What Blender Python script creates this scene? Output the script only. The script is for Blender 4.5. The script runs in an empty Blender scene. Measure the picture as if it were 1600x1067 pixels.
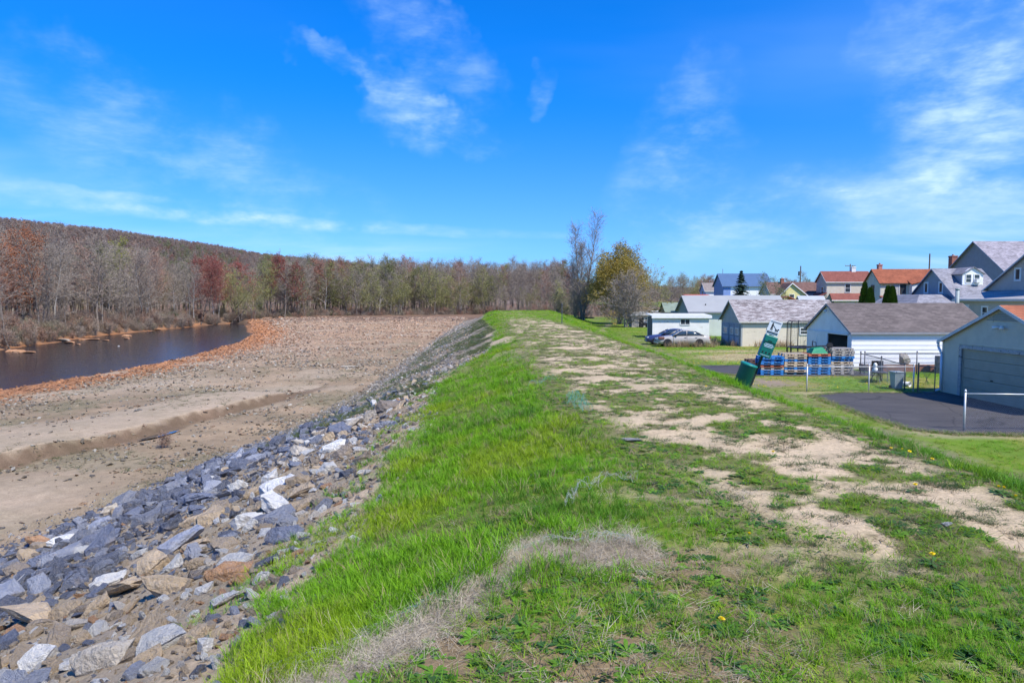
import bpy, bmesh, math, random
import numpy as np
from mathutils import Vector, Matrix, Euler

# ------------------------------------------------------------------ camera, sky, sun, exposure
scene = bpy.context.scene
COL = scene.collection
R = math.radians
FPX = 1062.0                      # focal length in photo pixels (1600 wide)
PITCH = math.atan(65.5 / FPX)
CAMZ = 1.62
cam_data = bpy.data.cameras.new("camera")
cam_data.sensor_width = 36.0
cam_data.lens = 36.0 * FPX / 1600.0
cam_data.clip_start = 0.05
cam_data.clip_end = 6000.0
cam = bpy.data.objects.new("camera", cam_data)
COL.objects.link(cam)
cam.location = (0.0, 0.0, CAMZ)
cam.rotation_euler = (R(90) - PITCH, 0, 0)
scene.camera = cam
scene.render.resolution_x, scene.render.resolution_y = 1024, 682

SUN_EL, SUN_AZ = 52.0, 136.0      # azimuth clockwise from +Y (the way the camera looks)
world = bpy.data.worlds.new("World")
scene.world = world
world.use_nodes = True
world.cycles.sampling_method = 'MANUAL'
world.cycles.sample_map_resolution = 256

def build_sky():
    nt = world.node_tree
    N, L = nt.nodes, nt.links
    N.clear()
    out = N.new("ShaderNodeOutputWorld")
    bg = N.new("ShaderNodeBackground"); bg.inputs["Strength"].default_value = 0.1
    L.new(bg.outputs[0], out.inputs[0])
    sky = N.new("ShaderNodeTexSky"); sky.sky_type = 'NISHITA'; sky.sun_disc = False
    sky.sun_elevation = R(SUN_EL); sky.sun_rotation = R(SUN_AZ)
    sky.altitude = 200; sky.air_density = 1.0; sky.dust_density = 0.2; sky.ozone_density = 1.6
    def math_(op, a, b=None, c=None, clamp=False):
        n = N.new("ShaderNodeMath"); n.operation = op; n.use_clamp = clamp
        for i, v in enumerate((a, b, c)):
            if v is None: continue
            if isinstance(v, (int, float)): n.inputs[i].default_value = v
            else: L.new(v, n.inputs[i])
        return n.outputs[0]
    hs = N.new("ShaderNodeHueSaturation"); hs.inputs["Saturation"].default_value = SKY_SAT
    L.new(sky.outputs[0], hs.inputs["Color"])
    tint = N.new("ShaderNodeMix"); tint.data_type = 'RGBA'; tint.blend_type = 'MULTIPLY'; tint.inputs["Factor"].default_value = 1.0
    L.new(hs.outputs[0], tint.inputs["A"])
    tnt = N.new("ShaderNodeMix"); tnt.data_type = 'RGBA'; tnt.inputs["A"].default_value = (*SKY_TINT_LOW, 1); tnt.inputs["B"].default_value = (*SKY_TINT, 1)
    L.new(tnt.outputs["Result"], tint.inputs["B"])
    tc = N.new("ShaderNodeTexCoord")
    sep = N.new("ShaderNodeSeparateXYZ"); L.new(tc.outputs["Generated"], sep.inputs[0])
    X, Y, Z = sep.outputs
    az = math_('ARCTAN2', X, Y)
    el = math_('ARCSINE', Z)
    # cirrus layer: view direction met with a high flat layer
    zz = math_('ADD', math_('MAXIMUM', Z, 0.0), 0.12)
    px, py = math_('DIVIDE', X, zz), math_('DIVIDE', Y, zz)
    cmb = N.new("ShaderNodeCombineXYZ"); L.new(px, cmb.inputs[0]); L.new(py, cmb.inputs[1])
    cm2 = N.new("ShaderNodeCombineXYZ"); L.new(az, cm2.inputs[0]); L.new(el, cm2.inputs[1])
    def noise(vec, scale, detail, rough, sx=1, sy=1, rot=0, dist=0.0, off=(0, 0, 0)):
        m = N.new("ShaderNodeMapping"); m.inputs["Scale"].default_value = (sx, sy, 1); m.inputs["Rotation"].default_value = (0, 0, R(rot))
        m.inputs["Location"].default_value = off
        L.new(vec, m.inputs["Vector"])
        n = N.new("ShaderNodeTexNoise"); n.noise_dimensions = '2D'; n.inputs["Scale"].default_value = scale; n.inputs["Detail"].default_value = detail
        n.inputs["Roughness"].default_value = rough; n.inputs["Distortion"].default_value = dist
        L.new(m.outputs[0], n.inputs["Vector"])
        return n.outputs["Fac"]
    def ramp(v, a, b):
        n = N.new("ShaderNodeMapRange"); n.interpolation_type = 'SMOOTHSTEP'
        n.inputs["From Min"].default_value = a; n.inputs["From Max"].default_value = b
        L.new(v, n.inputs["Value"])
        return n.outputs["Result"]
    streak = noise(cmb.outputs[0], 0.55, 4, 0.55, 1.0, 2.2, 18)
    broad = noise(cmb.outputs[0], 0.22, 1, 0.5, 1, 1.6, 10, 0, (3.1, 1.7, 0))
    fine = noise(cm2.outputs[0], 9.0, 5, 0.60, 0.8, 1.5, 28)
    fibre = ramp(noise(cm2.outputs[0], 24.0, 4, 0.62, 0.4, 1.7, 32, off=(1, 8, 0)), 0.30, 0.72)
    wisp = math_('MULTIPLY', ramp(fine, 0.30, 0.78), math_('ADD', math_('MULTIPLY', fibre, 0.6), 0.4))
    veil = math_('MULTIPLY', ramp(streak, 0.30, 0.80), ramp(broad, 0.30, 0.62))
    low = ramp(el, 0.42, 0.10)
    veil = math_('MULTIPLY', veil, math_('ADD', math_('MULTIPLY', low, 0.60), 0.015))
    total = math_('ADD', veil, math_('MULTIPLY', ramp(el, 0.30, 0.02), 0.13))
    wob1 = math_('MULTIPLY', math_('SUBTRACT', noise(cm2.outputs[0], 9.0, 4, 0.58, off=(5, 2, 0)), 0.5), 0.15)
    wob2 = math_('MULTIPLY', math_('SUBTRACT', noise(cm2.outputs[0], 10.0, 4, 0.58, off=(-4, 7, 0)), 0.5), 0.15)
    L.new(ramp(el, 0.0, 0.40), tnt.inputs["Factor"])
    amp = ramp(el, 0.05, 0.34)
    wob1, wob2 = math_('MULTIPLY', wob1, amp), math_('MULTIPLY', wob2, amp)
    A, E = math_('ADD', az, wob1), math_('ADD', el, wob2)
    def blob(pxl, pyl, la, lb, ang, k):
        nonlocal total
        a0 = math.atan((pxl - 800) / FPX); e0 = math.atan((468 - pyl) / FPX * math.cos(a0))
        da, de = math_('SUBTRACT', A, a0), math_('SUBTRACT', E, e0)
        c, s = math.cos(R(ang)), math.sin(R(ang))
        u = math_('ADD', math_('MULTIPLY', da, c / la), math_('MULTIPLY', de, s / la))
        v = math_('ADD', math_('MULTIPLY', da, -s / lb), math_('MULTIPLY', de, c / lb))
        d2 = math_('ADD', math_('MULTIPLY', u, u), math_('MULTIPLY', v, v))
        g = math_('MULTIPLY', ramp(d2, 1.0, 0.0), k)
        g = math_('MULTIPLY', g, math_('ADD', math_('MULTIPLY', wisp, 0.97), 0.03))
        total = math_('ADD', total, g)
    for b in SKY_BLOBS: blob(*b)
    total = math_('MINIMUM', total, 0.85)
    mix = N.new("ShaderNodeMix"); mix.data_type = 'RGBA'
    L.new(total, mix.inputs["Factor"])
    L.new(tint.outputs["Result"], mix.inputs["A"])
    mix.inputs["B"].default_value = (5.0, 6.9, 8.6, 1)
    L.new(mix.outputs["Result"], bg.inputs["Color"])

SKY_SAT, SKY_TINT, SKY_TINT_LOW = 1.34, (0.08, 0.95, 1.72), (0.26, 0.61, 1.42)
SKY_BLOBS = [  # photo x, y, half length, half width (radians), tilt (degrees), density
    (540, 110, .085, .030, -30, .50), (620, 165, .10, .060, -40, .55), (715, 208, .10, .036, -14, .48), (680, 70, .13, .065, -42, .34),
    (832, 160, .036, .030, 40, .34), (1545, 80, .16, .17, -60, .62), (1590, 230, .16, .16, -50, .52),
    (1450, 294, .20, .013, 1, .42), (1270, 336, .24, .075, 6, .48), (1050, 290, .10, .18, -18, .42),
    (150, 322, .42, .013, -3, .50), (520, 353, .44, .011, -2, .46), (330, 270, .34, .10, -22, .36), (60, 290, .3, .010, -3, .42)]
build_sky()

sun_data = bpy.data.lights.new("sun", 'SUN')
sun_data.energy = 4.4
sun_data.angle = R(0.53)
sun_data.color = (1.0, 0.945, 0.85)
sun = bpy.data.objects.new("sun", sun_data)
COL.objects.link(sun)
_d = Vector((math.sin(R(SUN_AZ)) * math.cos(R(SUN_EL)), math.cos(R(SUN_AZ)) * math.cos(R(SUN_EL)), math.sin(R(SUN_EL))))
sun.rotation_euler = _d.to_track_quat('Z', 'Y').to_euler()
sun.location = _d * 200

vs = scene.view_settings
vs.view_transform = 'Standard'; vs.look = 'None'; vs.exposure = 0.52; vs.gamma = 1.0
vs.use_curve_mapping = False
scene.render.engine = 'CYCLES'
scene.cycles.max_bounces = 4; scene.cycles.diffuse_bounces = 3; scene.cycles.glossy_bounces = 2; scene.cycles.transmission_bounces = 2
scene.cycles.transparent_max_bounces = 8
scene.cycles.use_adaptive_sampling = True; scene.cycles.adaptive_threshold = 0.02

# ------------------------------------------------------------------ helpers: tags, objects
def tag(o, label=None, cat=None, group=None, kind=None):
    if label: o["label"] = label
    if cat: o["category"] = cat
    if group: o["group"] = group
    if kind: o["kind"] = kind
    return o

def thing(name, label=None, cat=None, loc=(0, 0, 0), rotz=0.0, group=None, kind=None):
    o = bpy.data.objects.new(name, None)
    o.empty_display_size = 0.3
    COL.objects.link(o)
    o.location = loc; o.rotation_euler = (0, 0, rotz)
    return tag(o, label, cat, group, kind)

def link_mesh(name, me, parent=None, loc=None, rot=None, scale=None):
    o = bpy.data.objects.new(name, me)
    COL.objects.link(o)
    if parent is not None: o.parent = parent
    if loc is not None: o.location = loc
    if rot is not None: o.rotation_euler = rot
    if scale is not None: o.scale = scale
    return o

def mesh_from(name, verts, faces, mats, smooth=False, midx=None):
    me = bpy.data.meshes.new(name)
    me.from_pydata([tuple(v) for v in verts], [], [tuple(f) for f in faces])
    for m in (mats if isinstance(mats, (list, tuple)) else [mats]): me.materials.append(m)
    if midx is not None: me.polygons.foreach_set("material_index", np.asarray(midx, dtype=np.int32))
    if smooth: me.polygons.foreach_set("use_smooth", np.ones(len(me.polygons), dtype=bool))
    me.update()
    return me

class MB:
    """collects simple solids into one mesh"""
    def __init__(s): s.v = []; s.f = []; s.m = []; s.cur = 0
    def _add(s, vs, fs):
        b = len(s.v); s.v += [tuple(v) for v in vs]
        s.f += [tuple(b + i for i in f) for f in fs]; s.m += [s.cur] * len(fs)
        return s
    def box(s, x0, x1, y0, y1, z0, z1):
        return s._add([(x0,y0,z0),(x1,y0,z0),(x1,y1,z0),(x0,y1,z0),(x0,y0,z1),(x1,y0,z1),(x1,y1,z1),(x0,y1,z1)],
                      [(0,3,2,1),(4,5,6,7),(0,1,5,4),(1,2,6,5),(2,3,7,6),(3,0,4,7)])
    def bbox(s, x0, x1, y0, y1, z0, z1, b=0.01):
        """box with chamfered vertical and horizontal edges (rounded by one cut)"""
        xs, ys, zs = (x0, x1), (y0, y1), (z0, z1)
        bm = bmesh.new()
        bmesh.ops.create_cube(bm, size=1)
        for v in bm.verts:
            v.co = Vector(((x0+x1)/2 + v.co.x*(x1-x0), (y0+y1)/2 + v.co.y*(y1-y0), (z0+z1)/2 + v.co.z*(z1-z0)))
        bmesh.ops.bevel(bm, geom=list(bm.edges), offset=b, segments=1, affect='EDGES')
        bm.verts.index_update()
        s._add([v.co[:] for v in bm.verts], [[v.index for v in f.verts] for f in bm.faces]); bm.free()
        return s
    def prism(s, poly, axis, a, b):
        """extrude a 2-D polygon along axis; poly is in the two other axes, in order"""
        def P(u, v, w):
            return {'x': (w, u, v), 'y': (u, w, v), 'z': (u, v, w)}[axis]
        n = len(poly)
        vs = [P(u, v, a) for u, v in poly] + [P(u, v, b) for u, v in poly]
        fs = [tuple(range(n))[::-1], tuple(range(n, 2*n))] + [(i, (i+1) % n, n+(i+1) % n, n+i) for i in range(n)]
        return s._add(vs, fs)
    def tube(s, p0, p1, r0, r1=None, n=8, caps=True):
        r1 = r0 if r1 is None else r1
        p0, p1 = Vector(p0), Vector(p1)
        d = (p1 - p0).normalized()
        a = d.orthogonal().normalized(); b = d.cross(a)
        vs = []
        for p, r in ((p0, r0), (p1, r1)):
            for i in range(n):
                t = 2*math.pi*i/n
                vs.append(p + a*(r*math.cos(t)) + b*(r*math.sin(t)))
        fs = [(i, (i+1) % n, n+(i+1) % n, n+i) for i in range(n)]
        if caps: fs += [tuple(range(n))[::-1], tuple(range(n, 2*n))]
        return s._add(vs, fs)
    def path(s, pts, r, n=6):
        for a, b in zip(pts[:-1], pts[1:]): s.tube(a, b, r, r, n)
        return s
    def lathe(s, prof, n=20, c=(0, 0, 0), close=True):
        """prof: list of (radius, z)"""
        vs, fs = [], []
        for r, z in prof:
            for i in range(n):
                t = 2*math.pi*i/n
                vs.append((c[0]+r*math.cos(t), c[1]+r*math.sin(t), c[2]+z))
        for k in range(len(prof)-1):
            for i in range(n):
                fs.append((k*n+i, k*n+(i+1) % n, (k+1)*n+(i+1) % n, (k+1)*n+i))
        if close: fs += [tuple(range(n))[::-1], tuple((len(prof)-1)*n+i for i in range(n))]
        return s._add(vs, fs)
    def ring(s, c, Rr, r, n=32, m=6):
        vs, fs = [], []
        for i in range(n):
            t = 2*math.pi*i/n
            for j in range(m):
                q = 2*math.pi*j/m
                rr = Rr + r*math.cos(q)
                vs.append((c[0]+rr*math.cos(t), c[1]+rr*math.sin(t), c[2]+r*math.sin(q)))
        for i in range(n):
            for j in range(m):
                fs.append((i*m+j, ((i+1) % n)*m+j, ((i+1) % n)*m+(j+1) % m, i*m+(j+1) % m))
        return s._add(vs, fs)
    def poly(s, pts): return s._add(pts, [tuple(range(len(pts)))])
    def slab(s, quad, t):
        """thicken a quad downwards along its normal"""
        q = [Vector(p) for p in quad]
        nrm = (q[1]-q[0]).cross(q[3]-q[0]).normalized()
        if nrm.z < 0: nrm = -nrm
        lo = [p - nrm*t for p in q]
        return s._add(q+lo, [(0,1,2,3),(7,6,5,4),(0,4,5,1),(1,5,6,2),(2,6,7,3),(3,7,4,0)])
    def mesh(s, name, mats, smooth=False):
        me = mesh_from(name, s.v, s.f, mats, smooth, s.m)
        bm = bmesh.new(); bm.from_mesh(me)
        bmesh.ops.recalc_face_normals(bm, faces=bm.faces); bm.to_mesh(me); bm.free()
        return me
    def build(s, name, mats, parent=None, smooth=False, **k):
        return link_mesh(name, s.mesh(name, mats, smooth), parent, **k)

# ------------------------------------------------------------------ noise
def _h(ix, iy, seed):
    with np.errstate(over='ignore'):
        n = (ix.astype(np.int64)*374761393 + iy.astype(np.int64)*668265263 + seed*1442695040888963407 % 2147483647).astype(np.uint64) & np.uint64(0xffffffff)
        n = ((n ^ (n >> np.uint64(13))) * np.uint64(1274126177)) & np.uint64(0xffffffff)
        n = ((n ^ (n >> np.uint64(15))) * np.uint64(2246822519)) & np.uint64(0xffffffff)
    return (n ^ (n >> np.uint64(16))).astype(np.float64) / 4294967295.0
def vnoise(x, y, seed=0):
    x = np.asarray(x, float); y = np.asarray(y, float)
    ix, iy = np.floor(x), np.floor(y)
    fx, fy = x-ix, y-iy
    fx = fx*fx*(3-2*fx); fy = fy*fy*(3-2*fy)
    a, b, c, d = _h(ix, iy, seed), _h(ix+1, iy, seed), _h(ix, iy+1, seed), _h(ix+1, iy+1, seed)
    return (a*(1-fx)+b*fx)*(1-fy) + (c*(1-fx)+d*fx)*fy
def fbm(x, y, seed=0, oct=4, gain=0.5):
    t = 0; a = 1; n = 0
    for k in range(oct):
        t = t + a*vnoise(x*2**k+17.3*k, y*2**k-9.1*k, seed+k*7); n += a; a *= gain
    return t/n
def sstep(v, a, b):
    t = np.clip((v-a)/(b-a), 0, 1); return t*t*(3-2*t)
def ramp01(t, w=0.045): return 0.5*(np.sqrt(t*t+w*w) - np.sqrt((t-1)**2+w*w) + 1)

# ------------------------------------------------------------------ materials
def _nt(name):
    m = bpy.data.materials.new(name); m.use_nodes = True
    nt = m.node_tree
    return m, nt, nt.nodes["Principled BSDF"]
def _noise(nt, vec, scale, detail=5, rough=0.6, dist=0.0):
    n = nt.nodes.new("ShaderNodeTexNoise"); n.inputs["Scale"].default_value = scale
    n.inputs["Detail"].default_value = detail; n.inputs["Roughness"].default_value = rough; n.inputs["Distortion"].default_value = dist
    if vec is not None: nt.links.new(vec, n.inputs["Vector"])
    return n.outputs["Fac"]
def _map(nt, scale=(1, 1, 1), coord="Object", rot=(0, 0, 0)):
    tc = nt.nodes.new("ShaderNodeTexCoord"); m = nt.nodes.new("ShaderNodeMapping")
    m.inputs["Scale"].default_value = scale; m.inputs["Rotation"].default_value = rot
    nt.links.new(tc.outputs[coord], m.inputs["Vector"]); return m.outputs[0]
def _ramp(nt, fac, stops):
    r = nt.nodes.new("ShaderNodeValToRGB")
    e = r.color_ramp.elements
    while len(e) < len(stops): e.new(0.5)
    for el_, (p, c) in zip(e, stops):
        el_.position = p; el_.color = (*c, 1) if len(c) == 3 else c
    nt.links.new(fac, r.inputs["Fac"]); return r.outputs["Color"]
def _mul(nt, a, b, mode='MULTIPLY', fac=1.0):
    m = nt.nodes.new("ShaderNodeMix"); m.data_type = 'RGBA'; m.blend_type = mode
    m.inputs["Factor"].default_value = fac if isinstance(fac, (int, float)) else 1.0
    if not isinstance(fac, (int, float)): nt.links.new(fac, m.inputs["Factor"])
    for s_, v in (("A", a), ("B", b)):
        if isinstance(v, tuple): m.inputs[s_].default_value = (*v, 1) if len(v) == 3 else v
        else: nt.links.new(v, m.inputs[s_])
    return m.outputs["Result"]
def _bump(nt, h, strength, dist, bsdf):
    b = nt.nodes.new("ShaderNodeBump"); b.inputs["Strength"].default_value = strength; b.inputs["Distance"].default_value = dist
    nt.links.new(h, b.inputs["Height"]); nt.links.new(b.outputs[0], bsdf.inputs["Normal"]); return b

MATS = {}
def mat(name, col, rough=0.7, var=0.25, scale=3.0, bump=0.0, bscale=None, stretch=(1, 1, 1), metal=0.0, spec=0.4, objcol=False, dirt=None, coord="Object", bdist=0.02):
    """plain procedural material: base colour with noise variation, optional second (wear) colour and bump"""
    if name in MATS: return MATS[name]
    m, nt, b = _nt(name)
    vec = _map(nt, stretch, coord)
    n1 = _noise(nt, vec, scale, 6, 0.62)
    lo, hi = 1-var, 1+var
    g = _ramp(nt, n1, [(0.28, (lo, lo, lo)), (0.72, (hi, hi, hi))])
    if objcol:
        oi = nt.nodes.new("ShaderNodeObjectInfo"); base = oi.outputs["Color"]
    else:
        base = tuple(col)
    c = _mul(nt, base, g)
    if dirt is not None:
        dcol, d0, d1, dsc = dirt
        n2 = _noise(nt, vec, dsc, 7, 0.7, 0.4)
        f = _ramp(nt, n2, [(d0, (0, 0, 0)), (d1, (1, 1, 1))])
        c = _mul(nt, c, tuple(dcol), 'MIX', f)
    nt.links.new(c, b.inputs["Base Color"])
    b.inputs["Roughness"].default_value = rough; b.inputs["Metallic"].default_value = metal
    b.inputs["Specular IOR Level"].default_value = spec
    if bump:
        _bump(nt, _noise(nt, vec, bscale or scale*4, 8, 0.65), bump, bdist, b)
    MATS[name] = m
    return m

def mat_siding(name, col, pitch, dirt=None):
    """far lap siding: courses too small to pick apart, as relief only"""
    if name in MATS: return MATS[name]
    m, nt, b = _nt(name)
    vec = _map(nt)
    w = nt.nodes.new("ShaderNodeTexWave"); w.wave_type = 'BANDS'; w.bands_direction = 'Z'; w.wave_profile = 'SAW'
    w.inputs["Scale"].default_value = 0.314/pitch*1.0; nt.links.new(vec, w.inputs["Vector"])
    n1 = _noise(nt, vec, 1.7, 6, .6)
    g = _ramp(nt, n1, [(0.3, (.88, .88, .88)), (0.7, (1.06, 1.06, 1.06))])
    nt.links.new(_mul(nt, tuple(col), g), b.inputs["Base Color"])
    b.inputs["Roughness"].default_value = .6
    _bump(nt, w.outputs["Fac"], .6, .02, b)
    MATS[name] = m
    return m

def mat_shingle(name, col, var=.35, streak=None, course=.14):
    """asphalt shingles far enough away that single shingles cannot be told apart"""
    if name in MATS: return MATS[name]
    m, nt, b = _nt(name)
    vec = _map(nt, (1, 1, 1.6))
    br = nt.nodes.new("ShaderNodeTexBrick"); br.offset = .5
    br.inputs["Scale"].default_value = 1.0
    br.inputs["Brick Width"].default_value = .32; br.inputs["Row Height"].default_value = course
    br.inputs["Mortar Size"].default_value = .008
    br.inputs["Color1"].default_value = (1+var*.5,)*3+(1,); br.inputs["Color2"].default_value = (1-var*.5,)*3+(1,); br.inputs["Mortar"].default_value = (.55, .55, .55, 1)
    sx = nt.nodes.new("ShaderNodeSeparateXYZ"); nt.links.new(vec, sx.inputs[0])
    cx = nt.nodes.new("ShaderNodeCombineXYZ"); nt.links.new(sx.outputs[0], cx.inputs[0]); nt.links.new(sx.outputs[2], cx.inputs[1])
    nt.links.new(cx.outputs[0], br.inputs["Vector"])
    n1 = _noise(nt, vec, .9, 6, .65)
    g = _ramp(nt, n1, [(0.3, (1-var*.6,)*3), (0.72, (1+var*.6,)*3)])
    c = _mul(nt, _mul(nt, tuple(col), br.outputs["Color"]), g)
    if streak is not None:
        v2 = _map(nt, (1.1, 1, 7))
        f = _ramp(nt, _noise(nt, v2, 1.5, 8, .75, .3), [(.46, (0, 0, 0)), (.62, (1, 1, 1))])
        c = _mul(nt, c, streak, 'MIX', f)
    nt.links.new(c, b.inputs["Base Color"])
    b.inputs["Roughness"].default_value = .9; b.inputs["Specular IOR Level"].default_value = .2
    _bump(nt, br.outputs["Fac"], .4, -.02, b)
    MATS[name] = m
    return m

def mat_leaf(name, source, trans=0.3, rough=.55, tip=True):
    """leaf and grass blade; colour from the object ('object'), the scattered point ('instancer') or a fixed colour"""
    if name in MATS: return MATS[name]
    m, nt, b = _nt(name)
    if source == 'object':
        c = nt.nodes.new("ShaderNodeObjectInfo").outputs["Color"]
    elif source == 'instancer':
        a = nt.nodes.new("ShaderNodeAttribute"); a.attribute_type = 'INSTANCER'; a.attribute_name = "col"; c = a.outputs["Color"]
    else:
        rgb = nt.nodes.new("ShaderNodeRGB"); rgb.outputs[0].default_value = (*source, 1); c = rgb.outputs[0]
    n1 = _noise(nt, _map(nt), 9, 3, .6)
    c = _mul(nt, c, _ramp(nt, n1, [(0.25, (.68, .68, .68)), (0.75, (1.3, 1.3, 1.3))]))
    nt.links.new(c, b.inputs["Base Color"])
    b.inputs["Roughness"].default_value = rough; b.inputs["Specular IOR Level"].default_value = .18
    tr = nt.nodes.new("ShaderNodeBsdfTranslucent"); nt.links.new(c, tr.inputs["Color"])
    mx = nt.nodes.new("ShaderNodeMixShader"); mx.inputs[0].default_value = trans
    out = nt.nodes["Material Output"]
    nt.links.new(b.outputs[0], mx.inputs[1]); nt.links.new(tr.outputs[0], mx.inputs[2]); nt.links.new(mx.outputs[0], out.inputs["Surface"])
    MATS[name] = m
    return m

def mat_rock(name, source):
    if name in MATS: return MATS[name]
    m, nt, b = _nt(name)
    if source == 'object': c = nt.nodes.new("ShaderNodeObjectInfo").outputs["Color"]
    else:
        a = nt.nodes.new("ShaderNodeAttribute"); a.attribute_type = 'INSTANCER'; a.attribute_name = "col"; c = a.outputs["Color"]
    v = _map(nt)
    n1 = _noise(nt, v, 2.2, 8, .68, .5)
    n2 = _noise(nt, v, 7.0, 6, .7)
    c = _mul(nt, c, _ramp(nt, n1, [(0.28, (.62, .64, .68)), (0.5, (1, 1, 1)), (0.74, (1.35, 1.32, 1.28))]))
    vein = _ramp(nt, _noise(nt, v, 3.1, 9, .8, 1.4), [(.485, (0, 0, 0)), (.5, (.55, .55, .55)), (.515, (0, 0, 0))])
    c = _mul(nt, c, (.5, .5, .52), 'MIX', vein)
    dust = _ramp(nt, _noise(nt, v, 1.3, 7, .75, .6), [(.50, (0, 0, 0)), (.66, (.6, .6, .6))])
    c = _mul(nt, c, (.36, .28, .19), 'MIX', dust)
    nt.links.new(c, b.inputs["Base Color"])
    b.inputs["Roughness"].default_value = .82; b.inputs["Specular IOR Level"].default_value = .3
    _bump(nt, _mul(nt, n1, n2), 1.0, .22, b)
    MATS[name] = m
    return m

# ------------------------------------------------------------------ scatter (geometry nodes, one object of uncountable stuff)
def scatter(name, pts, rot, scl, colr, idx, protos, parent=None):
    n = len(pts)
    me = bpy.data.meshes.new(name)
    me.vertices.add(n)
    me.vertices.foreach_set("co", np.asarray(pts, np.float32).ravel())
    for nm, typ, arr, key in (("rot", 'FLOAT_VECTOR', rot, "vector"), ("scl", 'FLOAT_VECTOR', scl, "vector")):
        a = me.attributes.new(nm, typ, 'POINT'); a.data.foreach_set(key, np.asarray(arr, np.float32).ravel())
    a = me.attributes.new("col", 'FLOAT_COLOR', 'POINT')
    c4 = np.ones((n, 4), np.float32); c4[:, :3] = colr
    a.data.foreach_set("color", c4.ravel())
    a = me.attributes.new("pick", 'INT', 'POINT'); a.data.foreach_set("value", np.asarray(idx, np.int32))
    me.update()
    ng = bpy.data.node_groups.new(name, 'GeometryNodeTree')
    ng.interface.new_socket("Geometry", in_out='INPUT', socket_type='NodeSocketGeometry')
    ng.interface.new_socket("Geometry", in_out='OUTPUT', socket_type='NodeSocketGeometry')
    N, L = ng.nodes, ng.links
    gi, go = N.new("NodeGroupInput"), N.new("NodeGroupOutput")
    def attr(nm, typ):
        q = N.new("GeometryNodeInputNamedAttribute"); q.data_type = typ; q.inputs["Name"].default_value = nm
        return q.outputs["Attribute"]
    ra = N.new("FunctionNodeEulerToRotation"); L.new(attr("rot", 'FLOAT_VECTOR'), ra.inputs[0])
    sa, pa = attr("scl", 'FLOAT_VECTOR'), attr("pick", 'INT')
    jn = N.new("GeometryNodeJoinGeometry")
    for k, pm in enumerate(protos):
        po = bpy.data.objects.new(name+"_unit", pm)      # never linked: only its mesh is used
        oi = N.new("GeometryNodeObjectInfo"); oi.inputs["Object"].default_value = po; oi.inputs["As Instance"].default_value = True
        cp = N.new("FunctionNodeCompare"); cp.data_type = 'INT'; cp.operation = 'EQUAL'; L.new(pa, cp.inputs[2]); cp.inputs[3].default_value = k
        ip = N.new("GeometryNodeInstanceOnPoints")
        L.new(gi.outputs[0], ip.inputs["Points"]); L.new(cp.outputs[0], ip.inputs["Selection"]); L.new(oi.outputs["Geometry"], ip.inputs["Instance"])
        L.new(ra.outputs[0], ip.inputs["Rotation"]); L.new(sa, ip.inputs["Scale"])
        L.new(ip.outputs[0], jn.inputs[0])
    L.new(jn.outputs[0], go.inputs[0])
    o = link_mesh(name, me, parent)
    md = o.modifiers.new("scatter", 'NODES'); md.node_group = ng
    o["kind"] = "stuff"
    return o

# ------------------------------------------------------------------ terrain: a levee, a river bar to its left, a town flat to its right
def itp(xs, ys): return lambda t: np.interp(t, xs, ys)
rimL = itp([-5, 3, 5, 8, 20, 40, 70, 110, 160], [-1.0, -.7, 0, .3, .2, -.5, -2.0, -3, -2])
rimR = itp([-5, 25, 50, 80, 120, 160], [4.5, 4.4, 4.4, 4.8, 6.5, 9])
slopeW = itp([25, 60, 90, 150], [5.0, 5.5, 6.5, 9.0])
grassB = itp([-5, 3.5, 8.6, 13.4, 20, 22, 26, 40, 60, 80, 160], [-1.6, -1.6, -1.63, -1.77, -2.35, -2.2, -.95, -1.0, -2.3, -3.6, -5])
toeX = itp([-5, 14.8, 20, 26.8, 39, 64, 100, 160], [-12.5, -11.1, -10.4, -9.6, -8.9, -9.7, -11, -12])
nearB = itp([-60, 46, 61, 77, 100, 125, 150, 170, 185, 205], [-38, -35, -34.7, -36, -39.5, -47, -58, -66, -74, -90])
farB = itp([-60, 60, 87, 117, 159, 190], [-54, -60, -65, -72, -75, -74])
pathL = itp([0, 3, 4.3, 5.2, 7.3, 10, 14, 40, 80], [3.2, 2.8, 2.2, 1.75, 1.6, 1.2, .9, .1, -1])
pathR = itp([0, 30, 40, 60, 80], [4.0, 3.9, 3.3, 2.4, 1])
strawY = itp([-1.7, -1.05, -.5, .12, .83, 1.6, 2.4], [2.2, 2.8, 3.4, 4.4, 4.45, 4.5, 4.0])
WATER_Z = -4.72

def bank_e(x, y):
    """distance into the wood beyond the far bank (positive) and into the river (positive)"""
    yl = 192 + (x+74)*.5
    w = 1.6*(fbm(x*.12, y*.12, 31, 3)-.5)*3
    e = np.maximum(np.where(x < -30, farB(y)-x, -99), y-yl) + w
    din = np.minimum(np.minimum(x-farB(y), nearB(y)-x), yl-y) - w*.5
    dch = np.where((x > -76) & (x < -18), 4*(1-(x+74)/60) - np.abs(yl-7-y), -9)
    return e, np.maximum(din, dch)

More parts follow.
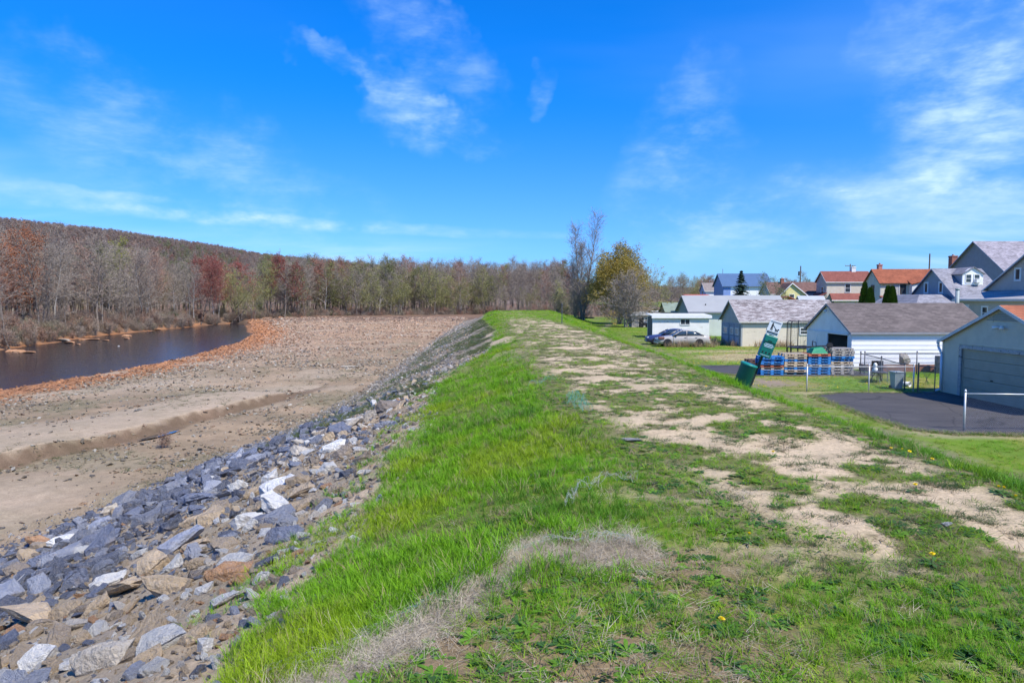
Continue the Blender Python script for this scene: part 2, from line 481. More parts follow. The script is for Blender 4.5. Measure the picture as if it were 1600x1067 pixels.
def height(x, y):
    x = np.asarray(x, float); y = np.asarray(y, float)
    wob = .35*(fbm(y*.25, x*0, 5, 3)-.5)
    L, Rr, T = rimL(y)+wob, rimR(y)+wob, toeX(y)
    tl = (L-x)/(L-T); tr = (x-Rr)/slopeW(y)
    zl, zr = -4.0*ramp01(tl), -2.5*ramp01(tr)
    k = sstep(y, 92, 200)
    z = (zl+zr)*(1-k) + np.where(x < 0, -3.2, -2.5)*k
    wl = sstep(tl, .92, 1.1)
    # bar
    bar = -.62*(1-sstep(x, nearB(y), nearB(y)+14)) + .22*(fbm(x*.16, y*.16, 3, 4)-.5) + .10*(fbm(x*.9, y*.9, 8, 3)-.5)
    p0, p1 = np.array((-19.5, 13.0)), np.array((-12.0, 41.0))
    d = p1-p0; ln = np.hypot(*d); d = d/ln
    a = ((x-p0[0])*d[0]+(y-p0[1])*d[1])/ln
    s = -(x-p0[0])*d[1]+(y-p0[1])*d[0] + (1.5*(fbm(x*.22, y*.22, 12, 3)-.5)+.5*(fbm(x*1.1, y*1.1, 13, 3)-.5)) - 2.0*np.clip(a-.55, 0, 1)
    f = sstep(a, -.4, .0)*(1-sstep(a, .85, 1.05))
    bar = bar + f*(.34*sstep(s, 0, .30)*(1-sstep(s, 2.2, 8)) - .09*np.exp(-((s+.5)/.7)**2))
    z = z + bar*wl
    e, din = bank_e(x, y)
    zr_ = -4.72 - .6*sstep(din, 0, 4)
    z = np.where((din > 0) & (wl > .5), np.minimum(z, zr_), z)
    fz = -4.78 + 1.5*sstep(e, 0, 3.5) + 1.0*sstep(e, 6, 70) + .5*(fbm(x*.2, y*.2, 21, 3)-.5)*sstep(e, 0, 4)
    z = np.where((e > 0) & (x < toeX(np.minimum(y, 160))+30*k), fz*wl+z*(1-wl), z)
    # crest and slope humps
    near = (1-wl)*(1-sstep(tr, .8, 1.0))
    z = z + near*(.10*(fbm(x*.8, y*.8, 2, 4)-.5) + .03*(fbm(x*5, y*5, 4, 3)-.5))
    ll = near*sstep(tl, .05, .2)
    z = z + ll*.12*(fbm(x*1.3, y*1.3, 9, 3)-.5)
    # town rises a little towards the street
    z = z + 1.0*sstep(x, 34, 52)*sstep(tr, 1, 2)
    far = sstep(tr, 1.0, 1.6)*(1-sstep(x, 10, 13))
    return z + far*.05*(fbm(x*.7, y*.7, 6, 3)-.5)

def H1(x, y): return float(height(np.array([x]), np.array([y]))[0])
def slope_n(x, y, e=.15):
    zx = (height(x+e, y)-height(x-e, y))/(2*e); zy = (height(x, y+e)-height(x, y-e))/(2*e)
    return -zx, -zy

def sand_mask(x, y):
    p0, p1 = np.array((-19.5, 13.0)), np.array((-12.0, 41.0)); d = p1-p0; ln = np.hypot(*d); d = d/ln
    a = ((x-p0[0])*d[0]+(y-p0[1])*d[1])/ln
    s = -(x-p0[0])*d[1]+(y-p0[1])*d[0] + (1.5*(fbm(x*.22, y*.22, 12, 3)-.5)+.5*(fbm(x*1.1, y*1.1, 13, 3)-.5)) - 2.0*np.clip(a-.55, 0, 1)
    f = sstep(a, -.5, -.1)*(1-sstep(a, .95, 1.2))
    flat = np.exp(-(((x+14.6)/2.6)**2+((y-17.5)/4.5)**2))+.8*np.exp(-(((x+24)/4)**2+((y-46)/5)**2))+.6*sstep(fbm(x*.14, y*.14, 14, 2), .66, .76)*(x < toeX(y)-1)
    return np.clip(f*sstep(s, .25, .5)*(1-sstep(s, 2.4, 5.5))+np.clip(flat*1.2, 0, .9), 0, 1), f*sstep(s, -.6, -.15)*(1-sstep(s, .24, .42))

def bare_mask(x, y):
    """bare dirt on the crest path"""
    ins = sstep(x, pathL(y)-.35, pathL(y)+.35)*(1-sstep(x, pathR(y)-.2, pathR(y)+.45))*(1-sstep(y, 48, 66))
    n = .45*fbm(x*1.0+3, y*.8, 41, 3)+.55*fbm(x*2.6, y*2.3, 42, 4, .6)
    out = .5*sstep(x, pathL(y)-1.6, pathL(y))*(1-sstep(x, pathR(y), pathR(y)+.6))
    b = ins*sstep(n+.06*(fbm(x*7, y*7, 43, 3)-.5)-.05*sstep(y, 6, 15), .432, .50)
    spots = out*sstep(fbm(x*1.4, y*1.4, 44, 4), .60, .66)
    slope_spots = sstep(fbm(x*.55, y*.28, 47, 3), .58, .64)*sstep(y, 20, 26)*(1-sstep(y, 60, 75))*(x < rimL(y)+.6)*(x > grassB(y)-.5)
    return np.clip(np.maximum(np.maximum(b, spots), slope_spots), 0, 1)
def dry_mask(x, y):
    """worn, brown turf of the crest in front of the camera"""
    a = (1-sstep(y-strawY(np.clip(x, -1.7, 2.4)), -.15, .1))*sstep(x, -1.35, -1.0)*(1-sstep(x, 1.1, 2.0))
    return a*(.62+.38*sstep(fbm(x*1.7, y*1.7, 51, 4), .35, .55))
def straw_mask(x, y):
    d = y-strawY(np.clip(x, -1.7, 2.4))
    w = .17+.17*vnoise(x*2.1, y*.3, 61)
    return np.exp(-((d+.06)/w)**2)*sstep(x, -1.55, -1.15)*(1-sstep(x, .75, 1.05))

def mixc(c, col, w):
    return c*(1-w[..., None]) + np.array(col)*w[..., None]

DIRT = (.53, .41, .265)
def ground_colour(x, y):
    tl = (rimL(y)-x)/(rimL(y)-toeX(y)); tr = (x-rimR(y))/slopeW(y)
    n1, n2 = fbm(x*.35, y*.35, 71, 4), fbm(x*2.2, y*2.2, 72, 4)
    c = np.zeros(x.shape+(3,)) + np.array((.255, .19, .12))        # gravel bar
    c = mixc(c, (.335, .245, .155), sstep(n1, .45, .65))
    c = mixc(c, (.20, .18, .105), .5*sstep(fbm(x*.3, y*.3, 73, 4), .55, .68))
    db = x-nearB(y)
    c = mixc(c, (.42, .29, .19), .8*(1-sstep(db, 9, 26))*sstep(y, 48, 75))
    yl = 192+(x+74)*.5
    c = mixc(c, (.38, .25, .15), .75*sstep(y, 75, 110))
    c = mixc(c, (.37, .165, .07), .9*(1-sstep(np.minimum(db, yl-y-4)+9*(n2-.5), .5, 6.5)))
    sm, sd = sand_mask(x, y)
    c = mixc(c, (.37, .29, .20), sm*.95); c = mixc(c, (.135, .092, .06), sd*.92)
    # levee's river face under the stones
    w = 1-sstep(tl, .93, 1.06)
    c = mixc(c, (.30, .245, .175), w)
    c = mixc(c, (.20, .175, .12), w*sstep(y, 22, 32)*sstep(n2, .4, .6))
    c = mixc(c, (.40, .31, .21), w*(1-sstep(x, grassB(y)-1.0, grassB(y)-.3))*0 + w*sstep(x, grassB(y)-.9, grassB(y)-.2)*(1-sstep(y, 20, 30)))
    # grass of slope and crest
    g = sstep(x + .5*(fbm(x*1.5, y*1.5, 75, 3)-.5), grassB(y)-.05, grassB(y)+.3)*(1-sstep(tr, 1.3, 2.0)*0)
    lush = np.array((.14, .21, .015))
    c = mixc(c, lush, g)
    c = mixc(c, (.16, .15, .06), g*.6*sstep(fbm(x*.9, y*.9, 76, 4), .5, .64))
    crest = g*sstep(x, pathL(y)-1.2, pathL(y)-.2)*(1-sstep(x, pathR(y)+.3, pathR(y)+.9))*(1-sstep(y, 45, 70))
    c = mixc(c, (.17, .145, .075), crest*.75)
    c = mixc(c, (.235, .165, .095), dry_mask(x, y)*.95)
    c = mixc(c, (.42, .35, .24), straw_mask(x, y)*.9)
    c = mixc(c, DIRT, bare_mask(x, y)*(.82+.18*n2))
    # foot of the town side: worn track
    tk = np.exp(-((tr-1.35-.25*(fbm(x*.1, y*.1, 78, 2)-.5))/.16)**2)*(1-sstep(y, 70, 90))
    c = mixc(c, (.24, .195, .14), tk*.8*sstep(n2, .3, .6))
    # town lawn
    t = sstep(tr, 1.4, 1.9)
    lawn = mixc(np.zeros(x.shape+(3,))+np.array((.13, .22, .022)), (.24, .23, .055), sstep(fbm(x*.3, y*.3, 79, 4), .46, .64))
    c = c*(1-t[..., None])+lawn*t[..., None]
    dryp = t*sstep(fbm(x*.22+1, y*.5, 80, 3), .22, .46)*sstep(y, 43.5, 47)*(1-sstep(y, 53, 57))*sstep(x, 11, 14)
    c = mixc(c, (.42, .34, .19), dryp*.85)
    dirtp = np.exp(-(((x-12.6)/1.6)**2+((y-33.6)/1.9)**2))
    c = mixc(c, (.27, .21, .15), np.clip(dirtp*1.3*sstep(n2, .25, .5), 0, 1))
    dx_, dy_ = np.maximum(np.maximum(12.7-x, x-19.2), 0), np.maximum(np.maximum(20.4-y, y-29.9), 0)
    c = mixc(c, (.34, .28, .17), .75*(1-sstep(np.hypot(dx_, dy_)+.5*(n2-.5), .1, .7)))
    trk = np.exp(-((x-(8.2+.05*(y-50)+.0012*(y-50)**2))/.5)**2)*sstep(y, 55, 62)*(1-sstep(y, 105, 120))
    c = mixc(c, (.36, .29, .20), trk*.85)
    # woods
    e, din = bank_e(x, y)
    fw = sstep(e, -.5, 2.0)*(tl > .9)
    fw = np.maximum(fw, sstep(y, 150, 172)*(x < 60))
    fl = mixc(np.zeros(x.shape+(3,))+np.array((.15, .10, .068)), (.22, .135, .085), sstep(n1, .4, .6))
    c = c*(1-fw[..., None])+fl*fw[..., None]
    c = mixc(c, (.34, .155, .065), .85*sstep(e, -1.2, -.2)*(1-sstep(e, .15, .7))*(tl > .9))
    c = mixc(c, (.06, .045, .035), sstep(din, .3, 1.5)*(tl > .9))
    return np.clip(c, 0, 1)

def axis_lines(lo, hi, fine_lo, fine_hi, s0, g):
    v = list(np.arange(fine_lo, fine_hi, s0)) + [fine_hi]
    s = s0; p = fine_hi
    while p < hi: s = s0+g*(p-fine_hi); p += s; v.append(p)
    p = fine_lo; q = []
    while p > lo: s = s0+g*(fine_lo-p); p -= s; q.append(p)
    return np.array(q[::-1]+v)

def make_ground():
    xs = np.concatenate([[-2500, -1500, -900, -550], axis_lines(-330, 330, -3.2, 5.4, .055, .0175), [550, 900, 1500, 2500]])
    ys = np.concatenate([[-400, -150, -60], axis_lines(-25, 420, 1.4, 8.0, .05, .0125), [600, 900, 1400, 2200, 3500]])
    X, Y = np.meshgrid(xs, ys)
    Z = height(X, Y)
    C = ground_colour(X, Y)
    nx, ny = len(xs), len(ys)
    co = np.stack([X, Y, Z], -1).reshape(-1, 3).astype(np.float32)
    i = np.arange(nx*ny).reshape(ny, nx)
    q = np.stack([i[:-1, :-1], i[:-1, 1:], i[1:, 1:], i[1:, :-1]], -1).reshape(-1, 4)
    me = bpy.data.meshes.new("ground")
    me.vertices.add(len(co)); me.vertices.foreach_set("co", co.ravel())
    me.loops.add(q.size); me.loops.foreach_set("vertex_index", q.ravel().astype(np.int32))
    me.polygons.add(len(q)); me.polygons.foreach_set("loop_start", np.arange(0, q.size, 4, dtype=np.int32))
    me.polygons.foreach_set("use_smooth", np.ones(len(q), bool))
    a = me.attributes.new("Col", 'FLOAT_COLOR', 'POINT')
    c4 = np.ones((len(co), 4), np.float32); c4[:, :3] = C.reshape(-1, 3); a.data.foreach_set("color", c4.ravel())
    me.update(calc_edges=True); me.validate()
    m, nt, b = _nt("ground_soil_and_turf")
    at = nt.nodes.new("ShaderNodeAttribute"); at.attribute_name = "Col"
    v = _map(nt)
    n1, n2, n3 = _noise(nt, v, 26, 6, .7), _noise(nt, v, 3.2, 6, .65), _noise(nt, v, .5, 5, .6)
    c = _mul(nt, at.outputs["Color"], _ramp(nt, n1, [(.25, (.66, .66, .66)), (.75, (1.32, 1.32, 1.32))]))
    c = _mul(nt, c, _ramp(nt, n2, [(.25, (.78, .77, .75)), (.75, (1.2, 1.2, 1.2))]))
    c = _mul(nt, c, _ramp(nt, n3, [(.3, (.86, .88, .86)), (.7, (1.12, 1.1, 1.12))]))
    nt.links.new(c, b.inputs["Base Color"]); b.inputs["Roughness"].default_value = .95; b.inputs["Specular IOR Level"].default_value = .15
    _bump(nt, _mul(nt, n1, n2), .7, .05, b)
    me.materials.append(m)
    return tag(link_mesh("ground", me), kind="structure")
make_ground()

def make_river():
    m, nt, b = _nt("river_water")
    v = _map(nt, (1.0, .45, 1))
    b.inputs["Base Color"].default_value = (.020, .017, .022, 1)
    b.inputs["Roughness"].default_value = .12; b.inputs["IOR"].default_value = 1.33
    h = _mul(nt, _noise(nt, v, 1.1, 4, .6), _noise(nt, v, 5.0, 3, .5))
    _bump(nt, h, .5, .14, b)
    mb = MB()
    n = 40
    ys = np.linspace(-60, 240, n)
    for a, c in zip(ys[:-1], ys[1:]): mb.poly([(-96, a, WATER_Z), (-14, a, WATER_Z), (-14, c, WATER_Z), (-96, c, WATER_Z)])
    tag(mb.build("river", m), kind="structure")
make_river()

# a puddle in the cut beside the sand ridge
def gp(px, py, z):
    """where the sight line through a photo pixel meets the level z"""
    u, w = (px-800)/FPX, (py-533.5)/FPX
    cp, sp = math.cos(PITCH), math.sin(PITCH)
    d = (u, cp-w*sp, -sp-w*cp)
    t = (z-CAMZ)/d[2]
    return d[0]*t, d[1]*t
def gpz(px, py, it=6):
    """the same on the ground itself"""
    z = 0.0
    u, w = (px-800)/FPX, (py-533.5)/FPX
    cp, sp = math.cos(PITCH), math.sin(PITCH)
    d = np.array((u, cp-w*sp, -sp-w*cp))
    ts = np.geomspace(1.5, 400, 3000)
    P = d[None]*ts[:, None]+np.array((0, 0, CAMZ))
    g = height(P[:, 0], P[:, 1])
    k = int(np.argmax(P[:, 2] < g))
    return float(P[k, 0]), float(P[k, 1]), float(g[k])

def make_hill():
    px = np.array([-900, -400, 0, 200, 400, 600, 750, 900, 1100, 1400])
    dist = np.array([330, 390, 450, 510, 610, 760, 950, 1150, 1400, 1600.])
    py = np.array([334, 341, 358, 377, 408, 427, 439, 450, 458, 462])
    u = np.linspace(0, 9, 110)
    PX, D, PY = np.interp(u, range(10), px), np.interp(u, range(10), dist), np.interp(u, range(10), py)
    rx = (PX-800)/FPX*D; rz = CAMZ+(468-PY)/FPX*D
    v = np.linspace(-1, .6, 46)
    vs, fs = [], []
    for j, t in enumerate(v):
        k = 1-t*t*(.2+.8*abs(t)) if t < 0 else 1-.5*t
        f = np.clip(1-abs(t), 0, 1); f = f*f*(3-2*f) if t < 0 else 1-.35*(t/.6)**2
        yy = D + t*D*.42
        xx = rx + t*D*.10 - (t*D*.25)*np.clip((800-PX)/1062, -1, 1.2)
        zz = -6+(rz+6)*f + 5*(fbm(xx*.012, yy*.012, 91, 4)-.5)*(1 if t < .05 else .4)
        vs += list(zip(xx, yy, zz))
    n = len(u)
    for j in range(len(v)-1):
        for i in range(n-1): fs.append((j*n+i, j*n+i+1, (j+1)*n+i+1, (j+1)*n+i))
    m = mat("hill_floor", (.17, .115, .085), .95, .3, .02, coord="Object")
    o = link_mesh("hill", mesh_from("hill", vs, fs, m, True))
    tag(o, kind="structure")
    return np.array(vs), n, len(v)
HILLV, HN, HM = make_hill()

# ------------------------------------------------------------------ stones
def hull_mesh(name, seed, dims, npts, m, flat=.0, rough=0):
    rng = np.random.default_rng(seed)
    p = rng.normal(size=(npts, 3)); p /= np.linalg.norm(p, axis=1)[:, None]
    p = np.sign(p)*np.abs(p)**.62
    p *= np.array(dims)*rng.uniform(.82, 1.0, (npts, 1))
    if flat: p[:, 2] = np.clip(p[:, 2], -dims[2]*flat, dims[2]*flat)
    p[:, 0] += p[:, 2]*rng.uniform(-.35, .35)
    bm = bmesh.new()
    for q in p: bm.verts.new(q)
    bmesh.ops.convex_hull(bm, input=list(bm.verts))
    for v in [v for v in bm.verts if not v.link_faces]: bm.verts.remove(v)
    bmesh.ops.dissolve_limit(bm, angle_limit=.10, verts=list(bm.verts), edges=list(bm.edges))
    bmesh.ops.triangulate(bm, faces=list(bm.faces))
    if rough:                                             # chipped, broken faces
        bmesh.ops.subdivide_edges(bm, edges=list(bm.edges), cuts=1, use_grid_fill=True)
        bmesh.ops.triangulate(bm, faces=list(bm.faces)); bm.normal_update()
        for v in bm.verts: v.co += v.normal*float(rng.normal(0, rough)) + Vector(rng.normal(0, rough*.8, 3))
    bmesh.ops.recalc_face_normals(bm, faces=list(bm.faces))
    me = bpy.data.meshes.new(name); bm.to_mesh(me); bm.free()
    me.materials.append(m)
    return me
ROCK_O, ROCK_I = mat_rock("quarried_stone", 'object'), mat_rock("loose_stone", 'instancer')
_dims = [(.5, .38, .26), (.5, .32, .16), (.5, .42, .34), (.5, .30, .22), (.5, .44, .14), (.5, .36, .30), (.5, .26, .20), (.5, .40, .20)]
STONES_O = [hull_mesh("stone", 100+i, d, 22, ROCK_O, .8 if i in (1, 4, 7) else 0, .017) for i, d in enumerate(_dims)]
STONES_I = [hull_mesh("stone_fill", 140+i, d, 15, ROCK_I) for i, d in enumerate(_dims)]
PEBBLES = [hull_mesh("pebble", 180+i, d, 9, ROCK_I) for i, d in enumerate(_dims[:4])]

def stone_colours(rng, x, y, t):
    n = len(x)
    k = fbm(x*.35+9, y*.35, 95, 3)
    blue = np.clip(.25+.95*sstep(t, .22, .42) - .62*sstep(-y, -10, -5), .2, .95)*(1-sstep(y, 21, 31)*.75)
    blue = np.clip(blue+(k-.5)*.6, .12, .96)
    u = rng.random(n)
    v = rng.uniform(.55, 1.25, (n, 1))
    c = np.where(rng.random((n, 1)) < .35, np.array((.33, .35, .41)), np.array((.155, .175, .235)))*v
    other = rng.random(n)
    pal = np.array([(.62, .47, .30), (.45, .35, .24), (.80, .78, .73), (.30, .24, .18), (.54, .30, .15), (.62, .55, .45)])
    pk = np.digitize(other, [.27, .45, .70, .79, .87])
    oc = pal[pk]*rng.uniform(.75, 1.15, (n, 1))
    c = np.where((u < blue)[:, None], c, oc)
    g = np.where(rng.random((n, 1)) < .5, np.array((.42, .35, .265)), np.array((.34, .32, .295)))*rng.uniform(.6, 1.3, (n, 1))
    far = (rng.random(n) < .8*sstep(y, 20, 30))[:, None]
    return np.where(far, g, c)

def place_tilt(rng, x, y, amt):
    nx, ny = slope_n(x, y)
    rx = -ny*(-1) + rng.normal(0, amt, len(x)); ry = nx + rng.normal(0, amt, len(x))
    return rx, ry

def make_riprap():
    rng = np.random.default_rng(7)
    bank = thing("riprap_bank", None, None, kind="structure")
    # big stones by dart throwing on the slope
    pts = []
    def throw(n, rlo, rhi, ylo, yhi, tlo, thi, keep):
        got = 0; tries = 0
        while got < n and tries < n*30:
            tries += 1
            y = ylo+(yhi-ylo)*rng.random()**1.15
            t = rng.uniform(tlo, thi)
            x = (grassB(y)-.35)*(1-t)+toeX(y)*t
            if x/ max(y, .1) < -.98: continue
            r = rlo+(rhi-rlo)*rng.random()**1.6
            if keep(x, y, t) < rng.random(): continue
            ok = True
            for (a, b, q, _) in pts:
                if (a-x)**2+(b-y)**2 < (.62*(q+r))**2: ok = False; break
            if ok: pts.append((x, y, r, t)); got += 1
    band = lambda x, y, t: .35+.65*float(sstep(np.array(t), .3, .55))
    throw(110, .20, .38, 4.0, 22, .08, 1.0, band)
    throw(520, .13, .23, 3.6, 25, .03, 1.04, band)
    throw(900, .07, .14, 3.4, 27, .0, 1.06, lambda x, y, t: .9)
    P = np.array(pts)
    cols = stone_colours(rng, P[:, 0], P[:, 1], P[:, 3])
    app = P[:, 2]/np.hypot(P[:, 0], P[:, 1])
    order = np.argsort(-app)
    sel, rest = order[:300], order[300:]
    z = height(P[:, 0], P[:, 1])
    rx, ry = place_tilt(rng, P[:, 0], P[:, 1], .22)
    rz = rng.uniform(-.5, .9, len(P)) + (rng.random(len(P)) < .25)*rng.uniform(0, 3, len(P))
    hs = rng.uniform(.75, 1.15, len(P))
    for k in sel:
        i = int(rng.integers(len(STONES_O)))
        r = P[k, 2]*2.05
        o = link_mesh("stone", STONES_O[i], bank, (P[k, 0], P[k, 1], z[k]+r*.10), (rx[k], ry[k], rz[k]), (r, r*rng.uniform(.8, 1.1), r*hs[k]))
        o.color = (*cols[k], 1)
    def fill(n, ylo, yhi, tlo, thi, slo, shi, p=1.0, protos=STONES_I, yexp=1.0, extra=None):
        y = ylo+(yhi-ylo)*rng.random(n)**yexp
        t = rng.uniform(tlo, thi, n)
        x = (grassB(y)-.2)*(1-t)+toeX(y)*t
        k = (x/np.maximum(y, .1) > -1.0)
        if p < 1: k &= fbm(x*.8, y*.8, 97, 3) < p
        x, y, t = x[k], y[k], t[k]
        s = slo+(shi-slo)*rng.random(len(x))**2.2
        return x, y, t, s
    parts = [ (P[rest, 0], P[rest, 1], P[rest, 3], P[rest, 2]*2.05),
              fill(11000, 3.0, 28, -.04, 1.07, .05, .19, yexp=1.25),
              fill(11000, 22, 75, .16, 1.05, .05, .22, yexp=1.4),
              fill(1500, 70, 150, .2, 1.05, .12, .3)]
    x, y, t, s = [np.concatenate([q[i] for q in parts]) for i in range(4)]
    n = len(x)
    rx, ry = place_tilt(rng, x, y, .3)
    o = scatter("stone_fill", np.stack([x, y, height(x, y)+s*.08], 1), np.stack([rx, ry, rng.uniform(0, 6.28, n)], 1),
                np.stack([s, s*rng.uniform(.7, 1.1, n), s*rng.uniform(.6, 1.1, n)], 1), stone_colours(rng, x, y, t), rng.integers(0, len(STONES_I), n), STONES_I, bank)
    # gravel and pebbles
    y = 2.8+(26-2.8)*rng.random(34000)**1.35; t = rng.uniform(-.05, 1.15, 34000)
    x = (grassB(y)-.15)*(1-t)+toeX(y)*t
    k = x/y > -1.0; x, y, t = x[k], y[k], t[k]
    n = len(x); s = .02+.075*rng.random(n)**2.2
    scatter("pebble_fill", np.stack([x, y, height(x, y)+s*.1], 1), rng.uniform(0, 6.28, (n, 3)), np.stack([s, s*.85, s*.7], 1),
            stone_colours(rng, x, y, t*0+.1)*1.05, rng.integers(0, 4, n), PEBBLES, bank)
make_riprap()

def make_bar_gravel():
    rng = np.random.default_rng(17)
    n = 110000
    y = 11+(185-11)*rng.random(n)**1.8
    x = nearB(y)-.5+(toeX(y)+.8-nearB(y)+.5)*rng.random(n)
    k = (x/y > -.85)
    x, y = x[k], y[k]
    sm, sd = sand_mask(x, y)
    d = .14+.86*sstep(fbm(x*.3+4, y*.3, 74, 4), .46, .62)
    db = x-nearB(y)
    d = np.maximum(d, (1-sstep(db, 5, 14)))*(1-.93*sm)*(1-.7*sd)
    e, din = bank_e(x, y)
    k = (rng.random(len(x)) < d) & (din < .6)
    x, y, db = x[k], y[k], db[k]
    n = len(x)
    s = (.05+.21*rng.random(n)**2.8)*(1+.013*np.maximum(y-15, 0))
    pal = np.array([(.36, .28, .175), (.27, .22, .15), (.46, .38, .26), (.17, .155, .13), (.42, .27, .16), (.54, .49, .39)])
    c = pal[rng.integers(0, 6, n)]*rng.uniform(.7, 1.2, (n, 1))
    pk = (rng.random(n) < .75*sstep(y, 55, 85))[:, None]
    c = np.where(pk, np.array((.46, .30, .19))*rng.uniform(.6, 1.3, (n, 1)), c)
    org = (rng.random(n) < (1-sstep(db, 1.5, 9)))[:, None]
    c = np.where(org, np.array((.44, .19, .07))*rng.uniform(.45, 1.5, (n, 1)), c)
    o = scatter("bar_gravel", np.stack([x, y, height(x, y)+s*.1], 1), np.stack([rng.normal(0, .3, n), rng.normal(0, .3, n), rng.uniform(0, 6.28, n)], 1),
                np.stack([s, s*.8, s*.6], 1), c, rng.integers(0, 4, n), PEBBLES)
    tag(o, "loose tan and rust-stained gravel strewn over the river bar", "gravel", kind="stuff")
make_bar_gravel()

# ------------------------------------------------------------------ grass, weeds, straw
def blade_mesh(name, seed, m, nblades, hlo, hhi, wid, spread, lean, curl, segs=3):
    rng = random.Random(seed)
    vs, fs = [], []
    for _ in range(nblades):
        a = rng.uniform(0, 6.283); r = spread*math.sqrt(rng.random())
        bx, by = r*math.cos(a), r*math.sin(a)
        d = rng.uniform(0, 6.283); ln = rng.uniform(.2, 1)*lean
        h = rng.uniform(hlo, hhi); w = wid*rng.uniform(.7, 1.2)
        px, py = -math.sin(d)*w/2, math.cos(d)*w/2
        tw = rng.uniform(-1, 1)
        b0 = len(vs)
        for k in range(segs):
            t = k/segs
            o = ln*t+curl*t*t
            zz = h*(t-.35*curl*t*t/(h+1e-6)*.2)
            q = (1-.55*t)
            vs.append((bx+math.cos(d)*o*h+px*q, by+math.sin(d)*o*h+py*q, zz)); vs.append((bx+math.cos(d)*o*h-px*q, by+math.sin(d)*o*h-py*q, zz))
        o = ln+curl
        vs.append((bx+math.cos(d)*o*h, by+math.sin(d)*o*h, h*(1-.18*curl)))
        for k in range(segs-1): fs.append((b0+2*k, b0+2*k+1, b0+2*k+3, b0+2*k+2))
        fs.append((b0+2*segs-2, b0+2*segs-1, b0+2*segs))
    return mesh_from(name, vs, fs, m, True)
def leafy_mesh(name, seed, m, n, ll, lw, spread, up):
    """low broad-leaved weed: leaves fanned out from a centre"""
    rng = random.Random(seed)
    vs, fs = [], []
    for i in range(n):
        a = 6.283*i/n+rng.uniform(-.4, .4); L_ = ll*rng.uniform(.55, 1.1); W = lw*rng.uniform(.7, 1.2)
        r0 = spread*rng.random()
        ca, sa = math.cos(a), math.sin(a); e = up*rng.uniform(.4, 1.3)
        def P(t, s):
            q = r0+L_*t
            return (ca*q-sa*s, sa*q+ca*s, .008+L_*e*(t-.75*t*t))
        b0 = len(vs)
        for t, ww in ((0, .15), (.3, .55), (.65, 1), (.88, .7)): vs += [P(t, W*ww/2), P(t, -W*ww/2)]
        vs.append(P(1.0, 0))
        for k in range(3): fs.append((b0+2*k, b0+2*k+1, b0+2*k+3, b0+2*k+2))
        fs.append((b0+6, b0+7, b0+8))
    return mesh_from(name, vs, fs, m, True)

GRASS_I = mat_leaf("grass_blade", 'instancer', .34)
TUFTS = [blade_mesh("grass_tuft", 300+i, GRASS_I, 15, .6, 1.0, .030, .30, .35, .35) for i in range(3)] + \
        [blade_mesh("grass_tuft", 310+i, GRASS_I, 13, .45, 1.0, .045, .42, .8, .7) for i in range(2)]
MATW = [blade_mesh("knotweed", 320+i, GRASS_I, 22, .18, .5, .07, .75, 1.4, 1.3, 2) for i in range(2)]
LEAFW = [leafy_mesh("leafy_weed", 330+i, GRASS_I, 13, .8, .24, .1, .5) for i in range(3)]

def lush_col(rng, x, y, n):
    a = np.array((.20, .41, .012)); b = np.array((.125, .30, .012)); yl = np.array((.30, .39, .015))
    k = rng.random((n, 1))
    c = a*k+b*(1-k)
    f = fbm(x*.8+5, y*.8, 83, 3)
    w = (sstep(f, .50, .66)*.65)[:, None]
    c = c*(1-w)+yl*w
    d = (sstep(fbm(x*1.1, y*1.1, 84, 3), .58, .68)*.75)[:, None]
    c = c*(1-d)+np.array((.085, .22, .016))*d
    dr = (rng.random(n) < .08)[:, None]
    return np.where(dr, np.array((.36, .30, .15)), c)*rng.uniform(.8, 1.2, (n, 1))

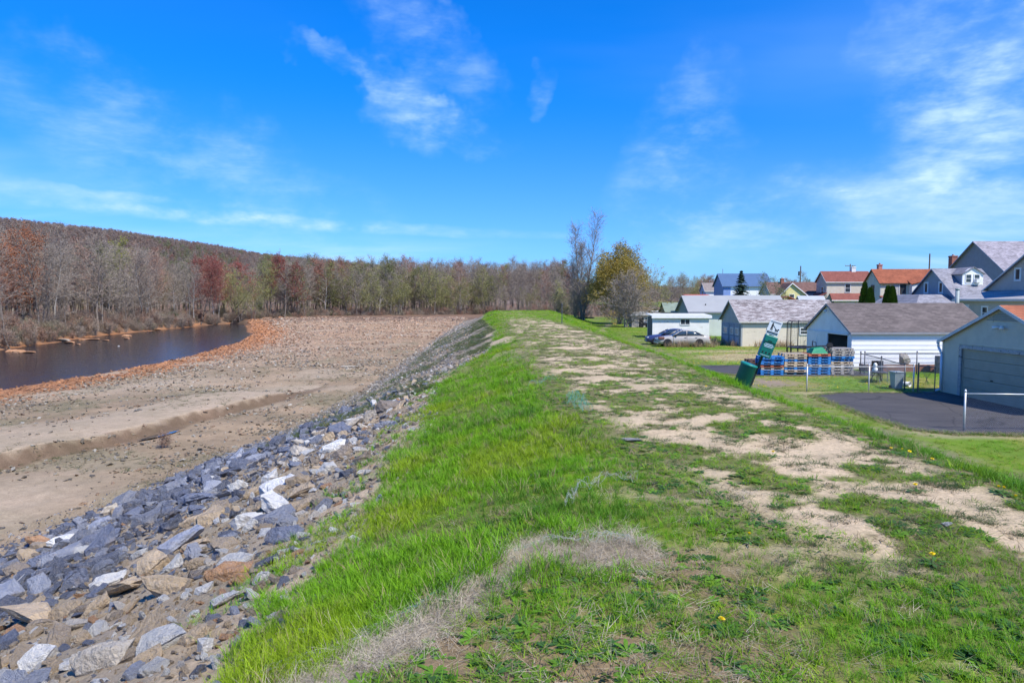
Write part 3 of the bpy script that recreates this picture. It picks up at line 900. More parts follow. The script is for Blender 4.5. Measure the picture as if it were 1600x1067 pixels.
def make_grass():
    rng = np.random.default_rng(23)
    P, Rr, S, Cc, I = [], [], [], [], []
    def put(x, y, h, wfac, col, lo, hi):
        n = len(x)
        P.append(np.stack([x, y, height(x, y)-.004], 1)); Rr.append(np.stack([rng.normal(0, .12, n), rng.normal(0, .12, n), rng.uniform(0, 6.28, n)], 1))
        w = h*wfac
        S.append(np.stack([w, w, h], 1)); Cc.append(col); I.append(rng.integers(lo, hi, n))
    def region(ylo, yhi, xlo, xhi, dens):
        n = int((yhi-ylo)*(xhi-xlo)*dens)
        x, y = rng.uniform(xlo, xhi, n), rng.uniform(ylo, yhi, n)
        k = np.abs(x+.0)/np.maximum(y, .5) < 1.5
        return x[k], y[k]
    # strata by distance: farther tufts are fewer and stand for more blades
    for ylo, yhi, xlo, xhi, dl, grow_ in ((2.0, 5.5, -3, 7.5, 620, 1.0), (5.5, 10, -3, 9.5, 330, 1.1), (10, 18, -4, 10, 130, 1.3), (18, 34, -5, 12, 46, 1.7), (34, 70, -7, 11, 13, 2.4), (70, 160, -9, 15, 3.2, 3.6)):
        x, y = region(ylo, yhi, xlo, xhi, dl)
        tr = (x-rimR(y))/slopeW(y)
        bare, dry, st = bare_mask(x, y), dry_mask(x, y), straw_mask(x, y)
        edge = grassB(y)+.35*(fbm(x*1.6, y*1.6, 75, 3)-.5)
        inside = (x > edge) & (tr < 1.25)
        crest = sstep(x, pathL(y)-1.0, pathL(y)-.1)*(1-sstep(x, pathR(y)+.1, pathR(y)+.55))*(1-sstep(y, 45, 65))*sstep(y, 3.2, 4.4)
        lush = inside & (rng.random(len(x)) > crest*.93) & (rng.random(len(x)) > bare*1.1) & (rng.random(len(x)) > dry*1.02) & (rng.random(len(x)) > st*.75)
        worn = fbm(x*1.3, y*1.3, 86, 3)
        lush &= ~((worn > .64) & (rng.random(len(x)) < .8) & (y < 20))
        a, b = x[lush], y[lush]
        h = rng.uniform(.06, .13, len(a))*(.75+.55*fbm(a*.9, b*.9, 85, 3))
        onc = sstep(a, rimL(b)+.3, rimL(b)+1.2)*(1-sstep(a, rimR(b)-.6, rimR(b)))
        h = h*(1-.35*onc)*(1+.4*sstep(fbm(a*1.2, b*1.2, 87, 2), .62, .72))
        put(a, b, h*(1+.12*(grow_-1)), .85*grow_, lush_col(rng, a, b, len(a)), 0, 5)
        # short turf and knotweed between the bare patches
        cr = inside & ~lush & (rng.random(len(x)) > bare*1.02) & (rng.random(len(x)) < np.where(dry > .3, .62, .6)) & (rng.random(len(x)) > st*.8) & ~((dry > .3) & (fbm(x*2.1, y*2.1, 53, 3) < .40))
        a, b = x[cr], y[cr]
        cc = np.where((rng.random((len(a), 1)) < .5), np.array((.14, .27, .022)), np.array((.22, .35, .018)))*rng.uniform(.7, 1.25, (len(a), 1))
        dd = (rng.random(len(a)) < .22)[:, None]; cc = np.where(dd, np.array((.30, .235, .14)), cc)
        put(a, b, rng.uniform(.03, .07, len(a))*(1+.2*(grow_-1)), 1.5*grow_, cc, 3, 7)
    # flat clumps of knotweed on the bare dirt
    m_ = 1000; cx, cy = rng.uniform(.6, 4.2, m_), 3.2+34*rng.random(m_)**1.3
    k = (bare_mask(cx, cy) > .3); cx, cy = cx[k], cy[k]
    rep = np.repeat(np.arange(len(cx)), 14); rr = np.abs(rng.normal(0, .085, len(rep)))*(1+.03*cy[rep]); aa = rng.uniform(0, 6.28, len(rep))
    x, y = cx[rep]+1.5*rr*np.cos(aa), cy[rep]+rr*np.sin(aa); n = len(x)
    put(x, y, rng.uniform(.025, .06, n), 1.6, np.where((rng.random((n, 1)) < .75), np.array((.085, .135, .04)), np.array((.20, .16, .09)))*rng.uniform(.7, 1.25, (n, 1)), 3, 7)
    # slope weeds beyond the lush part, bar weeds
    n = 16000
    y = 20+60*rng.random(n)**1.4; t = rng.random(n)**1.3*.75
    x = grassB(y)*(1-t)+toeX(y)*t
    k = fbm(x*.7, y*.5, 88, 3) > .46; x, y = x[k], y[k]; n = len(x)
    put(x, y, rng.uniform(.05, .13, n), 2.2, np.where((rng.random((n, 1)) < .7), np.array((.085, .13, .04)), np.array((.2, .19, .08)))*rng.uniform(.7, 1.2, (n, 1)), 3, 7)
    n = 9000
    y = 20+90*rng.random(n)**1.4; x = nearB(y)+6+(toeX(y)-nearB(y)-4)*rng.random(n)
    k = (fbm(x*.3, y*.3, 73, 4) > .555) & (x/y > -.85); x, y = x[k], y[k]; n = len(x)
    put(x, y, rng.uniform(.04, .10, n), 2.4, np.where((rng.random((n, 1)) < .6), np.array((.10, .125, .045)), np.array((.20, .17, .085)))*rng.uniform(.7, 1.2, (n, 1)), 3, 7)
    n = 2600
    y = 3.0+20*rng.random(n)**1.3; x = grassB(y)-.05-.75*rng.random(n)**1.6
    k = fbm(x*1.3, y*1.3, 92, 3) > .50; x, y = x[k], y[k]; n = len(x)
    put(x, y, rng.uniform(.05, .12, n), 1.1, lush_col(rng, x, y, n), 0, 5)
    # town lawn
    n = 44000
    y = 8+92*rng.random(n)**1.6; x = rng.uniform(7.5, 34, n)
    k = (x/y < 1.5) & ~town_paved(x, y) & ((x-rimR(y))/slopeW(y) > 1.0); x, y = x[k], y[k]
    k = rng.random(len(x)) < .75; x, y = x[k], y[k]; n = len(x)
    tr = (x-rimR(y))/slopeW(y)
    c = np.where((rng.random((n, 1)) < .65), np.array((.16, .34, .016)), np.array((.27, .31, .04)))*rng.uniform(.75, 1.2, (n, 1))
    dp = (sstep(fbm(x*.22+1, y*.5, 80, 3), .22, .46)*sstep(y, 43.5, 47)*(1-sstep(y, 53, 57))*sstep(x, 11, 14) > rng.random(n))[:, None]
    c = np.where(dp, np.array((.44, .35, .19))*rng.uniform(.8, 1.2, (n, 1)), c)
    dirtp = np.exp(-(((x-12.6)/1.6)**2+((y-33.6)/1.9)**2)) < rng.random(n)*.8
    k = dirtp
    x, y, c = x[k], y[k], c[k]; n = len(x)
    put(x, y, rng.uniform(.05, .11, n), 2.6, c, 0, 5)
    # ragged verge round the paving
    e = np.array([(12.9, 28.9), (12.5, 24.5), (12.6, 21.3), (13.6, 20.6), (16, 20.3), (19.0, 20.2), (12.9, 28.9), (14.5, 29.75), (18, 29.7), (10.3, 42.2), (10.7, 39.2), (11.9, 37.0), (13.0, 36.4)])
    sg = [(0, 1), (1, 2), (2, 3), (3, 4), (4, 5), (6, 7), (7, 8), (9, 10), (10, 11), (11, 12)]
    for i, j in sg:
        n = int(170*np.hypot(*(e[j]-e[i]))); u = rng.random(n); x = e[i, 0]+(e[j, 0]-e[i, 0])*u+rng.normal(-.02, .13, n); y = e[i, 1]+(e[j, 1]-e[i, 1])*u+rng.normal(-.02, .13, n)
        put(x, y, rng.uniform(.06, .13, n), 1.2, np.where((rng.random((n, 1)) < .45), np.array((.46, .37, .22)), np.array((.15, .27, .03)))*rng.uniform(.7, 1.2, (n, 1)), 0, 5)
    o = scatter("levee_grass", np.concatenate(P), np.concatenate(Rr), np.concatenate(S), np.concatenate(Cc), np.concatenate(I), TUFTS+MATW)
    tag(o, "green grass growing over the levee and the lawns beside it", "grass", kind="stuff")
    # broad-leaved weeds on the crest
    n = 8200
    y = 2.2+13*rng.random(n)**1.5; x = rng.uniform(-1.2, 4.6, n)
    k = (np.abs(x)/y < .9) & (bare_mask(x, y) < .6) & (x > rimL(y)-.3) & (fbm(x*1.2, y*1.2, 89, 3) > .43) & (straw_mask(x, y) < .35); x, y = x[k], y[k]; n = len(x)
    s = .028+.06*rng.random(n)**1.5
    c = np.where((rng.random((n, 1)) < .6), np.array((.13, .27, .025)), np.array((.06, .145, .035)))*rng.uniform(.75, 1.25, (n, 1))
    o = scatter("crest_weeds", np.stack([x, y, height(x, y)], 1), np.stack([rng.normal(0, .15, n), rng.normal(0, .15, n), rng.uniform(0, 6.28, n)], 1), np.stack([s, s, s], 1), c, rng.integers(0, 3, n), LEAFW)
    tag(o, "low broad-leaved weeds among the worn turf of the levee top", "weeds", kind="stuff")
    # straw of the erosion blanket and litter
    straw = [blade_mesh("straw_wisp", 340+i, GRASS_I, 12, .05, .16, .017, .55, 7.0, 3.0, 2) for i in range(3)]
    n = 60000
    x = rng.uniform(-1.6, 2.2, n); y = rng.uniform(2.1, 6.0, n)
    w = np.maximum(straw_mask(x, y), .022*dry_mask(x, y))
    w = np.maximum(w, .008*(x > grassB(y)))
    k = rng.random(n) < w*.8; x, y = x[k], y[k]
    y2 = 3.5+9*rng.random(1500); x2 = grassB(y2)+rng.normal(0, .13, 1500)
    k = fbm(x2*1.2, y2*.8, 99, 2) > .5
    x, y = np.concatenate([x, x2[k]]), np.concatenate([y, y2[k]]); n = len(x)
    s = rng.uniform(.06, .145, n)
    c = np.where((rng.random((n, 1)) < .6), np.array((.62, .54, .40)), np.array((.42, .35, .25)))*rng.uniform(.7, 1.2, (n, 1))
    o = scatter("straw", np.stack([x, y, height(x, y)+.012], 1), np.stack([rng.normal(0, .2, n), rng.normal(0, .2, n), rng.normal(.9, .7, n)], 1), np.stack([s*1.15, s, s*.6], 1), c, rng.integers(0, 3, n), straw)
    tag(o, "bleached straw of a torn erosion blanket along the turf edge", "straw", kind="stuff")

def town_paved(x, y):
    drive = (x > 12.7) & (x < 19.2) & (y > 19.8) & (y < 30.2)
    lane = (x > 10.3) & (x < 21) & (y > 36.2) & (y < 42.2)
    bl = ((x > 19) & (x < 29) & (y > 22.7) & (y < 30.2)) | ((x > 19.8) & (x < 28.5) & (y > 39.8) & (y < 46.3)) | ((x > 20) & (x < 29) & (y > 59.4) & (y < 65.2))
    return drive | lane | bl
make_grass()

# ------------------------------------------------------------------ trees
def mat_bark(name, source):
    if name in MATS: return MATS[name]
    m, nt, b = _nt(name)
    if source == 'object': c = nt.nodes.new("ShaderNodeObjectInfo").outputs["Color"]
    else:
        a = nt.nodes.new("ShaderNodeAttribute"); a.attribute_type = 'INSTANCER'; a.attribute_name = "col"
        c = _mul(nt, a.outputs["Color"], (.19, .155, .125), 'MIX', .72)
    n = _noise(nt, _map(nt, (3, 3, .7)), 2.5, 5, .7)
    nt.links.new(_mul(nt, c, _ramp(nt, n, [(.3, (.6, .6, .6)), (.7, (1.3, 1.3, 1.3))])), b.inputs["Base Color"])
    b.inputs["Roughness"].default_value = .9
    MATS[name] = m
    return m
def mat_twig(name, source):
    if name in MATS: return MATS[name]
    m, nt, b = _nt(name)
    if source == 'object': c = nt.nodes.new("ShaderNodeObjectInfo").outputs["Color"]
    else:
        a = nt.nodes.new("ShaderNodeAttribute"); a.attribute_type = 'INSTANCER'; a.attribute_name = "col"; c = a.outputs["Color"]
    nt.links.new(_mul(nt, c, (.265, .22, .175), 'MIX', .5), b.inputs["Base Color"])
    b.inputs["Roughness"].default_value = .9; b.inputs["Specular IOR Level"].default_value = .1
    MATS[name] = m
    return m
BARK_O, BARK_I = mat_bark("bark", 'object'), mat_bark("far_bark", 'instancer')
TWIG_O, TWIG_I = mat_twig("twigs", 'object'), mat_twig("far_twigs", 'instancer')
BUD_O, BUD_I = mat_leaf("buds_and_leaves", 'object', .25), mat_leaf("far_buds_and_leaves", 'instancer', .25)

def _norm(v):
    l = math.sqrt(v[0]*v[0]+v[1]*v[1]+v[2]*v[2]) or 1; return (v[0]/l, v[1]/l, v[2]/l)
def _perp(d):
    a = (0, 0, 1) if abs(d[2]) < .9 else (1, 0, 0)
    p = _norm((d[1]*a[2]-d[2]*a[1], d[2]*a[0]-d[0]*a[2], d[0]*a[1]-d[1]*a[0]))
    return p, (d[1]*p[2]-d[2]*p[1], d[2]*p[0]-d[0]*p[2], d[0]*p[1]-d[1]*p[0])

def grow_tree(seed, h, stems=1, first=.3, limbs=16, ang=50, limb=.36, up=.25, r=.014, sub=5, twig=5, twl=.10, tw=.011, leaves=0, leaf=.07, bend=.12, dome=False, lean=0, sprout=0., ball=None, spread=1.):
    """a tree as two piles of geometry: (trunk and limbs, twigs and leaves)"""
    R_ = random.Random(seed)
    tv, tf, cv, cf, cm = [], [], [], [], []
    def tube(p, q, r0, r1, n):
        d = _norm((q[0]-p[0], q[1]-p[1], q[2]-p[2])); a, b = _perp(d); o = len(tv)
        for c, rr in ((p, r0), (q, r1)):
            for i in range(n):
                t = 6.2832*i/n; x, y = rr*math.cos(t), rr*math.sin(t)
                tv.append((c[0]+a[0]*x+b[0]*y, c[1]+a[1]*x+b[1]*y, c[2]+a[2]*x+b[2]*y))
        for i in range(n): tf.append((o+i, o+(i+1) % n, o+n+(i+1) % n, o+n+i))
    def ribbon(p, q, w0, w1):
        d = _norm((q[0]-p[0], q[1]-p[1], q[2]-p[2])); a, b = _perp(d); t = R_.uniform(0, 6.283)
        s = tuple(a[i]*math.cos(t)+b[i]*math.sin(t) for i in range(3)); o = len(cv)
        for c, w in ((p, w0), (q, w1)):
            cv.append(tuple(c[i]+s[i]*w for i in range(3))); cv.append(tuple(c[i]-s[i]*w for i in range(3)))
        cf.append((o, o+1, o+3, o+2)); cm.append(0)
    def leafq(p):
        o = len(cv); s = leaf*R_.uniform(.6, 1.3)
        d = _norm((R_.gauss(0, 1), R_.gauss(0, 1), R_.gauss(0, .8))); a, b = _perp(d)
        c = tuple(p[i]+R_.gauss(0, leaf*2.2) for i in range(3))
        for (u, v) in ((-1, -.6), (1, -.6), (.7, .7), (-.7, .7)): cv.append(tuple(c[i]+s*(a[i]*u+b[i]*v) for i in range(3)))
        cf.append((o, o+1, o+2, o+3)); cm.append(1)
    ends = []
    def branch(p, d, L_, rad, lvl):
        n = 3 if lvl > 1 else 4
        for k in range(n):
            d = _norm((d[0]+R_.gauss(0, bend*1.2), d[1]+R_.gauss(0, bend*1.2), d[2]+R_.gauss(0, bend)+up*(.5 if lvl == 1 else .3)))
            q = tuple(p[i]+d[i]*L_/n for i in range(3))
            r0, r1 = rad*(1-.75*k/n), rad*(1-.75*(k+1)/n)
            if lvl == 1: tube(p, q, r0, r1, 4)
            else: ribbon(p, q, max(r0, tw), max(r1, tw*.8))
            if lvl < 3:
                m = sub/4 if lvl == 1 else twig/3
                for _ in range(int(m)+(R_.random() < m-int(m))):
                    t = R_.uniform(0, 6.283); a, b = _perp(d); g = math.radians(R_.uniform(25, 58))
                    e = tuple(d[i]*math.cos(g)+(a[i]*math.cos(t)+b[i]*math.sin(t))*math.sin(g) for i in range(3))
                    s = R_.random(); pp = tuple(p[i]+(q[i]-p[i])*s for i in range(3))
                    branch(pp, e, (L_*R_.uniform(.38, .62) if lvl == 1 else twl*h*R_.uniform(.6, 1.3)), r0*.55, lvl+1)
            if lvl >= 2: ends.append(q)
            p = q
    for s in range(stems):
        a0 = 6.283*s/stems+R_.uniform(-.5, .5); hs = h*(1 if s == 0 else R_.uniform(.65, .95))
        sp = 0 if stems == 1 else R_.uniform(.10, .26)*spread
        p = (.12*math.cos(a0)*(stems > 1), .12*math.sin(a0)*(stems > 1), -.15); d = _norm((sp*math.cos(a0)+lean, sp*math.sin(a0), 1))
        n = 9; r0 = r*hs
        nodes = []
        for k in range(n):
            d = _norm((d[0]+R_.gauss(0, bend*.45), d[1]+R_.gauss(0, bend*.45), d[2]+.12))
            q = tuple(p[i]+d[i]*hs/n for i in range(3))
            tube(p, q, max(r0*(1-.93*k/n), .012)*(1.25 if k == 0 else 1), max(r0*(1-.93*(k+1)/n), .010), 6 if k < 5 else 4)
            nodes.append((p, q, d, k)); p = q
        nl = max(4, limbs//stems)
        for j in range(nl):
            t = first+(1-first)*(j+R_.random()*.8)/nl
            if R_.random() < sprout: t = R_.uniform(.03, first)
            k = min(int(t*n), n-1); pa, qa, dd, _ = nodes[k]; s = t*n-k
            pp = tuple(pa[i]+(qa[i]-pa[i])*s for i in range(3))
            az = j*2.4+R_.uniform(-.5, .5); g = math.radians(ang*R_.uniform(.7, 1.25)*(1.1-.45*t))
            e = _norm((math.cos(az)*math.sin(g), math.sin(az)*math.sin(g), math.cos(g)))
            L_ = limb*hs*((math.sqrt(max(.05, 1-((t-first)/(1-first))**2)) if dome else (1.12-.85*t))*R_.uniform(.75, 1.2))
            branch(pp, e, L_, max(r0*(1-.9*t)*.55, .02), 1)
    if leaves and ends:
        for _ in range(leaves):
            if ball and R_.random() < .72:                 # the rounded outline of a crown in full bud
                d = _norm((R_.gauss(0, 1), R_.gauss(0, 1), R_.gauss(0, 1)))
                lump = 1+.10*math.sin(5*d[0]+3*d[2]+seed)+.09*math.sin(7*d[1]-4*d[2])+.07*math.sin(11*d[0]+9*d[1])
                q = (.45+.55*R_.random()**.6)*lump
                if d[2] < -.55: continue
                leafq((d[0]*q*ball[0]*h, d[1]*q*ball[0]*h, ball[2]*h+d[2]*q*ball[1]*h))
            else: leafq(R_.choice(ends))
    return (tv, tf), (cv, cf, cm)

class TreeKind:
    def __init__(s, **k):
        (tv, tf), (cv, cf, cm) = grow_tree(**k)
        s.trunk = mesh_from("trunk", tv, tf, BARK_O, True)
        s.crown = mesh_from("crown", cv, cf, [TWIG_O, BUD_O], False, cm)
        s.k = k; s.h = k['h']
        s._raw = (tv, tf, cv, cf, cm)
    def merged(s):
        tv, tf, cv, cf, cm = s._raw; o = len(tv)
        return mesh_from("wood_unit", tv+cv, tf+[tuple(i+o for i in f) for f in cf], [BARK_I, TWIG_I, BUD_I], False, [0]*len(tf)+[c+1 for c in cm])

def plant(kind, name, label, x, y, height_, rz, bark, tint, group=None, z=None, cat="tree", width=1.0, tilt=0.0):
    s = height_/kind.h
    zz = H1(x, y) if z is None else z
    o = thing(name, label, cat, (x, y, zz), rz, group)
    o.rotation_euler = (tilt, 0, rz)
    o.scale = (s*width, s*width, s)
    a = link_mesh("trunk", kind.trunk, o); a.color = (*bark, 1)
    b = link_mesh("crown", kind.crown, o); b.color = (*tint, 1)
    return o

BARE = [TreeKind(seed=400+i, h=13, first=.26, limbs=20, ang=62, limb=.36, up=.14, sub=7, twig=6, twl=.075, tw=.014, r=.0105) for i in range(4)]
BUDDED = [TreeKind(seed=420+i, h=13, first=.26, limbs=20, ang=64, limb=.38, up=.13, sub=7, twig=6, twl=.075, tw=.013, r=.0105, leaves=2800, leaf=.085) for i in range(3)]
BANKT = [TreeKind(seed=440+i, h=11, stems=2+i % 2, first=.24, limbs=24, ang=60, limb=.42, up=.14, sub=7, twig=6, twl=.085, tw=.012, r=.012, leaves=1700, leaf=.07, bend=.17) for i in range(3)]
THIN = [TreeKind(seed=460+i, h=8, first=.25, limbs=11, ang=40, limb=.26, sub=5, twig=4, twl=.09, tw=.011, r=.0085, bend=.16) for i in range(2)]
FARK = [TreeKind(seed=480+i, h=11, first=.25, limbs=9, ang=50, limb=.36, sub=4, twig=3, twl=.12, tw=.05, r=.012, leaves=260, leaf=.20) for i in range(3)]
BUSHK = [TreeKind(seed=490+i, h=2.2, stems=6, first=.12, limbs=36, ang=46, limb=.42, sub=4, twig=3, twl=.16, tw=.008, r=.007, bend=.25, leaves=240, leaf=.03) for i in range(3)]

def wood_tint(rng, px, kindsel):
    g = np.array((.285, .24, .195))*rng.uniform(.75, 1.2)
    if kindsel == 'red': g = np.array((.30, .085, .065))*rng.uniform(.75, 1.2)
    elif kindsel == 'orange': g = np.array((.36, .13, .055))*rng.uniform(.8, 1.15)
    elif kindsel == 'green': g = np.array((.27, .275, .075))*rng.uniform(.8, 1.2)
    elif kindsel == 'yellow': g = np.array((.33, .34, .06))*rng.uniform(.9, 1.1)
    elif kindsel == 'russet': g = np.array((.36, .16, .105))*rng.uniform(.8, 1.2)
    return tuple(g)

def make_wood():
    rng = np.random.default_rng(31)
    grp = {'bare': "bare trees of the wood across the river", 'red': "red-budded trees of the wood across the river", 'orange': "rust-budded trees of the wood across the river",
           'green': "greening trees along the far bank", 'yellow': None, 'russet': "brownish-red trees of the wood across the river", 'thin': "thin saplings along the far bank", 'white': "pale-barked trees of the wood across the river"}
    lab = {'bare': "leafless grey-brown tree in the wood beyond the river and gravel bar", 'red': "tree with dark red spring buds in the wood across the river", 'orange': "tree with rusty orange buds at the left end of the wood",
           'green': "tree with yellow-green new leaves on the bank beyond the gravel bar", 'russet': "tree with brownish-red twigs in the wood across the river",
           'thin': "thin leafless sapling low among the trees on the far bank", 'white': "leafless tree with pale whitish trunk in the wood across the river",
           'yellow': "tree topped with bright yellow-green new leaves amid the grey wood across the river"}
    def one(x, y, ks, hgt, kind=None, row=None):
        px = 800+x/y*FPX
        K = kind or {'bare': BARE, 'white': BARE, 'thin': THIN, 'red': BUDDED, 'orange': BUDDED, 'yellow': BUDDED, 'russet': BARE, 'green': BANKT}[ks]
        k = K[int(rng.integers(len(K)))]
        bark = np.array((.16, .13, .105))*rng.uniform(.6, 1.5)
        if ks == 'white': bark = np.array((.58, .55, .50))
        elif rng.random() < .22: bark = np.array((.32, .29, .25))
        nm = {'bare': "bare_tree", 'white': "pale_barked_tree", 'thin': "sapling", 'red': "red_budded_tree", 'orange': "rust_budded_tree", 'yellow': "yellow_leaved_tree", 'russet': "russet_tree", 'green': "greening_tree"}[ks]
        l_ = lab[ks]
        if row and ks in ('bare', 'green'):
            tone = "dark-trunked" if bark[0] < .15 else "brown-trunked" if bark[0] < .28 else "grey-trunked"
            l_ = f"{tone} {'bare tree' if ks == 'bare' else 'greening tree'} {row[0]} {row[1]}"
        plant(k, nm, l_, x, y, hgt, rng.uniform(0, 6.28), tuple(bark), wood_tint(rng, px, ks), grp[ks], width=rng.uniform(.8, 1.1), tilt=rng.normal(0, .05))
    # left reach, along the far bank
    for i in range(96):
        y = 82+106*((i+rng.random())/96)
        e = 2.0+34*rng.random()**1.5
        x = farB(y)-e
        px = 800+x/y*FPX
        if px < -70: continue
        u = rng.random(); ks = 'bare'
        if px < 75 and u < .5 and e > 9: ks = 'orange'
        elif (315 < px < 400 or 415 < px < 490) and u < .7: ks = 'red'
        elif px > 395 and u < .35: ks = 'green'
        elif u > .92: ks = 'russet'
        elif u > .85: ks = 'white'
        elif u > .62 and e < 14: ks = 'thin'
        one(x, y, ks, (rng.uniform(4.5, 8) if ks == 'thin' else rng.uniform(8.5, 16.5)*(1+.004*e)), row=("in front" if e < 6 else "in the middle rows" if e < 16 else "deep in the wood", "across the river"))
    one(-91, 158, 'yellow', 17)
    for px_, y_, ks_, h_ in ((335, 178, 'red', 14), (352, 188, 'red', 15), (366, 182, 'green', 13), (385, 196, 'red', 15), (428, 205, 'red', 16.5), (446, 202, 'red', 17), (466, 207, 'green', 14), (25, 112, 'orange', 15), (45, 118, 'orange', 15.5), (8, 108, 'orange', 13), (140, 132, 'russet', 15), (228, 150, 'russet', 16), (395, 186, 'green', 12.5), (375, 180, 'green', 11), (508, 212, 'white', 14), (560, 216, 'white', 13)):
        one((px_-800)/FPX*y_, y_, ks_, h_)
    # reach beyond the bar
    for i in range(72):
        x = -72+68*((i+rng.random())/72); e = .8+30*rng.random()**1.7
        y = 192+(x+74)*.5+e
        px = 800+x/y*FPX; u = rng.random()
        ks = 'green' if u < .50 else 'bare' if u < .82 else 'thin' if e < 10 and u < .92 else 'white' if u > .955 else 'russet'
        if 415 < px < 490 and u < .45 : ks = 'red'
        one(x, y, ks, rng.uniform(6, 9) if ks == 'thin' else rng.uniform(8.5, 16), row=("in front" if e < 4 else "in the middle rows" if e < 12 else "deep in the wood", "beyond the gravel bar"))
    # behind the end of the levee and beyond the town
    for i in range(46):
        x = -4+66*((i+rng.random())/46); y = rng.uniform(172, 225)+.15*x
        u = rng.random()
        ks = 'green' if u < .33 else 'bare' if u < .8 else 'russet'
        k = {'green': BANKT, 'bare': BARE, 'russet': BARE}[ks][int(rng.integers(3))]
        far = x > 28
        lbl = {'green': "tree with pale green new leaves beyond the far end of the levee", 'bare': "leafless grey tree beyond the far end of the levee", 'russet': "leafless tree with reddish twigs beyond the far end of the levee"}[ks] if not far else \
              {'green': "tree with pale green new leaves far behind the sheds", 'bare': "leafless grey tree far behind the sheds and houses", 'russet': "leafless tree with reddish twigs far behind the sheds"}[ks]
        plant(k, {'green': "greening_tree", 'bare': "bare_tree", 'russet': "russet_tree"}[ks], lbl, x, y, rng.uniform(7, 10.5) if not far else rng.uniform(9, 12) if x/y < .30 else rng.uniform(6, 8.5), rng.uniform(0, 6.28), tuple(np.array((.17, .14, .12))*rng.uniform(.7, 1.6)),
              wood_tint(rng, 0, ks), ("trees beyond the end of the levee, " if not far else "trees behind the sheds, ")+{'green': "greening", 'bare': "bare", 'russet': "reddish"}[ks], z=-2.8)
    # the depth of the wood: one mass
    P, S, C, I, Rr = [], [], [], [], []
    units = [k.merged() for k in (BARE[0], BARE[1], BARE[2], BUDDED[0], BANKT[0], THIN[0])]
    n = 1000
    y = np.concatenate([rng.uniform(78, 200, 620), rng.uniform(190, 420, 380)]); x = farB(y)-14-105*rng.random(n)**1.2; x[620:] = rng.uniform(-310, -60, 380)
    x2 = rng.uniform(-80, 30, 420); y2 = 192+(x2+74)*.5+12+85*rng.random(420)
    x3 = rng.uniform(25, 200, 130); y3 = rng.uniform(235, 340, 130)
    x, y = np.concatenate([x, x2, x3]), np.concatenate([y, y2, y3]); k = np.abs(x)/y < .95; x, y = x[k], y[k]; n = len(x)
    pick = rng.choice(6, n, p=[.27, .24, .2, .11, .08, .10])
    base = np.array([(.285, .24, .195), (.31, .255, .20), (.26, .22, .185), (.33, .15, .10), (.25, .255, .09), (.27, .21, .16)])[pick]*rng.uniform(.8, 1.2, (n, 1))
    grn = (pick == 3) & (rng.random(n) < .45); base[grn] = np.array((.19, .20, .075))
    sc = rng.uniform(.8, 1.12, n)*(1+.0016*np.maximum(0, y-80))*np.where(x > 24, .62, 1)
    o = scatter("wood", np.stack([x, y, height(x, y)-.1], 1), np.stack([rng.normal(0, .04, n), rng.normal(0, .04, n), rng.uniform(0, 6.28, n)], 1), np.stack([sc, sc, sc], 1), base, pick, units)
    tag(o, "dense bare wood in the depth behind the far bank's trees", "wood", kind="stuff")
    # hillside forest
    n = 24000
    V = HILLV.reshape(HM, HN, 3)
    a = rng.uniform(10, 33.5, n); b = rng.uniform(0, HN-1.01, n)
    ia, ib = a.astype(int), b.astype(int); fa, fb = (a-ia)[:, None], (b-ib)[:, None]
    p = (V[ia, ib]*(1-fb)+V[ia, ib+1]*fb)*(1-fa)+(V[ia+1, ib]*(1-fb)+V[ia+1, ib+1]*fb)*fa
    k = (np.abs(p[:, 0])/p[:, 1] < .9); p = p[k]; n = len(p)
    f = fbm(p[:, 0]*.012, p[:, 1]*.012, 101, 3)
    cc = np.array((.28, .21, .175))*rng.uniform(.9, 1.1, (n, 1))
    gsel = (f > .52) & (rng.random(n) < .55); cc[gsel] = np.array((.19, .20, .10))*rng.uniform(.8, 1.2, (gsel.sum(), 1))
    rs = rng.random(n) < .05; cc[rs] = np.array((.25, .11, .085))
    gs = rng.random(n) < .08; cc[gs] = np.array((.26, .22, .20))
    s = rng.uniform(.36, .58, n)*(1+.0005*p[:, 1])
    o = scatter("hillside_forest", p-np.array((0, 0, .5)), np.stack([0*s, 0*s, rng.uniform(0, 6.28, n)], 1), np.stack([s, s, s*.95], 1), cc, rng.integers(0, 3, n), [k.merged() for k in FARK])
    tag(o, "leafless brown forest covering the long hill on the horizon", "forest", kind="stuff")
    # brush on the banks
    y = np.concatenate([rng.uniform(78, 192, 3400), np.zeros(2200)]); n = len(y); x = farB(y)+4-22*rng.random(n)**1.3
    x[3400:] = rng.uniform(-74, -2, 2200); y[3400:] = 192+(x[3400:]+74)*.5-3+18*rng.random(2200)**1.4
    e, _ = bank_e(x, y); k = (e > .25) & (rng.random(n) < np.where(e < 3, .75, .22)); x, y = x[k], y[k]
    x3 = rng.uniform(-3, 60, 160); y3 = rng.uniform(158, 190, 160)
    x, y = np.concatenate([x, x3]), np.concatenate([y, y3]); n = len(x)
    cc = np.array([(.27, .195, .14), (.34, .17, .105), (.20, .18, .085), (.33, .26, .20)])[rng.choice(4, n, p=[.35, .27, .16, .22])]*rng.uniform(.75, 1.25, (n, 1))
    s = .45+1.0*rng.random(n)**1.6
    o = scatter("bank_brush", np.stack([x, y, height(x, y)-.05], 1), np.stack([0*s, 0*s, rng.uniform(0, 6.28, n)], 1), np.stack([s*1.2, s*1.2, s], 1), cc, rng.integers(0, 3, n), [k.merged() for k in BUSHK])
    tag(o, "tangled brown brush along the foot of the wood", "brush", kind="stuff")
make_wood()

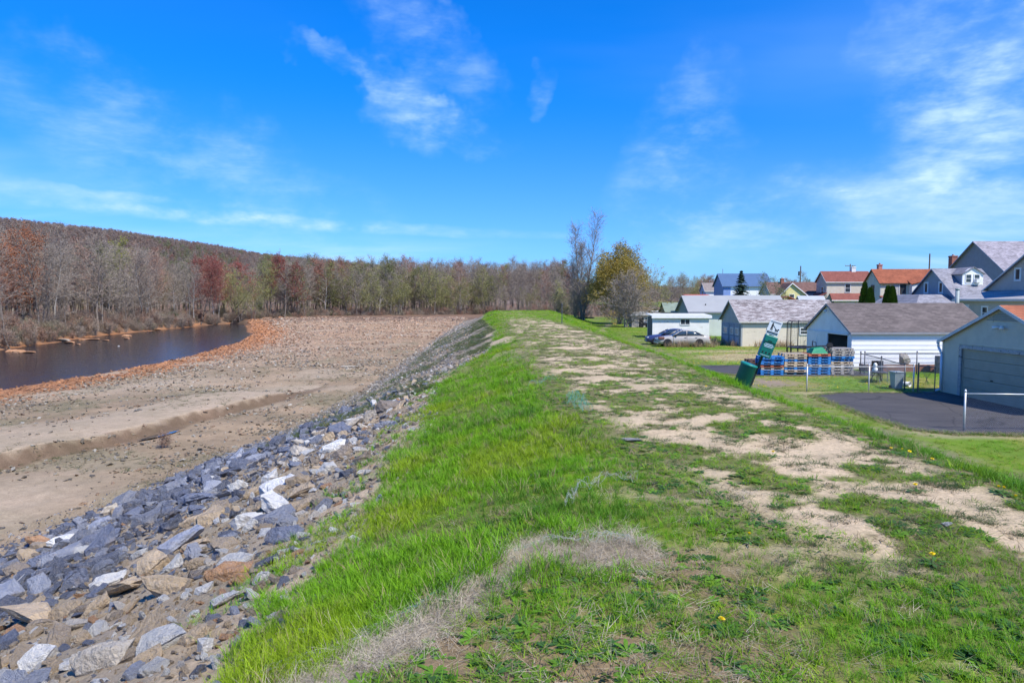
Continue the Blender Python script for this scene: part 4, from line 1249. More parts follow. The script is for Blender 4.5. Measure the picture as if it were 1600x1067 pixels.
# far bank: leaning trunks, fallen logs, ledges of rock
def make_far_bank():
    rng = np.random.default_rng(37)
    bark = mat("wet_bark", (.10, .08, .065), .9, .3, 4, .5)
    pale = mat("bleached_wood", (.42, .37, .31), .85, .25, 4, .4, stretch=(1, 1, 6))
    def trunk(name, label, px, py, length, lean_px, rise, m, r=.16, grp=None):
        x, y = gp(px, py, -4.2)
        z = H1(x, y)-.1
        o = thing(name, label, "tree trunk", (x, y, z), 0, grp)
        mb = MB(); p = Vector((0, 0, 0)); d = Vector((lean_px, rng.normal(0, .12), rise)).normalized()
        n = 7
        for k in range(n):
            d = (d+Vector((rng.normal(0, .05), rng.normal(0, .05), .03))).normalized(); q = p+d*length/n
            mb.tube(p, q, r*(1-.8*k/n), r*(1-.8*(k+1)/n), 7); p = q
        mb.build("trunk", m, o, True)
        br = MB()
        for k in range(6):
            s = d*length*rng.uniform(.35, .95); e = (d+Vector((rng.normal(0, .6), rng.normal(0, .6), rng.normal(.2, .5)))).normalized()
            br.tube(s, s+e*length*rng.uniform(.15, .3), r*.3, r*.06, 5)
        br.build("branch_stubs", m, o)
    trunk("leaning_trunk", "dark bare trunk leaning right over the water's edge, left of the red trees", 313, 506, 8.5, .32, 1, bark)
    trunk("leaning_trunk", "long dark trunk leaning far right at the end of the river pool", 356, 502, 12, .85, 1, bark, .2)
    trunk("leaning_trunk", "lower of two dark trunks leaning right at the river pool's end", 359, 503, 8, 1.05, .9, bark, .17)
    trunk("fallen_log", "bleached white log propped against the bank past the river pool", 393, 490, 5, -.75, .8, pale, .16)
    trunk("leaning_trunk", "crooked dark trunk reaching right above driftwood on the far bank", 178, 496, 7, .7, .8, bark, .2)
    trunk("fallen_log", "pale log lying along the bank under the wood", 228, 487, 4.5, 1, .05, pale, .12)
    trunk("leaning_trunk", "thin dark trunk leaning left at the left edge of the river", 18, 540, 4, -.6, 1, bark, .1)
    # ledges and orange stained slabs at the far waterline
    spec = [(62, 533, 3.4, .9, .75, 'grey', "broad layered grey-tan rock ledge at the far waterline"), (98, 533, 2.6, .8, .62, 'grey', "blocky grey rock ledge beside the layered one on the far bank"),
            (20, 549, 3.6, .9, .35, 'org', "long rust-orange slab at the left end of the far waterline"), (42, 551, 2.0, .7, .3, 'org', "short rust-orange slab jutting into the river at left"),
            (108, 536, 1.8, .7, .45, 'org', "rust-orange block under the blocky grey ledge"), (140, 531, 3.4, .8, .32, 'org', "flat orange shelf of rock right of the grey ledges"),
            (165, 532, 1.3, .5, .2, 'org', "small orange rock just off the flat orange shelf"), (196, 525, 2.6, .8, .4, 'org', "pinkish-orange shelf at the far waterline below the driftwood"),
            (240, 516, 3.4, .8, .45, 'org', "tan-orange mud shelf below the green shrubs"), (198, 529, 1.2, .5, .2, 'org', "small orange stone in the water below the pinkish shelf"),
            (268, 513, 1.6, .6, .35, 'org', "orange block at the waterline beneath the green shrubs"), (122, 538, .9, .4, .15, 'org', "lone flat orange stone in the shallows"),
            (185, 541, .3, .2, .14, 'white', "small white stone showing above the middle of the river")]
    pal = {'grey': (.30, .26, .20), 'org': (.46, .22, .09), 'white': (.7, .68, .62)}
    for i, (px, py, w, d, h, c, l) in enumerate(spec):
        x, y = gp(px, py, WATER_Z)
        o = link_mesh("river_rock", STONES_O[(1, 4, 7, 1, 4)[i % 5]], None, (x, y, WATER_Z+h*.15), (0, 0, rng.uniform(-.3, .3)), (w, d*2.6, h*3.2))
        o.color = (*pal[c], 1); tag(o, l, "rock", "rocks along the far waterline")
    # green shrubs over the water
    for px, py, hgt, l in ((252, 508, 1.8, "leftmost of the dark green shrubs overhanging the river"), (275, 506, 2.0, "middle one of the dark green shrubs overhanging the river"), (295, 502, 2.1, "bright green rightmost shrub overhanging the river")):
        x, y = gp(px, py, -4.0)
        plant(BUSHK_LEAFY, "green_shrub", l, x, y, hgt, rng.uniform(0, 6), (.12, .10, .07), (.055, .11, .035), "green shrubs on the far bank", cat="shrub", width=1.5)
    x, y = gp(405, 492, -3.6)
    plant(BUSHK_LEAFY, "pale_shrub", "pale grey-green small tree in fresh leaf by the river bend", x, y, 5.0, 1, (.3, .28, .25), (.30, .33, .24), cat="tree", width=.75)
BUSHK_LEAFY = TreeKind(seed=497, h=2.2, stems=6, first=.1, limbs=40, ang=55, limb=.45, sub=5, twig=3, twl=.16, tw=.008, r=.007, bend=.25, leaves=2200, leaf=.045)
make_far_bank()

# ------------------------------------------------------------------ trees standing between levee and town
def make_near_trees():
    tall = TreeKind(seed=510, h=20, stems=3, first=.14, limbs=110, ang=42, limb=.24, up=.20, sub=7, twig=5, twl=.055, tw=.0135, r=.0115, bend=.07, spread=.55)
    maple = TreeKind(seed=520, h=13, stems=3, first=.14, limbs=60, ang=80, limb=.46, up=.10, sub=8, twig=6, twl=.06, tw=.013, r=.016, leaves=52000, leaf=.078, dome=True, ball=(.36, .42, .56))
    vase = TreeKind(seed=530, h=9, stems=5, first=.08, limbs=90, ang=66, limb=.50, up=.16, sub=8, twig=7, twl=.075, tw=.013, r=.012, dome=True, leaves=500, leaf=.04)
    apple = TreeKind(seed=540, h=4.5, stems=2, first=.22, limbs=26, ang=66, limb=.55, up=.12, sub=7, twig=6, twl=.10, tw=.010, r=.025, dome=True, leaves=900, leaf=.035, bend=.22)
    z = -2.6
    plant(tall, "tall_bare_tree", "tallest bare tree, slender upright limbs rising far above the others", 12.2, 118, 18.2, .4, (.30, .265, .24), (.30, .26, .25), z=z, width=1.15)
    plant(tall, "tall_bare_tree", "shorter bare tree with upright limbs close to the foot of the tallest one", 11.2, 121, 11.0, 2.5, (.30, .265, .24), (.30, .26, .25), z=z, width=.8)
    plant(maple, "leafing_maple", "broad round tree in golden-green spring leaf behind the grey bare one", 18.0, 114, 12.8, 1.2, (.17, .145, .12), (.33, .25, .055), z=z, width=1.03)
    plant(vase, "vase_shaped_tree", "bare grey vase-shaped tree in front of the golden-green one", 17.1, 102, 7.9, .2, (.30, .265, .24), (.30, .25, .22), z=z, width=1.25)
    plant(apple, "apple_tree", "low crooked spreading tree on the grass left of the shack", 11.3, 116, 4.4, .8, (.16, .14, .12), (.19, .185, .12), z=z, width=1.1)
    plant(apple, "apple_tree", "rounder small spreading tree left of the crooked low one", 8.7, 121, 4.9, 2.9, (.15, .13, .11), (.20, .20, .11), z=z)
    plant(BANKT[1], "thicket_tree", "bare reddish thicket tree at the right foot of the golden-green tree", 22.5, 124, 8.4, .8, (.3, .24, .2), (.34, .22, .15), z=z)
    plant(BANKT[2], "thicket_tree", "bare brownish tree right of the reddish thicket, behind the white box shed", 26.5, 133, 8.0, 2.0, (.3, .25, .21), (.27, .20, .16), z=z)
    plant(BARE[2], "bare_tree", "thin tall bare tree peeking up right of the golden-green tree", 24.2, 140, 12.3, 1.0, (.33, .30, .27), (.25, .21, .19), z=z, width=.6)
    plant(BUSHK_LEAFY, "upright_shrub", "small dark upright shrub beside the dirt track", 8.0, 124, 2.6, 0, (.13, .11, .09), (.115, .14, .05), z=z-.3, cat="shrub", width=.6)
    plant(BUSHK_LEAFY, "yellow_green_shrub", "round olive shrub at the field's far edge behind the dirt track", 10.9, 148, 3.4, 1, (.2, .17, .12), (.26, .23, .08), z=z, cat="shrub", width=1.3)
    plant(BUSHK_LEAFY, "dark_green_shrub", "low dark green shrub behind the shack's right end", 25.6, 122, 2.4, 1, (.13, .11, .09), (.075, .12, .035), z=z, cat="shrub", width=1.5)
    plant(BANKT[0], "greening_tree", "wispy pale green tree in front of the blue house", 37.5, 101, 7.3, 1, (.22, .2, .16), (.16, .21, .085), z=-2.4, width=.8)
    plant(BANKT[2], "greening_tree", "wispy olive tree in front of the yellow house's left side", 40.5, 104, 6.8, 2, (.22, .2, .16), (.17, .20, .09), z=-2.3, width=.85)
    for i, (X, Y, hh) in enumerate(((67, 190, 9), (75, 175, 9.5), (98, 190, 10), (88, 150, 8.8), (108, 160, 9.5))):
        plant(BARE[i % 4], "bare_tree", "bare treetop showing above the far rooftops", X, Y, hh, i, (.2, .17, .15), (.24, .19, .175), "bare treetops above the roofs", z=-1.5)
    # spruce
    R_ = random.Random(55)
    sp = thing("spruce_tree", "dark green conical spruce standing before the blue house", "tree", (33.6, 100, -2.5))
    MB().tube((0, 0, -.1), (0, 0, 8.2), .16, .02, 7).build("trunk", mat("spruce_bark", (.13, .10, .08), .9, .3, 4), sp)
    vs, fs = [], []
    z_ = .6
    while z_ < 8.3:
        t = z_/8.4; rad = 3.5*(1-t)**.95+.06
        nb = int(10+13*(1-t))
        for k in range(nb):
            a = 6.283*k/nb+R_.uniform(-.2, .2); L_ = rad*R_.uniform(.72, 1.1); dz = R_.uniform(-.1, .1)
            for s in range(9):
                u = (s+R_.random())/9
                cx, cy, cz = math.cos(a)*L_*u, math.sin(a)*L_*u, z_+dz-.22*L_*u*u+.10*u
                w = .30*(1-.45*u)*R_.uniform(.7, 1.2)
                tx, ty = -math.sin(a)*w, math.cos(a)*w
                o = len(vs); q = .13*R_.uniform(.6, 1.3)
                vs += [(cx-tx, cy-ty, cz-.07*R_.random()), (cx+math.cos(a)*q, cy+math.sin(a)*q, cz-.03), (cx+tx, cy+ty, cz-.07*R_.random()), (cx-math.cos(a)*q, cy-math.sin(a)*q, cz+.09)]
                fs.append((o, o+1, o+2, o+3))
        z_ += .27
    o = link_mesh("crown", mesh_from("crown", vs, fs, mat_leaf("spruce_needles", (.028, .055, .038), .1)), sp)
    # arborvitae
    def cone_mesh(seed):
        r_ = random.Random(seed); vs, fs = [], []
        for _ in range(5200):
            t = r_.random()**.8; rad = .62*math.sin(math.pi*min(1, .16+.84*(1-t)))**.8*(1-t)**.35+.03
            a = r_.uniform(0, 6.283); rr = rad*math.sqrt(r_.uniform(.45, 1)); c = (rr*math.cos(a), rr*math.sin(a), .1+4.9*t)
            d = _norm((math.cos(a)*.6+r_.gauss(0, .3), math.sin(a)*.6+r_.gauss(0, .3), 1)); p, q = _perp(d); s = .055*r_.uniform(.6, 1.4); o = len(vs)
            for u, v in ((-.5, 0), (.5, 0), (.3, 2.2), (-.3, 2.2)): vs.append(tuple(c[i]+s*(p[i]*u*1.6+d[i]*v) for i in range(3)))
            fs.append((o, o+1, o+2, o+3))
        return mesh_from("crown", vs, fs, mat_leaf("arborvitae_leaves", (.06, .115, .014), .15))
    cms = [cone_mesh(61), cone_mesh(62)]
    tr = MB().tube((0, 0, -.2), (0, 0, 3.5), .07, .03, 6).mesh("trunk", MATS["spruce_bark"])
    for i, (px, Y, hh, l) in enumerate(((1349.5, 72, 5.75, "left one of the pair of cone-shaped evergreens before the red-roofed tan house"), (1358.5, 71, 5.2, "shorter right one of the pair of cone-shaped evergreens before the red-roofed tan house"),
                                       (1386, 68, 5.3, "left one of the touching evergreen cones before the cream house"), (1393, 67.4, 5.25, "right one of the touching evergreen cones before the cream house"))):
        X = (px-800)/FPX*Y
        o = thing("arborvitae", l, "evergreen", (X, Y, -2.5+float(sstep(np.array(X), 34, 52))), i, "cone-shaped evergreens behind the white garage")
        o.scale = (1.1, 1.1, hh/5.0)
        link_mesh("crown", cms[i % 2], o); link_mesh("trunk", tr, o)
make_near_trees()

# ------------------------------------------------------------------ the town beside the levee
ZT = -2.5
glass = mat("window_glass", (.035, .045, .055), .08, .2, 2, spec=.6)
dark_in = mat("painted_interior_shade", (.02, .02, .022), .9, .3, 2)  # near-black colour that paints the shade inside openings
white_trim = mat("white_trim", (.74, .74, .72), .55, .08, 3)
galv = mat("galvanised_steel", (.42, .44, .46), .42, .18, 6, metal=.7)
dark_steel = mat("dull_steel", (.13, .13, .135), .55, .2, 6, metal=.5)
black_plastic = mat("black_plastic", (.018, .018, .02), .5, .2, 5)
concrete = mat("concrete", (.40, .38, .34), .9, .18, 3, .3)

def mat_asphalt():
    m, nt, b = _nt("asphalt")
    v = _map(nt)
    n1, n2 = _noise(nt, v, 60, 4, .7), _noise(nt, _map(nt, (.35, 1.4, 1)), .9, 5, .6)
    c = _mul(nt, (.055, .050, .048), _ramp(nt, n1, [(.3, (.8, .8, .8)), (.7, (1.25, 1.25, 1.25))]))
    c = _mul(nt, c, _ramp(nt, n2, [(.3, (.8, .8, .82)), (.7, (1.35, 1.33, 1.3))]))
    vo = nt.nodes.new("ShaderNodeTexVoronoi"); vo.feature = 'DISTANCE_TO_EDGE'; vo.inputs["Scale"].default_value = .42
    wv = nt.nodes.new("ShaderNodeMix"); wv.data_type = 'VECTOR'; wv.inputs["Factor"].default_value = .22
    nz = nt.nodes.new("ShaderNodeTexNoise"); nz.inputs["Scale"].default_value = 1.6; nt.links.new(v, nz.inputs["Vector"])
    nt.links.new(v, wv.inputs["A"]); nt.links.new(nz.outputs["Color"], wv.inputs["B"]); nt.links.new(wv.outputs["Result"], vo.inputs["Vector"])
    c = _mul(nt, c, _ramp(nt, vo.outputs["Distance"], [(.0, (.45, .45, .45)), (.012, (1, 1, 1))]))
    st = _ramp(nt, _noise(nt, v, .35, 4, .6), [(.56, (0, 0, 0)), (.70, (.45, .45, .45))])
    c = _mul(nt, c, (.12, .11, .10), 'MIX', st)
    nt.links.new(c, b.inputs["Base Color"]); b.inputs["Roughness"].default_value = .85
    _bump(nt, n1, .4, .01, b)
    return m
ASPH = mat_asphalt()

def paving(name, pts, z, seed):
    """thin asphalt sheet with a ragged edge and its own skirt"""
    rng = random.Random(seed)
    q = []
    for (a, b) in zip(pts, pts[1:]+pts[:1]):
        L_ = math.dist(a, b); n = max(2, int(L_/.35))
        for k in range(n):
            t = k/n; w = 0 if k == 0 else rng.uniform(-.07, .07)
            dx, dy = (b[0]-a[0])/L_, (b[1]-a[1])/L_
            q.append((a[0]+(b[0]-a[0])*t-dy*w, a[1]+(b[1]-a[1])*t+dx*w))
    n = len(q)
    bm = bmesh.new()
    top = [bm.verts.new((x, y, z)) for x, y in q]; bot = [bm.verts.new((x, y, z-.12)) for x, y in q]
    bm.faces.new(top)
    for i in range(n): bm.faces.new((top[i], bot[i], bot[(i+1) % n], top[(i+1) % n]))
    bmesh.ops.recalc_face_normals(bm, faces=bm.faces); bmesh.ops.triangulate(bm, faces=[f for f in bm.faces if len(f.verts) > 4])
    me = bpy.data.meshes.new(name); bm.to_mesh(me); bm.free(); me.materials.append(ASPH)
    return tag(link_mesh(name, me), kind="structure")
paving("driveway", [(12.9, 28.9), (12.5, 24.5), (12.6, 21.3), (13.6, 20.6), (16, 20.3), (19.02, 20.2), (19.02, 29.98), (18, 29.7), (14.5, 29.75)], ZT+.04, 1)
paving("lane", [(10.3, 42.2), (10.7, 39.2), (11.9, 37.0), (13.0, 36.4), (19.9, 36.6), (19.9, 42.6)], ZT+.035, 2)
paving("concrete_apron", [(17.7, 29.72), (19.02, 29.98), (19.02, 20.2), (18.6, 20.2), (18.6, 29.3)], ZT+.048, 3).data.materials[0] = mat("dark_apron", (.085, .075, .07), .9, .3, 3)

# ---- windows, doors, gabled buildings
def wall_frame(face, off):
    """returns place(u, z, d): point on a wall; u runs along the wall, d stands out of it"""
    if face == '-y': return lambda u, z, d: (u, off-d, z)
    if face == '+y': return lambda u, z, d: (u, off+d, z)
    if face == '-x': return lambda u, z, d: (off-d, u, z)
    if face == '+x': return lambda u, z, d: (off+d, u, z)
def wbox(mb, P, u0, u1, z0, z1, d0, d1):
    a, b = P(u0, z0, d0), P(u1, z1, d1)
    return mb.box(min(a[0], b[0]), max(a[0], b[0]), min(a[1], b[1]), max(a[1], b[1]), min(a[2], b[2]), max(a[2], b[2]))
def window(parent, face, off, uc, zc, w, h, trim=None, panes=(1, 2), fw=.09, name="window"):
    P = wall_frame(face, off); trim = trim or white_trim
    mb = MB(); u0, u1, z0, z1 = uc-w/2, uc+w/2, zc-h/2, zc+h/2
    wbox(mb, P, u0-fw, u0, z0-fw, z1+fw, -.01, .055); wbox(mb, P, u1, u1+fw, z0-fw, z1+fw, -.01, .055)
    wbox(mb, P, u0, u1, z1, z1+fw, -.01, .053); wbox(mb, P, u0, u1, z0-fw, z0, -.01, .07)
    o = mb.build(name, trim, parent)
    nx, nz = panes; b = .025
    pm = MB()
    for i in range(nx):
        for j in range(nz):
            wbox(pm, P, u0+(u1-u0)*i/nx+b, u0+(u1-u0)*(i+1)/nx-b, z0+(z1-z0)*j/nz+b, z0+(z1-z0)*(j+1)/nz-b, .004, .014)
    pm.build("pane", glass, o)
    mm = MB()
    for i in range(1, nx): wbox(mm, P, u0+(u1-u0)*i/nx-b, u0+(u1-u0)*i/nx+b, z0, z1, .003, .035)
    for j in range(1, nz): wbox(mm, P, u0, u1, z0+(z1-z0)*j/nz-b, z0+(z1-z0)*j/nz+b, .002, .033)
    if mm.v: mm.build("muntin", trim, o)
    return o

def gable_building(name, label, x0, x1, y0, y1, eave, ridge, wall_m, gable_m, roof_m, zg=ZT, over=.28, rake=.22, trim=None, cat="house", openings=None, apex=None, fascia=True, thick=.10):
    """ridge along x, gables at x0 and x1. local coordinates: origin at (x0, y0, zg)"""
    W, D = x1-x0, y1-y0; ya = D/2 if apex is None else apex
    o = thing(name, label, cat, (x0, y0, zg))
    t = .14
    MB().box(t, W-t, 0, t, 0, eave-.02).build("wall", wall_m, o)
    MB().box(t, W-t, D-t, D, 0, eave-.02).build("wall", wall_m, o)
    s0, s1 = (ridge-eave)/ya, (ridge-eave)/(D-ya)
    if openings:                                   # gable with a real doorway: u0, u1, top
        u0, u1, zt = openings
        mb = MB()
        mb.prism([(0, 0), (u0, 0), (u0, min(eave+s0*u0, ridge)-.02), (0, eave-.02)], 'x', 0, t)
        mb.prism([(u1, 0), (D, 0), (D, eave-.02), (u1, min(eave+s1*(D-u1), ridge)-.02)], 'x', 0, t)
        top = [(u0, zt), (u1, zt)]
        top += [(u1, eave+(s1*(D-u1) if u1 > ya else s0*u1)-.02)] + ([(ya, ridge-.02)] if u0 < ya < u1 else []) + [(u0, eave+(s0*u0 if u0 < ya else s1*(D-u0))-.02)]
        mb.prism(top, 'x', 0.0005, t)
        mb.build("gable_wall", gable_m, o)
    else:
        MB().prism([(0, 0), (D, 0), (D, eave-.02), (ya, ridge-.02), (0, eave-.02)], 'x', 0, t).build("gable_wall", gable_m, o)
    MB().prism([(0, 0), (D, 0), (D, eave-.02), (ya, ridge-.02), (0, eave-.02)], 'x', W-t, W).build("gable_wall", gable_m, o)
    up = .05
    rf = MB()
    rf.slab([(-rake, -over, eave-s0*over+up), (W+rake, -over, eave-s0*over+up), (W+rake, ya, ridge+up), (-rake, ya, ridge+up)], thick*.6)
    rf.slab([(-rake, ya, ridge+up), (W+rake, ya, ridge+up), (W+rake, D+over, eave-s1*over+up), (-rake, D+over, eave-s1*over+up)], thick*.6)
    r = rf.build("roof", roof_m, o)
    if fascia:
        tm = trim or white_trim; fb = MB(); h = .15; e = .02
        for xx in (-rake-e, W+rake):
            fb.prism([(-over-e, eave-s0*over+up-h), (ya, ridge+up-h), (ya, ridge+up-.012), (-over-e, eave-s0*over+up-.012)], 'x', xx, xx+e)
            fb.prism([(ya, ridge+up-h), (D+over+e, eave-s1*over+up-h), (D+over+e, eave-s1*over+up-.012), (ya, ridge+up-.012)], 'x', xx, xx+e)
        fb.build("rake_board", tm, o)
        MB().box(-rake, W+rake, -over-.06, -over+.03, eave-s0*over-.09, eave-s0*over+.035).build("gutter", tm, o)
    return o

def siding(o, face, off, z0, z1, pitch, m, span, holes=()):
    """lap boards, one object each; span(z) gives u0, u1 of the wall at that height; holes: (u0, u1, z0, z1)"""
    P = wall_frame(face, off)
    n = int(round((z1-z0)/pitch))
    cache = {}
    for k in range(n):
        za, zb = z0+k*pitch, z0+(k+1)*pitch+.008
        u0, u1 = span(zb)
        if u1-u0 < .1: continue
        segs = [(u0, u1)]
        for (a, b, c, d) in holes:
            if zb > c+.005 and za < d-.02:
                segs = [s for q in segs for s in ((q[0], min(q[1], a)), (max(q[0], b), q[1])) if s[1]-s[0] > .04]
        for (a, b) in segs:
            mb = MB()
            vs = [P(a, za, .001), P(b, za, .001), P(b, za, .030), P(a, za, .030), P(a, zb, .001), P(b, zb, .001), P(b, zb, .006), P(a, zb, .006)]
            mb._add(vs, [(0, 1, 2, 3), (3, 2, 6, 7), (4, 7, 6, 5), (0, 4, 5, 1), (0, 3, 7, 4), (1, 5, 6, 2)])
            mb.build("siding_board", m, o)

def chimney(parent, x, y, z0, z1, w, m, cap=None):
    c = MB(); c.box(x-w/2, x+w/2, y-w/2, y+w/2, z0, z1); c.box(x-w/2-.06, x+w/2+.06, y-w/2-.06, y+w/2+.06, z1-.18, z1-.05)
    o = c.build("chimney", m, parent)
    MB().tube((x, y, z1), (x, y, z1+.22), w*.22, w*.2, 10).build("flue", cap or concrete, o)

brick = mat("chimney_brick", (.30, .13, .09), .85, .3, 9, .3)
# ---- grey garage with the closed door
def garage_grey():
    wall = mat("grey_siding", (.58, .53, .42), .6, .10, 2.0, dirt=((.42, .39, .32), .58, .75, 1.4))
    roof = mat_shingle("rust_red_shingles", (.36, .13, .07), .35)
    o = gable_building("garage", "grey-sided garage with wide ribbed door at the right edge, facing the driveway", 19.1, 26.3, 22.9, 30.0, 2.35, 3.85, wall, wall, roof, cat="garage", over=.22, rake=.16, trim=mat("weathered_trim", (.55, .56, .57), .6, .15, 4), openings=(1.25, 5.85, 2.04))
    D = 7.1
    def span(z): 
        if z <= 2.35: return (0.07, D-.07)
        k = (z-2.35)/1.5*(D/2); return (k+.02, D-k-.02)
    siding(o, '-x', 0, 0.05, 3.72, .122, wall, span, [(1.08, 6.02, -1, 2.2), (3.05, 4.05, 3.27, 3.7)])
    siding(o, '-y', 0, 0.05, 2.2, .122, wall, lambda z: (.08, 7.1))
    P = wall_frame('-x', 0)
    tr = MB()
    wbox(tr, P, 1.09, 1.25, 0, 2.2, -.02, .05); wbox(tr, P, 5.85, 6.01, 0, 2.2, -.02, .05); wbox(tr, P, 1.25, 5.85, 2.05, 2.2, -.02, .049)
    tr.build("door_frame", mat("shabby_trim", (.40, .40, .40), .7, .3, 5, dirt=((.12, .12, .12), .55, .62, 5)), o)
    cb = MB(); wbox(cb, P, -.03, .07, 0, 2.3, -.02, .045); wbox(cb, P, D-.07, D+.03, 0, 2.3, -.02, .045); cb.build("corner_board", wall, o)
    door = mat("ribbed_door_paint", (.36, .35, .29), .5, .12, 2)
    for k in range(5):                                   # five hinged sections
        z0 = .02+k*.406; mb = MB()
        wbox(mb, P, 1.26, 5.84, z0, z0+.395, -.10, -.06)
        for j in range(4): wbox(mb, P, 1.28, 5.82, z0+.02+j*.095, z0+.085+j*.095, -.06, -.045)
        sec = mb.build("door_panel", door, o)
    MB().box(.045, .075, 4.0, 4.16, .85, .9).build("door_handle", black_plastic, o)
    # triangular louvre in the gable
    for k in range(6):
        z0 = 3.29+k*.065; hw = (3.72-z0)/1.5*(D/2)*.95-.12
        if hw < .05: continue
        mb = MB(); wbox(mb, P, D/2-hw, D/2+hw, z0, z0+.04, -.02, .035); mb.build("louvre_slat", mat("louvre_grey", (.24, .27, .28), .6, .1, 3), o)
    # flood lamps
    fl = MB(); wbox(fl, P, D/2-.06, D/2+.06, 2.98, 3.1, 0, .06); lamp = fl.build("flood_light", white_trim, o)
    for s in (-1, 1):
        hd = MB(); hd.tube((-.08, D/2+s*.08, 3.05), (-.22, D/2+s*.24, 3.0), .035, .085, 12); hd.build("lamp_head", white_trim, lamp, True)
    # downspout at the far corner
    dp = MB(); y = D+.2
    dp.path([(-.12, y, 2.22), (-.12, y-.02, 2.02), (-.09, D-.02, 1.72), (-.09, D-.02, .16), (-.32, D+.02, .08)], .05, 8)
    dp.build("downspout", mat("white_metal", (.70, .72, .78), .4, .06, 3), o, True)
garage_grey()

# ---- white garage with brown roof
def garage_white():
    wall = mat("white_siding", (.80, .80, .79), .55, .05, 1.5, dirt=((.60, .57, .50), .60, .78, 1.1))
    gab = mat("white_gable_boards", (.80, .79, .77), .6, .08, 1.5)
    roof = mat_shingle("brown_shingles", (.145, .12, .11), .35)
    o = gable_building("garage", "white garage with brown shingle roof and half-open doors behind the pallets", 20.0, 28.3, 40.0, 46.0, 2.25, 3.85, wall, gab, roof, cat="garage", trim=mat("dark_trim", (.25, .25, .27), .6, .1, 3), openings=(.45, 5.7, 1.98), over=.16, rake=.15)
    siding(o, '-y', 0, .16, 2.2, .255, wall, lambda z: (.02, 8.28))
    MB().box(0, 8.3, -.05, -.002, -.05, .155).build("foundation", concrete, o)
    P = wall_frame('-x', 0)
    d = MB(); wbox(d, P, 2.85, 5.8, .06, 2.0, .03, .08); door = d.build("sliding_door", gab, o)
    bt = MB()
    for u in (2.85, 4.3, 5.68): wbox(bt, P, u, u+.12, .08, 1.98, .08, .1)
    wbox(bt, P, 2.97, 5.68, 1.86, 1.98, .08, .098); bt.build("batten", gab, door)
    rl = MB(); wbox(rl, P, .3, 5.85, 2.0, 2.1, .005, .09); rl.build("door_track", white_trim, o)
    lb = MB(); lb.tube((-.1, 3.0, 3.45), (-.28, 2.95, 3.36), .05, .09, 10); lb.build("lamp", white_trim, o, True)
    st = MB()                                              # things standing in the dark doorway
    st.tube((.6, 1.5, 0), (.6, 1.5, 1.9), .03); st.box(.8, 1.3, .6, 1.4, 0, 1.1); st.build("stored_timber", mat("stored_timber", (.22, .19, .16), .8, .3, 4), o)
    MB().box(.15, 8.15, .15, 5.85, .0, .05).build("floor_slab", concrete, o)
garage_white()

# ---- cream garage with the weathered roof
def garage_cream():
    stucco = mat("cream_stucco", (.66, .585, .45), .9, .10, 1.2, .2, dirt=((.42, .35, .27), .60, .70, 2.2))
    gab = mat_siding("blue_grey_boards", (.34, .36, .36), .18)
    roof = mat_shingle("weathered_shingles", (.20, .17, .165), .5, streak=(.47, .44, .43))
    o = gable_building("garage", "cream-walled garage with flaking weathered roof and blue-grey doors", 20.1, 28.8, 59.6, 65.2, 2.3, 4.05, stucco, gab, roof, cat="garage", over=.2, rake=.25, trim=mat("peeling_trim", (.56, .53, .48), .8, .2, 4))
    MB().box(.02, 8.68, -.012, .0, 1.93, 2.28).build("eave_strip", mat("grey_eave_strip", (.36, .35, .32), .8, .2, 3), o)  # thin grey strip on the wall face below the eave
    window(o, '-y', 0, 2.6, 1.35, .5, .5); window(o, '-y', 0, 5.6, 1.35, .75, .5)
    P = wall_frame('-x', 0)
    dm = mat("old_door_paint", (.25, .28, .33), .7, .2, 3)
    for k, (a, b) in enumerate(((.25, 1.6), (1.66, 3.0), (3.2, 5.2))):
        mb = MB(); wbox(mb, P, a, b, .03, 1.95, .01, .05); dr = mb.build("door", dm, o)
        window(dr, '-x', -.05, (a+b)/2, 1.28, (b-a)*.55, .5, panes=(3, 1), fw=.06)
        pn = MB(); wbox(pn, P, a+.15, b-.15, .2, .8, .05, .065); pn.build("panel", mat("door_panel_paint", (.36, .40, .46), .7, .2, 3), dr)
garage_cream()

